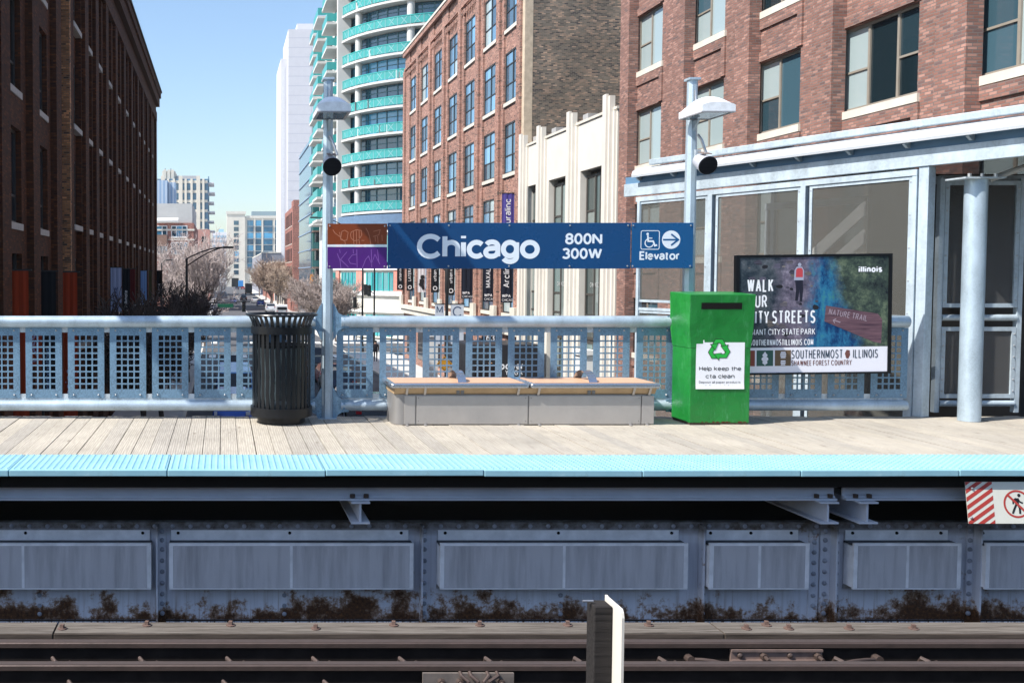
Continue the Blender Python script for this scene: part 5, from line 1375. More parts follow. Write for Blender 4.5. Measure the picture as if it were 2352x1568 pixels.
b = thing('shadowed_building', (-14, 29, ZS), 'darkest brick building cut by the left edge of the photo', 'building')
XA2 = -6.1
wy = [35.2 - 1.6 * 0, 30.1, 26.0, 21.5]; wy = [33.0, 28.6, 24.4]
rows = [(-4.9, 3.0), (-.45, 2.6), (3.05, 2.8), (7.0, 2.8), (10.9, 2.8), (14.8, 2.8)]
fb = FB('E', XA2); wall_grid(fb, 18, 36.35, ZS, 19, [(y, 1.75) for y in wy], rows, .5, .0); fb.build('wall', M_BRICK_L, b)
fb = FB('E', XA2)
for y in (35.1, 30.8, 26.5, 22.3): fb.b(y - .55, y + .55, .003, .22, ZS, 19)
fb.build('piers', M_BRICK_L, b)
MB().box(-30, XA2 - .51, 18, 36.3, ZS, 18.6).build('core', M_BRICK_L, b)
window_set('mill2', 1.75, 2.8, (0.05,), ((0, .3), (1, .3)), M_BLACKFRAME, M_GLASS_L, .09, .26, plain('warehouse sill', (.40, .38, .36), .8))
for y in wy:
    for z, h in rows: window(b, 'mill2', (XA2 - .22, y, z), 'E')
# ------------------------------------------------------------------ the round tower and the buildings down the street
def arc(m, c, r0, r1, a0, a1, z0, z1, n=24):
    k = len(m.v)
    for i in range(n + 1):
        a = R(a0 + (a1 - a0) * i / n); e = (math.cos(a), math.sin(a))
        for r, z in ((r0, z0), (r1, z0), (r1, z1), (r0, z1)): m.v.append(Vector((c[0] + r * e[0], c[1] + r * e[1], z)))
    for i in range(n):
        b = k + 4 * i; m.f += [(b + j, b + (j + 1) % 4, b + 4 + (j + 1) % 4, b + 4 + j) for j in range(4)]
    m.f += [(k, k + 3, k + 2, k + 1), (k + 4 * n, k + 4 * n + 1, k + 4 * n + 2, k + 4 * n + 3)]
    return m
TC = (27.0, 122.0); TR = 13.0
b = thing('round_tower', (27, 122, ZS), 'round white apartment tower with teal balcony railings behind the loft building', 'building')
FL = [8.85 + 2.98 * i for i in range(10)]
def bar_rail(m, pts, z0, z1, w=.03):
    for i in range(len(pts) - 1):
        a, c = pts[i], pts[i + 1]; d = Vector((c[0] - a[0], c[1] - a[1], 0)).normalized(); nrm = Vector((-d.y, d.x, 0)) * w
        m.quad((a[0], a[1], z0), (c[0], c[1], z0), (c[0], c[1], z1), (a[0], a[1], z1))
M_TEALG = plain('teal balcony sheet', (.04, .30, .29), .35, 0, .1, 1)
M_TEALP = plain('pale teal ornament', (.20, .42, .44), .5, 0, .1, 3)
for i, z in enumerate(FL):
    s = arc(MB(), TC, 10.0, TR, 172, 312, z - .26, z, 40).build('balcony_slab', M_CONC, b)
    rl = arc(MB(), TC, TR - .14, TR - .10, 174, 312, z + .12, z + 1.0, 40).build('balcony_railing', M_TEALG, b)
    arc(MB(), TC, TR - .16, TR - .06, 174, 312, z + 1.001, z + 1.09, 40).build('top_bar', M_TEAL, rl)
    m = MB(); a = 177.5; k = 0
    while a < 306:
        e = lambda t_, r_=TR - .085: (TC[0] + r_ * math.cos(R(t_)), TC[1] + r_ * math.sin(R(t_)))
        for a0_, a1_, q0, q1 in ((a, a + 3.0, .18, .95), (a, a + 3.0, .95, .18)):
            w = .06; p0, p1 = e(a0_), e(a1_)
            m.quad((*p0, z + q0 - w), (*p1, z + q1 - w), (*p1, z + q1 + w), (*p0, z + q0 + w))
        p0, p1 = e(a - 2.2, TR - .08), e(a - 1.9, TR - .08); m.quad((*p0, z + .05), (*p1, z + .05), (*p1, z + 1.0), (*p0, z + 1.0))
        a += 6.8; k += 1
    m.build('ornament', M_TEALP, rl)
    rf = random.Random(i)
    for q in range(5):
        a = rf.uniform(196, 262); x, y = TC[0] + 12.5 * math.cos(R(a)), TC[1] + 12.5 * math.sin(R(a)); w = rf.uniform(.25, .5)
        MB().box(x - w, x + w, y - .25, y + .25, z + .002, z + .42).box(x - w, x - w + .1, y - .25, y + .25, z + .421, z + rf.uniform(.7, 1.2)).build('balcony_chair', rf.choice([M_WHITE, M_GREYFRAME, M_WHITE]), s)
    arc(MB(), TC, 10.0, 11.55, 174, 312, z + .001, z + 2.64, 40).build('glazing', M_GLASS_T, b)
    fr = MB()
    for a in range(178, 310, 7): arc(fr, TC, 11.551, 11.63, a, a + .55, z + .002, z + 2.63, 1)
    arc(fr, TC, 11.551, 11.61, 176, 310, z + 1.9, z + 1.98, 30); fr.build('glazing_frame', plain('tower window frame', (.05, .16, .20), .5), b)
for ang, r_ in ((209, .42), (243, .45), (275, .45)):
    x, y = TC[0] + 12.35 * math.cos(R(ang)), TC[1] + 12.35 * math.sin(R(ang)); MB().cyl((x, y, 3), (x, y, 38), r_, n=14).build('column', M_CONC, b, True)
MB().box(14.0, 15.6, 118.5, 119.6, 3, 38).build('white_pier', M_CONC, b)
MB().box(14.6, 27, 119.61, 146, ZS, 38).build('west_wall', M_CONC, b)
for ya, yb_, xo in ((121, 127, 12.9), (129.5, 136, 12.6), (139, 145, 12.9)):
    for z in FL:
        o = MB().box(xo, 14.59, ya, yb_, z - .3, z).build('side_balcony', M_CONC, b)
        MB().box(xo + .05, xo + .09, ya + .05, yb_ - .05, z + .1, z + 1.05).box(xo + .1, 14.58, ya + .05, ya + .09, z + .1, z + 1.05).build('side_railing', M_TEALG, o)
        MB().box(14.5, 14.595, ya + .6, yb_ - .6, z + .05, z + 2.4).build('side_window', M_GLASS_T, o)
# podium
pd = thing('podium_building', (27, 118, ZS), 'cream and pink podium of the round tower with teal windows at the corner', 'building')
PC = (27.0, 121.5)
arc(MB(), PC, 11.6, 13.2, 178, 312, 6.6, 8.4, 40).build('blue_band', plain('blue grey band', (.10, .17, .27), .5), pd)
arc(MB(), PC, 9.0, 13.2, 176, 312, ZS, 6.59, 40).build('wall', plain('podium cream', (.62, .60, .53), .75, 0, .05, 1), pd)
for z0, z1 in ((6.3, 6.75), (2.0, 2.5), (-.95, -.45), (-2.9, -2.6)): arc(MB(), PC, 13.201, 13.5, 176, 312, z0, z1, 40).build('course', M_WHITE, pd)
for a in (192, 213, 236, 262): arc(MB(), PC, 13.202, 13.4, a, a + 4.5, -.44, 6.29, 3).build('pink_pier', plain('pink pier', (.58, .25, .20), .8, 0, .1), pd)
for z0, z1 in ((2.9, 6.0), (-.4, 1.7), (-5.6, -3.2)):
    for a0 in (179, 198.5, 219.5, 242.5, 269):
        o = arc(MB(), PC, 13.203, 13.24, a0, a0 + (12.5 if a0 < 190 else 14 if a0 < 215 else 16), z0, z1, 5).build('window', glass('podium glass %d%d' % (z0 * 10, a0), (.02, .13, .15), .06), pd)
        f = MB()
        for k in range(5): arc(f, PC, 13.241, 13.31, a0 + .2 + k * 3.3, a0 + .8 + k * 3.3, z0, z1, 1)
        f.build('window_bars', M_TEAL, o)

# dark glass block
b = thing('glass_block', (20, 160, ZS), 'dark blue glass block with green balconies left of the round tower', 'building')
MB().box(13.6, 36, 148.8, 172, ZS, 22.4).build('curtain_wall', M_GLASS_B, b)
for i in range(10):
    z = -3 + 2.75 * i
    if z > 22: break
    MB().box(13.45, 13.599, 148.6, 172, z, z + .14).build('floor_band', plain('steel blue band', (.20, .30, .42), .4), b)
    o = MB().box(13.7, 17, 146.8, 148.79, z - .12, z + .12).build('balcony', plain('brown slab edge', (.16, .11, .09), .7), b)
    MB().box(13.75, 17, 146.85, 146.9, z + .121, z + 1.1).build('balcony_glass', plain('deep green glass', (.01, .10, .11), .15), o)
    MB().box(13.72, 14.0, 147.2, 148.79, z + .122, z + 2.5).build('balcony_pier', plain('deep green pier', (.02, .10, .09), .4), o)
MB().box(16, 30, 150, 168, 22.41, 24.2).build('penthouse', plain('penthouse brown', (.10, .08, .07), .7), b)
# red brick block with a stepped top
b = thing('brick_tower_block', (18, 200, ZS), 'narrow red brick block between the glass block and the white tower', 'building')
MB().box(13.6, 32, 188, 211, ZS, 14.6).build('wall', M_BRICK_F, b)
MB().box(13.8, 32, 188.3, 194, 14.601, 15.9).build('parapet_step', M_BRICK_F, b)
window_set('slit', 1.3, 2.6, (), (), M_BLACKFRAME, M_GLASS_L, .06, .1, M_STONE)
for y in (190.5, 194.5, 198.5, 202.5, 206.5):
    for z in (.5, 4.0, 7.5, 11): window(b, 'slit', (13.56, y, z), 'W')
b = thing('cream_shop_row', (14, 225, ZS), 'low cream shop building below the red brick block', 'building')
MB().box(13.4, 30, 212, 250, ZS, 2.6).build('wall', M_BEIGE, b); MB().box(13.2, 30, 211.8, 250.2, 2.601, 3.0).build('coping', M_STONE, b)
for k in range(5): MB().box(13.3, 13.399, 214 + k * 7, 218 + k * 7, ZS + .6, ZS + 3).build('shop_window', M_GLASS_L, b)
# tall white tower
b = thing('white_tower', (30, 352, ZS), 'tall plain white tower rising behind the glass block', 'building')
M_TOWER = brick('white panel tower', (.56, .56, .60), (.565, .565, .605), (.45, .46, .52), .0, (.56, .56, .60), 60, 3.4, .16, .1, 0)
MB().box(23.6, 52, 350, 380, ZS, 89).build('shaft', M_TOWER, b)
MB().box(21.1, 23.59, 352, 380, ZS, 79).build('side_shaft', M_FARWHITE, b)
MB().box(27, 48, 354, 376, 89.01, 92).build('plant_room', M_FARWHITE, b)
for x in (21.6,): MB().box(x, x + .9, 351.9, 351.99, 4, 76).build('window_strip', plain('faint strip', (.62, .63, .66), .5), b)
# beige loft closing the street
b = thing('terminal_loft_building', (17, 565, ZS), 'broad pale stone loft building closing the far end of the street', 'building')
Y = 560; x0, xt, x1 = PX(521, Y), PX(563, Y), PX(648, Y); zt, z2 = PZ(487, Y), PZ(497, Y)
MB().box(x0, xt, Y, Y + 30, ZS, zt).build('tower_bay', M_BEIGE, b); MB().box(xt, x1, Y + 1, Y + 30, ZS, z2).build('wing', M_BEIGE, b)
MB().box(x0 - .5, xt + .4, Y - .5, Y - .01, zt - 1.2, zt + .4).box(xt + .5, x1, Y + .4, Y + .99, z2 - 1, z2 + .4).build('cornice', M_STONE, b)
MB().box(xt + 4, x1 - 3, Y + 8, Y + 20, z2 + .01, z2 + 3.4).build('plant_room', plain('far plant', (.22, .30, .34), .8), b)
for i in range(9):
    z = PZ(507 + 14.2 * i, Y)
    MB().box(PX(537, Y), PX(548, Y), Y - .12, Y - .01, z - 2.4, z).build('window', M_GLASS_T, b)
    if i < 8:
        for a, c in ((568, 582), (587, 600), (605, 626), (632, 645)):
            MB().box(PX(a, Y), PX(c, Y), Y + .8, Y + .99, z - 2.9, z + .2).build('window', M_GLASS_T, b)
        if i % 2 == 0:
            for a, c in ((567, 584), (604, 628)): MB().box(PX(a, Y), PX(c, Y), Y - .4, Y + .79, z - 3.4, z - 2.95).build('balcony', plain('far balcony', (.20, .24, .28), .8), b)
for px in (565, 585, 603, 630): MB().box(PX(px, Y) - .4, PX(px, Y) + .4, Y + .5, Y + .98, ZS, z2 - 1.01).build('pier', M_BEIGE, b)
MB().box(PX(532, Y), PX(548, Y), Y - .1, Y - .01, ZS, ZS + 5).build('gateway', M_DARK, b)
b = thing('distant_flats', (0, 700, ZS), 'pale blue far block of flats between the two loft buildings', 'building')
Y = 700; x0, x1 = PX(486, Y), PX(524, Y)
MB().box(x0, x1, Y, Y + 20, ZS, PZ(533, Y)).build('wall', M_FARWHITE, b); MB().box(PX(502, Y), PX(514, Y), Y + 2, Y + 14, PZ(533, Y) + .01, PZ(526, Y)).build('plant_room', plain('cyan plant', (.30, .50, .60), .6), b)
for i in range(8):
    z = PZ(541 + 11 * i, Y); MB().box(x0 + 1, x1 - 1, Y - .2, Y - .01, z - 1.6, z).build('window_band', plain('pale band glass', (.25, .40, .52), .3), b)
# stepped tower at the left
b = thing('finned_tower', (-14, 335, ZS), 'tall pale tower with vertical fins and blue windows above the brick roofs at the left', 'building')
Y = 330; x0, x1 = PX(330, Y), PX(478, Y); zt = PZ(411, Y)
MB().box(x0, x1, Y, Y + 22, ZS, zt).build('wall', plain('tower blue glass wall', (.10, .20, .30), .3, 0, .2, .3), b)
k = 0; x = x0
while x < x1 - .3:
    MB().box(x, x + (.75 if k % 3 else 1.3), Y - .7, Y - .01, ZS, zt + (1.0 if k % 3 == 0 else 0)).build('fin', M_BEIGE, b); x += 2.0; k += 1
for i in range(13):
    z = zt - .6 - i * 3.25; MB().box(x0, x1 - .2, Y - .35, Y - .02, z - .9, z).build('spandrel', M_BEIGE, b)
    m = MB().box(x1 + .01, x1 + 2.0 + (.3 if i % 2 else 0), Y + 1, Y + 14, z - .9, z - .5).build('side_balcony', M_FARWHITE, b)
    MB().box(x1 + .01, x1 + .3, Y + 1.5, Y + 13, z - .49, z + 1.6).build('side_glazing', plain('tower blue glass wall', (.10, .20, .30), .3, 0, .2, .3), b)
MB().box(PX(372, Y), PX(402, Y), Y + 3, Y + 16, zt + .01, PZ(391, Y)).build('crown', M_BEIGE, b)
MB().box(PX(403, Y), PX(450, Y), Y + 4, Y + 16, zt + .011, PZ(401, Y)).build('plant_room', plain('pale plant', (.50, .46, .44), .8), b)
for px in (378, 387, 396): MB().box(PX(px, Y) - .5, PX(px, Y) + .5, Y + 2.6, Y + 2.99, zt - 2, PZ(388, Y)).build('crown_fin', M_BEIGE, b)
for px in (377, 390): MB().cyl((PX(px, Y), Y + 8, PZ(391, Y)), (PX(px, Y), Y + 8, PZ(381, Y)), .15, n=5).build('mast', M_GREYFRAME, b)
# brick building with the grey penthouse
b = thing('corner_brick_building', (-9, 200, ZS), 'red brick corner building with a grey rooftop storey beyond the warehouse', 'building')
Y = 192; x0, x1 = -26, PX(445, Y)
MB().box(x0, x1, Y, Y + 34, ZS, PZ(512, Y)).build('wall', M_BRICK_F, b)
MB().box(x0, x1 - .3, Y + .5, Y + 30, PZ(512, Y) + .01, PZ(467, Y)).build('rooftop_storey', plain('grey render', (.46, .46, .45), .8, 0, .06, .6), b)
MB().box(x0, x1 + .15, Y - .15, Y - .01, PZ(530, Y), PZ(526, Y)).box(x0, x1 + .15, Y - .12, Y - .01, PZ(552, Y), PZ(549, Y)).build('stone_course', M_STONE, b)
MB().box(PX(348, Y), PX(386, Y), Y - 4, Y - .2, PZ(441, Y) * 0 + PZ(566, Y), PZ(541, Y)).build('annexe', plain('brown annexe', (.20, .12, .09), .8, 0, .2), b)
MB().tube([(PX(360, Y), Y - .5, PZ(507, Y)), (PX(410, Y), Y - .5, PZ(506, Y))], .5, 10).build('duct', M_WHITE, b, True)
window_set('corner', 3.2, 2.3, (-.18, .18), (), plain('white window frame', (.7, .72, .74), .5), M_GLASS_T, .16, .1, M_STONE)
for px, py in ((366, 545), (412, 545), (412, 583), (366, 583), (412, 620), (412, 655)): window(b, 'corner', (PX(px, Y), Y - .03, PZ(py, Y)), 'S')
b = thing('rooftop_plant', (-12, 262, 0), 'blue white corrugated plant enclosure on the roof behind the grey storey', 'plant enclosure')
Y = 232
MB().box(PX(340, Y), PX(385, Y), Y, Y + 6, ZS, PZ(414, Y)).box(PX(386, Y), PX(403, Y), Y + 1, Y + 6, ZS, PZ(418, Y)).build('sheeting', brick('corrugated plant', (.45, .55, .66), (.5, .6, .7), (.26, .38, .54), .05, (.45, .55, .65), .9, 60, .25, .1, 0), b)
b = thing('small_brick_block', (-6, 262, ZS), 'small pink brick block right of the grey rooftop storey', 'building')
Y = 262
MB().box(PX(450, Y), PX(482, Y), Y, Y + 12, ZS, PZ(527, Y)).build('wall', plain('pink brick', (.46, .24, .20), .8, 0, .15, .5), b)
MB().box(PX(463, Y), PX(473, Y), Y - .1, Y - .01, PZ(556, Y), PZ(543, Y)).build('window', M_GLASS_L, b)
# generic rows further down both sides, mostly behind trees
b = thing('side_street_building', (-9, 300, ZS), 'low grey building far down the left side behind the bare trees', 'building')
MB().box(-22, -6.2, 285, 400, ZS, 3).build('wall', plain('far grey render', (.40, .39, .38), .8), b); MB().box(-22, -6.0, 284.8, 400, 3.01, 3.4).build('coping', M_STONE, b)
b = thing('far_side_building', (16, 300, ZS), 'mixed low brick building far down the right side behind the bare trees', 'building')
MB().box(13.8, 30, 256, 330, ZS, 4.5).build('wall', M_BRICK_F, b); MB().box(13.7, 30, 255.8, 330, 4.51, 4.9).build('coping', M_STONE, b)
b = thing('grey_corner_building', (16, 400, ZS), 'grey low building before the pale loft at the end of the street', 'building')
MB().box(14.5, 21.0, 345, 470, ZS, 9).build('wall', plain('far slate wall', (.22, .22, .25), .8, 0, .2), b); MB().box(14.4, 21, 344.8, 470, 9.01, 9.4).build('coping', M_STONE, b)
# behind the camera: near platform, and an unseen block added to cut sky light
struct('near_platform', MB().box(-20, 30, -3.4, -.35, -.25, -.02), M_PLANK)
b = thing('rear_sky_block', (0, -22, ZS), 'unseen brown brick block added behind the near platform to cut sky light', 'building')
MB().box(-60, 70, -40, -25, ZS, 7).build('wall', M_BRICK_L, b)
# gantry beams out of frame overhead: their shadows cross the sign and rails
b = thing('overhead_gantry', (-8, 11.4, ZS), 'galvanised overhead gantry beams above the platform', 'gantry')
ZB = 5.2
for x, y0, y1, w in ((-4.26, 8.75, 11.3, .40), (-.98, 9.09, 11.3, .33), (-.48, 8.75, 11.3, .37)):
    MB().box(x - w / 2, x + w / 2, y0, y1, ZB - .02, ZB + .02).build('beam', M_GALV, b)
MB().box(-8.2, .3, 11.31, 11.55, ZB - .12, ZB + .12).build('header', M_GALV, b)
MB().box(-8.2, -7.9, 11.31, 11.55, ZS, ZB - .121).build('column', M_GALV, b)
# ------------------------------------------------------------------ trees, bare in early spring
def bare_tree(seed, height, spread, n_main=7, levels=4, density=3, thick=.16, tw=.014, up=.35):
    rr = random.Random(seed); trunk = MB(); twig = MB()
    def seg(m, a, c, r0, r1, n):
        m.cyl(a, c, r0, r1, n, False)
    th = height * .26
    trunk.tube([(0, 0, 0), (rr.uniform(-.1, .1), rr.uniform(-.1, .1), th * .5), (rr.uniform(-.15, .15), rr.uniform(-.15, .15), th)], [thick, thick * .85, thick * .75], 8)
    top = trunk.v and Vector((0, 0, th))
    def grow(p, d, L, r, lev):
        steps = 3; q = p
        for s_ in range(steps):
            d2 = (d + Vector((rr.uniform(-.25, .25), rr.uniform(-.25, .25), rr.uniform(-.05, .25)))).normalized()
            e = q + d2 * L / steps
            r1 = r * (1 - .22 * (s_ + 1) / steps * 1.6)
            seg(trunk if lev < 2 else twig, q, e, max(r, tw), max(r1, tw), 6 if lev < 1 else 4 if lev < 2 else 3)
            if lev < levels:
                for k in range(density if s_ else max(1, density - 1)):
                    ax = Vector((rr.gauss(0, 1), rr.gauss(0, 1), rr.gauss(0, .6) + up)).normalized()
                    nd = (d2 * .75 + ax * .85).normalized()
                    grow(q.lerp(e, rr.uniform(.3, 1)), nd, L * rr.uniform(.42, .68), r * .45, lev + 1)
            q, d, r = e, d2, r1
    for i in range(n_main):
        a = 2 * math.pi * (i + rr.uniform(-.3, .3)) / n_main; tilt = rr.uniform(.2, 1.0) * spread
        d = Vector((math.cos(a) * tilt, math.sin(a) * tilt, 1)).normalized()
        grow(Vector((0, 0, th * rr.uniform(.75, 1))), d, (height - th) * rr.uniform(.5, .68), thick * .5, 0 if i < 99 else 1)
    return trunk, twig
M_BARK1 = plain('pale bark', (.42, .355, .335), .9, 0, .2, 4)
M_BARK2 = plain('rosy twig bark', (.32, .26, .235), .9, 0, .2, 3)
M_BARK3 = plain('shaded bark', (.055, .042, .038), .9, 0, .2, 4)  # darker bark copy with the warehouse's shade put into the colour
M_BARK4 = plain('tan twig bark', (.33, .25, .19), .9, 0, .2, 3)
TREES = [(bare_tree(3, 11.0, .6, 8, 4, 2, .17, .017, .5), M_BARK1), (bare_tree(8, 5.9, .9, 7, 3, 3, .13, .022, .25), M_BARK3), (bare_tree(12, 8.0, .8, 7, 3, 3, .15, .022, .3), M_BARK4), (bare_tree(21, 6.4, .75, 7, 3, 3, .11, .022, .4), M_BARK2)]
M_TRUNK = plain('grey brown trunk', (.16, .125, .105), .9, 0, .2, 4)
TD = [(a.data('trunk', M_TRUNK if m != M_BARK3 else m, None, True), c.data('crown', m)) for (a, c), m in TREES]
def tree(kind, x, y, sc, rz, label, group='bare street trees'):
    t = thing('bare_tree', (x, y, ZS + .13), label, 'tree', group)
    t.scale = (sc,) * 3; t.rotation_euler = (0, 0, rz)
    for d, nm in zip(TD[kind], ('trunk', 'crown')):
        o = bpy.data.objects.new(nm, d); COL.objects.link(o); o.parent = t
tree(0, -1.75, 97, 1.0, .3, 'tall pale leafless tree left of the street beside the mast arm lamp')
tree(0, -5.6, 108, .93, 2.1, 'tan leafless tree right beyond the end of the warehouse')
tree(0, -3.2, 150, 1.05, 4, 'leafless tree behind the tall pale one on the left pavement')
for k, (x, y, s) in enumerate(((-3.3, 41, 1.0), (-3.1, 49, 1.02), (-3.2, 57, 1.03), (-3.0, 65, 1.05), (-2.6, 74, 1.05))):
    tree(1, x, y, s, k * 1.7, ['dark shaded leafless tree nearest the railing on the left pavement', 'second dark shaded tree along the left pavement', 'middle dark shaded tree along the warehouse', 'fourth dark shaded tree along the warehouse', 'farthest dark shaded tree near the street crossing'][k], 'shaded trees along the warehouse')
for k, (x, y, s) in enumerate(((6.6 + 5.6, 190, 1.15), (12.3, 215, 1.25), (12.4, 240, 1.3), (12.4, 275, 1.3), (12.2, 320, 1.3))):
    tree(2, x, y, s, k * 2.3, ['nearest tan leafless tree on the right pavement below the white tower', 'second tan tree on the right pavement', 'third tan tree on the right pavement', 'fourth tan tree far along the right pavement', 'farthest tan tree on the right pavement by the dark truck'][k], 'tan trees on the right pavement')
tree(2, 8.3 + 2.0, 205, 1.3, 1, 'rounded tan leafless tree in the middle of the view down the street')
for k, (x, y, s) in enumerate(((12.2, 104, 1.0), (12.9, 116, 1.1), (12.0, 128, 1.0), (12.3, 141, 1.05))):
    tree(3, x, y, s, k * 1.3, ['rosy leafless tree by the traffic lights left of the first lamp post', 'second rosy tree before the podium', 'third rosy tree before the glass block', 'farthest rosy tree before the glass block'][k], 'rosy trees on the right pavement')

# ------------------------------------------------------------------ vehicles
def car_mesh(L, Wd, prof, glassp, zb=.32):
    """a body lofted across its width: full at the waist, narrower at the roof"""
    m = MB(); n = len(prof)
    for s_, (wf) in ((-1, 0), (1, 0)):
        pass
    cols_ = (-1.0, -.94, .94, 1.0)
    k = len(m.v)
    for c in cols_:
        for y, z, w in prof:
            e = abs(c) == 1.0
            m.v.append(Vector((c * Wd / 2 * w, y, z - (.05 if e and z > .7 else 0))))
    for j in range(3):
        for i in range(n): m.f.append((k + j * n + i, k + j * n + (i + 1) % n, k + (j + 1) * n + (i + 1) % n, k + (j + 1) * n + i))
    m.f.append(tuple(k + i for i in range(n))[::-1]); m.f.append(tuple(k + 3 * n + i for i in range(n)))
    return m
def vehicle(name, kind, body_mat):
    t = bpy.data.objects.new(name, None); COL.objects.link(t); OFF[t] = None
    if kind == 'car':
        L = 4.5; Wd = 1.82
        prof = [(-2.2, .3, .96), (2.2, .3, .96), (2.25, .62, .97), (2.15, .80, .94), (1.25, .95, .95), (.55, 1.42, .74), (-1.0, 1.46, .74), (-1.75, 1.02, .93), (-2.2, .98, .94), (-2.27, .6, .97)]
        gl = [[(1.15, .99, .86), (.56, 1.39, .735)], [(-1.04, 1.43, .735), (-1.68, 1.06, .86)]]
        side = [(1.05, .99), (.52, 1.37), (-.95, 1.40), (-1.55, 1.04)]
    elif kind == 'suv':
        L = 4.6; Wd = 1.9
        prof = [(-2.25, .34, .96), (2.25, .34, .96), (2.3, .75, .97), (2.15, 1.0, .94), (1.25, 1.1, .95), (.7, 1.66, .78), (-1.8, 1.70, .78), (-2.2, 1.15, .94), (-2.3, .7, .97)]
        gl = [[(1.18, 1.14, .88), (.72, 1.62, .775)], [(-1.84, 1.65, .775), (-2.14, 1.2, .88)]]
        side = [(1.05, 1.13), (.68, 1.60), (-1.7, 1.63), (-1.95, 1.17)]
    else:
        L = 5.2; Wd = 2.0
        prof = [(-2.6, .34, .97), (2.6, .34, .97), (2.65, .95, .97), (1.95, 1.15, .96), (1.4, 2.0, .9), (-2.5, 2.2, .9), (-2.65, 2.0, .93)]
        gl = [[(1.9, 1.2, .90), (1.45, 1.92, .85)], [(-2.60, 1.95, .80), (-2.68, 1.25, .86)]]
        side = [(1.8, 1.2), (1.35, 1.9), (.6, 1.95), (.6, 1.2)]
    car_mesh(L, Wd, prof, gl).build('body', body_mat, t, True)
    for (y0, z0, w0), (y1, z1, w1) in gl:
        o = .02 if y0 > 0 else -.02
        MB().quad((-Wd / 2 * w0, y0 + o, z0 + .015), (Wd / 2 * w0, y0 + o, z0 + .015), (Wd / 2 * w1, y1 + o, z1 + .015), (-Wd / 2 * w1, y1 + o, z1 + .015)).build('windscreen' if y0 > 0 else 'rear_window', M_GLASS_L, t)
    for s_ in (-1, 1): MB().quad(*[(s_ * (Wd / 2 * (.955 - .21 * (z - .95) / .5 * (1 if kind != 'van' else .4)) + .012), y, z) for y, z in side]).build('side_window', M_GLASS_L, t)
    wy_ = (L / 2 - .82, -L / 2 + .80)
    for s_ in (-1, 1):
        for y in wy_:
            w = MB().cyl((s_ * (Wd / 2 - .20), y, .33), (s_ * (Wd / 2 + .01), y, .33), .33, n=18).build('wheel', flat('tyre rubber', (.015, .015, .015), .9, .1), t)
            MB().cyl((s_ * (Wd / 2 + .0105), y, .33), (s_ * (Wd / 2 + .02), y, .33), .20, n=14).build('rim', plain('alloy rim', (.4, .4, .42), .35, .7, .05), w)
    for s_ in (-1, 1):
        zl_ = .72 if kind == 'car' else .95
        MB().box(s_ * Wd * .44 - .14 * (s_ > 0) - .06 * (s_ < 0) * 0 - (.0), s_ * Wd * .44 - .14 * (s_ > 0) + .20 * (s_ < 0) + .14 * (s_ > 0) * 0 + .0 + (.14 if s_ > 0 else 0), L / 2 - .02, L / 2 + .03, zl_ - .1, zl_ + .06).build('headlight', plain('headlight', (.7, .72, .75), .15), t)
        MB().box(s_ * Wd * .40 - .14, s_ * Wd * .40 + .12, -L / 2 - .03, -L / 2 + .06, zl_ + (.0 if kind == 'car' else .05), zl_ + .17).build('tail_light', flat('tail light red', (.35, .01, .01), .3), t)
    MB().box(-.26, .26, -L / 2 - .035, -L / 2 + .01, .55, .67).build('number_plate', M_WHITE, t)
    return t
PAINT0 = flat('car paint base', (.5, .5, .5), .25, .6, .2)
PROTO = {k: vehicle('parked_' + k, k, PAINT0) for k in ('car', 'suv', 'van')}
used = set()
PM = {}
def park(kind, x, y, col, label, group, rz=0):
    if col not in PM: PM[col] = flat('car paint %d' % len(PM), col, .22, .6, .25)
    p = PROTO[kind]
    if kind in used: o = copy_tree(p)
    else: o = p; used.add(kind)
    o.location = (x, y, ZS + .004); o.rotation_euler = (0, 0, rz)
    paint(o, PAINT0, PM[col])
    for ch in kids(o):
        if ch.name.startswith('body'):
            for sl in ch.material_slots: sl.link = 'OBJECT'; sl.material = PM[col]
    tag(o, label, {'car': 'car', 'suv': 'car', 'van': 'van'}[kind], group)
DKB, BLU, LBL, BLK, GRY, SIL, RED, WHT = (.012, .02, .05), (.02, .08, .36), (.14, .30, .55), (.012, .012, .014), (.10, .11, .12), (.38, .40, .42), (.42, .015, .012), (.72, .72, .72)
gq = 'cars queuing in the right lane below the platform'
for args in (('car', 6.9, 40.0, BLU, 'bright blue car whose roof shows under the railing left of the bench'), ('suv', 7.0, 46.3, BLK, 'black car second in the queue behind the blue one'), ('car', 7.1, 52.6, GRY, 'dark grey car in the queue behind the lamp post foot'),
             ('suv', 7.0, 58.8, DKB, 'navy car in the middle of the queue'), ('car', 7.2, 64.6, RED, 'small red car in the queue below the sign'), ('car', 7.1, 70.4, BLK, 'black saloon sixth in the queue'), ('suv', 7.0, 76.6, GRY, 'grey car at the head of the queue before the crossing')):
    park(*args, gq)
for args in (('suv', 10.2, 44, SIL, 'silver car parked at the right kerb under the bench'), ('car', 10.2, 50, DKB, 'navy car parked at the right kerb'),): park(*args, 'cars parked at the right kerb near the platform')
gl_ = 'blue cars at the left kerb behind the litter bin'
for args in (('suv', .45, 47.0, BLU, 'deep blue car nearest the railing left of the litter bin'), ('van', .7, 54.5, LBL, 'pale blue van behind the litter bin'), ('car', .5, 62, BLU, 'blue car at the left kerb beyond the pale blue van'), ('suv', .6, 69, DKB, 'navy car at the left kerb before the crossing')): park(*args, gl_, R(180))
gf = 'vehicles far down the street'
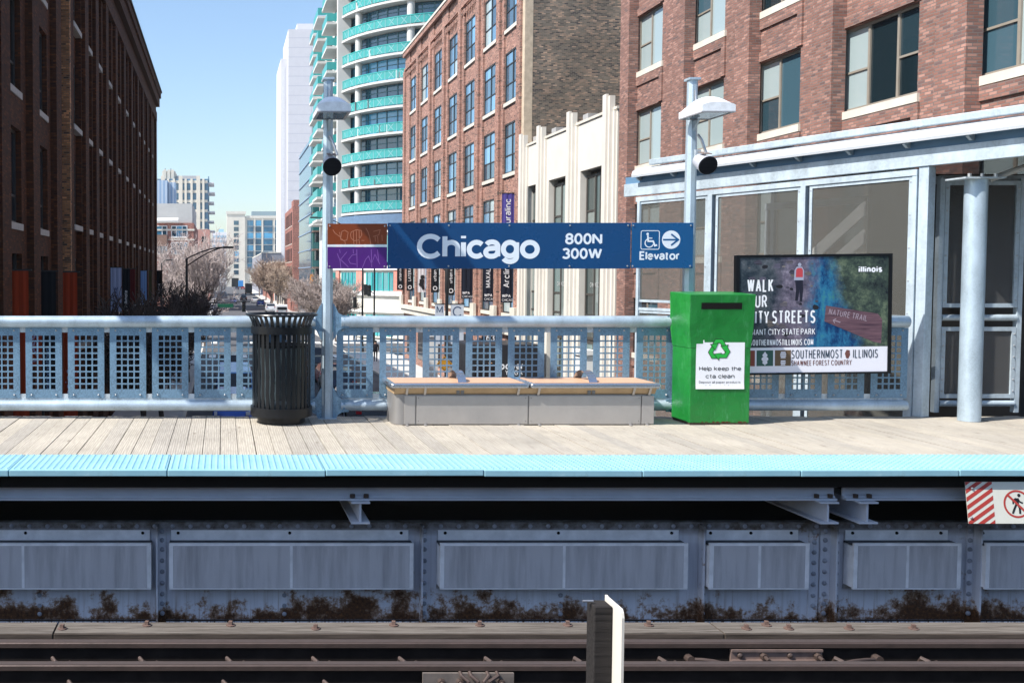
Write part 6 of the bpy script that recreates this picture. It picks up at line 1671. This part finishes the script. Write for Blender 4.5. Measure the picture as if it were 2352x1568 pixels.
for kind, x, y, col, lab, rz in (('suv', 9.3, 188, WHT, 'white car parked on the right above the rim of the litter bin', 0), ('van', 10.2, 168, WHT, 'white van parked nearest on the right above the litter bin', 0), ('car', 8.9, 226, BLU, 'blue car parked just beyond the white car', 0), ('car', 8.4, 250, WHT, 'small white car beyond the blue parked car', 0),
        ('car', 2.6, 240, BLU, 'blue car coming towards the camera on the left of the street', R(180)), ('car', 5.9, 270, BLK, 'dark car driving away in the middle of the street', 0), ('car', 9.9, 470, RED, 'small red car far off in front of the blue truck', 0), ('car', 6.8, 455, DKB, 'dark car far off at the end of the street', 0)):
    park(kind, x, y, col, lab, gf, rz)
def truck(x, y, col, lab):
    t = thing('box_truck', (x, y, ZS), lab, 'truck')
    m_ = flat('truck box %s' % lab[:5], col, .5)
    MB().box(x - 1.25, x + 1.25, y, y + 5.5, ZS + .9, ZS + 4.0).build('cargo_box', m_, t, bevel=.05)
    MB().box(x - 1.1, x + 1.1, y + 5.51, y + 7.3, ZS + .5, ZS + 2.7).build('cab', m_, t, bevel=.15)
    MB().box(x - 1.0, x + 1.0, y + .2, y + 7.0, ZS + .5, ZS + .89).build('chassis', M_BLACK, t)
    for sx in (-1, 1):
        for dy in (1.2, 6.2): MB().cyl((x + sx * .8, y + dy, ZS + .48), (x + sx * 1.15, y + dy, ZS + .48), .48, n=16).build('wheel', flat('tyre rubber', (.015, .015, .015), .9, .1), t)
        MB().box(x + sx * .95 - .14, x + sx * .95 + .14, y - .05, y - .002, ZS + .6, ZS + .85).build('tail_light', flat('amber light', (.7, .13, .02)), t)
truck(9.4, 346, (.03, .025, .02), 'dark box truck with orange tail lights far down the street')
truck(9.6, 505, (.03, .22, .55), 'bright blue box truck at the far end of the street')

# ------------------------------------------------------------------ people on foot
def person(x, y, rz, top, legs, lab, stride=.18):
    me = bpy.data.meshes.new('person')
    V = [(0, 0, .95), (0, 0, 1.18), (0, 0, 1.42), (0, -.01, 1.54), (0, -.02, 1.66), (0, -.01, 1.74),
         (.10, 0, .92), (.10, -stride, .50), (.10, -stride * .7 + .02, .09), (.10, -stride * .7 - .14, .04), (-.10, 0, .92), (-.10, stride * .8, .50), (-.10, stride * 1.4, .12), (-.10, stride * 1.4 - .12, .05),
         (.19, 0, 1.40), (.24, .06, 1.13), (.22, -.06, .90), (-.19, 0, 1.40), (-.24, -.06, 1.13), (-.22, -.14, .92)]
    E_ = [(0, 1), (1, 2), (2, 3), (3, 4), (4, 5), (0, 6), (6, 7), (7, 8), (8, 9), (0, 10), (10, 11), (11, 12), (12, 13), (2, 14), (14, 15), (15, 16), (2, 17), (17, 18), (18, 19)]
    Rd = [.155, .145, .16, .06, .10, .075, .10, .068, .048, .04, .10, .068, .048, .04, .075, .055, .04, .075, .055, .04]
    me.from_pydata(V, E_, []); o = bpy.data.objects.new('person', me); COL.objects.link(o)
    o.modifiers.new('skin', 'SKIN'); sb = o.modifiers.new('sub', 'SUBSURF'); sb.levels = sb.render_levels = 1
    for q, r_ in zip(me.skin_vertices[0].data, Rd): q.radius = (r_ * 1.05, r_ * .85)
    me.skin_vertices[0].data[0].use_root = True
    dg = bpy.context.evaluated_depsgraph_get(); dg.update()
    nm = bpy.data.meshes.new_from_object(o.evaluated_get(dg)); bpy.data.objects.remove(o)
    for m_ in (flat('cloth top %s' % (top,), top, .9, .1), flat('cloth legs %s' % (legs,), legs, .9, .1), flat('skin', (.45, .28, .21), .6)): nm.materials.append(m_)
    for p_ in nm.polygons:
        z = p_.center.z; p_.material_index = 1 if z < .93 and abs(p_.center.x) < .2 else (2 if z > 1.50 else 0); p_.use_smooth = True
    o = bpy.data.objects.new('person', nm); COL.objects.link(o); o.location = (x, y, ZS + .135); o.rotation_euler = (0, 0, rz)
    tag(o, lab, 'person')
    h = MB().lathe([(.0, 1.79), (.07, 1.77), (.10, 1.71), (.10, 1.66), (.085, 1.62)], (0, .015, 0), 14).build('hair', flat('dark hair', (.02, .015, .012), .8), o, True)
    OFF[o] = None
person(12.7, 80, R(170), (.015, .015, .02), (.012, .012, .016), 'person in a black coat on the right pavement seen through the railing')
person(14.3, 104, R(20), (.02, .02, .03), (.03, .03, .05), 'person in dark clothes crossing beyond the traffic lights')
person(4.6, 217, R(10), (.02, .03, .06), (.02, .02, .03), 'person in dark clothes crossing the street far off')

# ------------------------------------------------------------------ street lamps and signals
def mast(x, y, h, lab, arm=None, r=.10, twin=False):
    t = thing('street_lamp', (x, y, ZS + .13), lab, 'street lamp')
    z0 = ZS + .13
    MB().cyl((x, y, z0), (x, y, z0 + h), r, r * .6, 12).build('pole', M_POLE, t, True); MB().cyl((x, y, z0), (x, y, z0 + .7), r * 1.7, r * 1.3, 12).build('base', M_POLE, t)
    if arm:
        dx, dz = arm; n = 8; m = MB()
        for o_ in ((0, .0), (-.5, -.5)) if twin else ((0, 0),):
            m.tube([(x + dx * i / n, y, z0 + h + o_[0] * (1 - i / n) + dz * math.sin(i / n * 1.57)) for i in range(n + 1)], .045, 6)
        m.build('arm', M_POLE, t, True)
        MB().box(x + dx, x + dx + .7 * (1 if dx > 0 else -1), y - .13, y + .13, z0 + h + dz - .07, z0 + h + dz + .07).build('lamp_head', M_POLE, t, bevel=.03)
    return t
mast(-2.4, 65, 8.3, 'black mast arm street lamp on the left with a long twin arm', (2.45, .75), .13, True)
mast(-6.3, 100, 8.4, 'thin black street lamp at the corner beyond the warehouse', (.5, .3), .09)
mast(-2.3, 140, 7.2, 'farther black street lamp on the left behind the bare trees', (2.6, .6), .10, True)
mast(11.9, 152, 5.2, 'black lamp post with a small head before the glass block', (.01, .2), .08)
def signal(x, y, z, face, lab):
    t = thing('traffic_light', (x, y, z), lab, 'traffic light')
    MB().box(x - .17, x + .17, y - .12, y + .12, z, z + 1.02).build('housing', M_POLE, t, bevel=.03)
    for k, c in enumerate(((.02, .06, .05), (.06, .05, .01), (.06, .01, .01))):
        if face: MB().cyl((x, y - .121, z + .2 + k * .31), (x, y - .15, z + .2 + k * .31), .11, n=14).build('lens', flat('signal lens %d' % k, c, .3), t); MB().cyl((x, y - .14, z + .31 + k * .31), (x, y - .30, z + .29 + k * .31), .13, n=10).build('visor', M_POLE, t)
    return t
X1, X2 = PX(833, 90), PX(862, 90)
t = mast(X1, 90, 10.5, 'tall black pole with traffic lights below the purple panel', (-4.2, 2.0), .11)
t2_ = mast(X2, 90.5, 10.2, 'second black pole just right of the traffic lights', None, .10)
signal(X1 + .55 * 0 + .28, 90, PZ(678, 90), False, 'traffic light seen from its side on the tall black pole')
signal(PX(848, 90), 89.9, PZ(680, 90), True, 'traffic light facing the camera on a bracket between the two poles')
signal(PX(815, 90), 89.9, PZ(707, 90), True, 'lower traffic light left of the tall black pole')
MB().tube([(PX(848, 90), 90, PZ(666, 90)), (X2, 90.3, PZ(676, 90))], .04, 6).build('bracket', M_POLE, t2_)
# mast arm with hanging signal and green street name plate
Y = 88; t = thing('signal_mast', (-4.2, Y, ZS), 'long horizontal signal mast arm over the street at the left', 'signal mast')
MB().cyl((-4.2, Y, ZS), (-4.2, Y, PZ(690, Y)), .12, n=12).build('pole', M_POLE, t); MB().tube([(-4.2, Y, PZ(697, Y)), (PX(575, Y), Y, PZ(693, Y))], .06, 8).build('arm', M_POLE, t)
signal(PX(560, Y), Y - .1, PZ(716, Y), True, 'traffic light hanging from the mast arm over the street')
q = thing('street_name_sign', (PX(517, Y), Y, PZ(705, Y)), 'green street name plate under the mast arm', 'sign'); MB().box(PX(500, Y), PX(536, Y), Y - .03, Y, PZ(706, Y), PZ(697.5, Y)).build('plate', plain('street sign green', (.01, .13, .07), .5), q)
# ornate black lamp with two banners on the right pavement
Xl, Yl = 12.0, 51.7
t = thing('ornate_lamp', (Xl, Yl, ZS + .13), 'black ornate street lamp post carrying two white banners under the sign', 'street lamp')
MB().lathe([(.22, 0), (.22, .5), (.14, .7), (.10, 1.1), (.085, 6.2), (.12, 6.3), (.12, 7.6), (.06, 7.8), (.05, 9)], (Xl, Yl, ZS + .13), 14).build('post', M_POLE, t, True)
m = MB()
for s_ in (-1, 1): m.tube([(Xl, Yl, 1.6), (Xl + s_ * .3, Yl, 1.95), (Xl + s_ * .55, Yl, 1.75), (Xl + s_ * .8, Yl, 1.95)], .035, 6).tube([(Xl, Yl, 2.2), (Xl + s_ * .35, Yl, 2.05), (Xl + s_ * .7, Yl, 1.95)], .03, 6)
m.build('scroll_arms', M_POLE, t, True)
for s_, lt, lab in ((-1, 'M', 'white street banner with a letter M left of the ornate lamp post'), (1, 'C', 'white street banner with a round C right of the ornate lamp post')):
    a, c = (PX(1000, Yl), PX(1021, Yl)) if s_ < 0 else (PX(1036, Yl), PX(1066, Yl)); zt_, zb_ = PZ(699, Yl), PZ(790, Yl)
    q = thing('street_banner', ((a + c) / 2, Yl, zb_), lab, 'banner', 'white banners on the ornate lamp')
    MB().box(a, c, Yl - .01, Yl + .01, zb_, zt_).build('cloth', plain('white banner cloth', (.62, .68, .76), .7, 0, .06), q)
    MB().box(a - .05, c + .05, Yl - .02, Yl + .02, zt_ + .001, zt_ + .04).build('rod', M_POLE, q)
    m = MB(); text(m, lt, (c - a) * .8, front(a, Yl - .011, zt_ - .95 * (c - a)), (c - a) / 2, 0, .12, 1, .1, 'c'); m.build('letter', flat('banner navy', (.05, .09, .18)), q)
q = thing('warning_diamond', (PX(1022, 51), 51.3, PZ(835, 51)), 'yellow diamond road sign on the ornate lamp post', 'road sign')
c = Vector((PX(1022, 51.3), 51.3, PZ(835, 51.3)))
m = MB(); m.prism([(-.42, 0), (0, -.42), (.42, 0), (0, .42)], lambda u, v, w: (c.x + u, c.y + w, c.z + v), -.12, -.10); m.build('plate', plain('road sign yellow', (.62, .30, .02), .5), q)
m = MB(); ribbon(m, [(-.34, 0), (0, -.34), (.34, 0), (0, .34), (-.34, 0)], .025, .001, 0, front(c.x, c.y - .12, c.z)); m.build('border', M_TEXTK, q)

# ------------------------------------------------------------------ banners on the facades
def banner(x0, x1, Y, z0, z1, col, lab, words=None, wc=M_TEXTW, h=None, side=1, foot=None, logo=False, group=None):
    t = thing('wall_banner', ((x0 + x1) / 2, Y, z0), lab, 'banner', group)
    n = 8; m = MB()
    for d in (-.012, .012):
        k = len(m.v)
        for i in range(n + 1):
            for z in (z0, z1): m.v.append(Vector((x0 + (x1 - x0) * i / n, Y + d + .012 * math.sin(i * 1.9), z)))
        for i in range(n): m.f.append((k + 2 * i, k + 2 * i + 2, k + 2 * i + 3, k + 2 * i + 1))
    m.build('cloth', flat('banner %.2f %.2f %.2f' % col, col, .8, .2), t)
    MB().box(x0 - .1, x1 + .1, Y - .02, Y + .02, z1 + .001, z1 + .05).build('rod', M_POLE, t)
    if words:
        hh = h or (x1 - x0) * .42; m = MB()
        xx = (x0 + x1) / 2 + hh * .40
        text(m, words, hh, lambda u, v, d: (xx - v, Y - .026 - d, z0 + (z1 - z0) * .07 + (.55 if foot or logo else 0) + u), 0, 0, .15, 1, .1); m.build('banner_words', wc, t)
    if foot:
        m = MB()
        for k, s_ in enumerate(foot): text(m, s_, .17 if k == 0 else .13, front(x0 + .06, Y - .026, z0 + .28 - k * .2), 0, 0, .2 if k == 0 else .12, 1, .08)
        m.build('banner_foot', wc, t)
    if logo:
        m = MB(); disc(m, (x1 - x0) / 2, .3, .16, front(x0, Y - .026, z0), .001, 16, .1); m.build('banner_logo', wc, t)
    return t
gB = 'banners along the shaded warehouse'
RED_, BLK_ = (.30, .035, .008), (.008, .010, .014)
def lbanner(px0, px1, py0, py1, Y, col, lab, **k): banner(PX(px0, Y), PX(px1, Y), Y, PZ(py1, Y), PZ(py0, Y), col, lab, group=gB, **k)
lbanner(20, 65, 622, 960, 27.6, RED_, 'wide plain red banner nearest the left edge of the photo')
lbanner(90, 128, 624, 945, 32.0, BLK_, 'black banner lettered urban innovations between two red ones', words='urban innovations', wc=flat('dim blue lettering', (.20, .34, .52)), h=.17)
lbanner(143, 177, 626, 965, 36.3, RED_, 'red banner ending in the letters ina at the corner of the warehouse', words='Cassina', wc=flat('dim lilac lettering', (.40, .36, .52)), h=.34)
lbanner(60, 95, 742, 838, 30.2, RED_, 'lower red banner lettered Cass seen between the railing panels', words='Cass', wc=flat('dim lilac lettering', (.40, .36, .52)), h=.30)
lbanner(254, 279, 615, 716, 49.3, (.34, .40, .58), 'white and violet gallery banner on the warehouse', words='GALLERIE', wc=flat('dim navy lettering', (.03, .05, .16)), h=.2)
lbanner(281, 298, 618, 712, 54.5, BLK_, 'narrow black banner right of the white gallery one', words='folkmote', h=.18)
lbanner(299, 310, 618, 690, 58.5, (.10, .012, .012), 'dark red narrow banner in the middle of the warehouse')
lbanner(323, 337, 622, 700, 67, (.20, .34, .62), 'pale blue narrow banner on the warehouse')
lbanner(340, 348, 622, 690, 73, (.06, .06, .025), 'olive narrow banner on the warehouse')
lbanner(358, 373, 622, 681, 81.5, (.004, .004, .005), 'black banner at the far end of the warehouse', words='HIGHDIVE', h=.18)
gR = 'banners along the loft building'
def rbanner(x1px, wpx, py, lab, col=BLK_, hgt=3.6, **k):
    Y = F * 15.5 / (x1px - 511); x1 = PX(x1px, Y); x0 = PX(x1px - wpx, Y); z0 = PZ(py, Y); banner(x0, x1, Y, z0, z0 + hgt, col, lab, group=gR, **k)
rbanner(927, 15, 666, 'black banner lettered urban innovations farthest along the loft building', words='urban innovations', h=.22, logo=True)
rbanner(948.6, 14.5, 668, 'black banner with a square logo lettered LATERALFIT', words='LATERALFIT', h=.24, logo=True)
tW = rbanner(977.4, 18, 671, 'white banner with a black figure on the loft building', (.72, .72, .74))
Yw = F * 15.5 / (977.4 - 511); m = MB(); xw, zw = PX(968, Yw), PZ(655, Yw)
wf = front(xw, Yw - .03, zw)
disc(m, .08, .62, .16, wf, .001, 14); poly(m, [(-.15, .45), (.05, .5), (.22, .4), (.18, .05), (.24, -.25), (.1, -.4), (-.02, -.1), (-.16, -.05)], wf, .0014); poly(m, [(-.22, .1), (-.1, .2), (0, .0), (-.12, -.12)], wf, .0018)
m.build('printed_figure', M_TEXTK, [o for o in bpy.data.objects if o.get('label') == 'white banner with a black figure on the loft building'][0])
rbanner(1008.5, 18.2, 671.5, 'black banner lettered urban innovations left of the ornate lamp', words='urban innovations', h=.24, logo=True)
rbanner(1044, 16, 678, 'black banner lettered urban innovations right of the ornate lamp', words='urban innovations', h=.22, logo=True)
rbanner(1085.9, 26, 686, 'dark banner with only a foot lettering third from the white building', (.012, .016, .03), foot=('WPA', 'CHICAGO'))
rbanner(1134, 24, 692.5, 'dark banner lettered MAXALTO with a foot lettering', (.012, .016, .03), words='MAXALTO', h=.27, foot=('WPA', 'CHICAGO'))
rbanner(1178, 27.5, 695, 'dark banner lettered Arclinea nearest the white building', (.012, .016, .03), words='Arclinea', h=.34, foot=('WPA', 'CHICAGO'))
Y = F * 15.5 / (1180 - 511)
banner(PX(1151, Y), PX(1180, Y), Y, PZ(530, Y), PZ(445, Y), (.085, .07, .30), 'purple banner lettered curalinc high on the loft building', 'curalinc', M_TEXTW, .34, group=gR)
Yo = 144.5; banner(PX(712, Yo), PX(720, Yo), Yo, PZ(674, Yo), PZ(630, Yo), (.62, .24, .02), 'small orange banner far off by the glass block')
# black entrance canopy of the yoga studio and its neighbours at street level
Y = 46.2; t = thing('entrance_canopy', (14, Y + 1.5, ZS), 'black street entrance canopy lettered corepower YOGA', 'canopy')
x0, x1, zt_ = PX(1083, Y), 15.25, PZ(791, Y)
MB().box(x0, x1, Y, Y + 3, ZS + .13, zt_).build('shell', plain('canopy black', (.012, .013, .018), .45), t, bevel=.06)
MB().box(x0 + .2, x0 + 1.3, Y - .02, Y - .001, ZS + .2, zt_ - .9).build('pane', M_GLASS_L, t)
m = MB(); fr_ = front(PX(1112, Y), Y - .004, PZ(848, Y)); text(m, 'corepower', .34, fr_, 0, 0, .18, 1, .1, 'l', PX(1205, Y) - PX(1112, Y)); m.build('canopy_words', M_TEXTW, t)
m = MB(); text(m, 'YOGA', .24, front(PX(1163, Y), Y - .004, PZ(861, Y)), 0, 0, .12, 1, .25, 'l', PX(1203, Y) - PX(1163, Y)); m.build('canopy_words', M_TEXTW, t)
m = MB(); disc(m, 0, .14, .19, front(PX(1128.5, Y), Y - .007, PZ(848, Y)), .001, 18, .07); m.build('canopy_dot', flat('dot orange', (.85, .50, .25)), t)
m = MB(); text(m, '631', .32, front(PX(1118, 49), 48.98, PZ(783, 49)), 0, 0, .16, 1, .12); ad = thing('address_board', (PX(1125, 49), 49, PZ(786, 49)), 'black address board reading 631 above the yoga canopy', 'sign'); MB().box(PX(1108, 49), PX(1148, 49), 49, 49.04, PZ(787, 49), PZ(772, 49)).build('board', flat('address black', (.015, .016, .02)), ad); m.build('numbers', M_TEXTW, ad)
q = thing('orange_sign', (PX(1395, 39.2), 39.2, PZ(866, 39.2)), 'orange street sign at the foot of the white terracotta building', 'sign')
MB().box(PX(1381, 39.2), PX(1408, 39.2), 39.2, 39.24, PZ(866, 39.2), PZ(828, 39.2)).build('board', plain('sign orange', (.75, .17, .02), .6), q)
for x in (PX(1383, 39.2), PX(1406, 39.2)): MB().cyl((x, 39.26, ZS + .13), (x, 39.26, PZ(828, 39.2)), .025, n=6).build('leg', M_POLE, q)
for px, Y, nm in ((995, 53, 'white square pillar left of the ornate lamp at street level'), (1350, 41, 'white square pillar right of the yoga canopy')):
    q = thing('shop_pillar', (PX(px, Y), Y, ZS), nm, 'pillar'); x = PX(px, Y)
    MB().box(x - .3, x + .3, Y, Y + .6, ZS + .13, -1.9).build('shaft', M_WHITE, q); MB().box(x - .38, x + .38, Y - .08, Y + .68, -1.899, -1.7).build('capital', M_WHITE, q)

# ------------------------------------------------------------------ the thin spring haze that pales the far end of the street
hz = MB().box(-420, 420, -60, 900, ZS - 1.3, 100).build('haze', None)
m, t, b = newmat('thin haze'); t.nodes.remove(b)
pv = t.nodes.new('ShaderNodeVolumePrincipled'); pv.inputs['Density'].default_value = .0002; pv.inputs['Color'].default_value = (.80, .92, 1, 1); pv.inputs['Anisotropy'].default_value = .2
t.links.new(pv.outputs[0], t.nodes['Material Output'].inputs['Volume'])
hz.data.materials.append(m); tag(hz, kind='stuff')
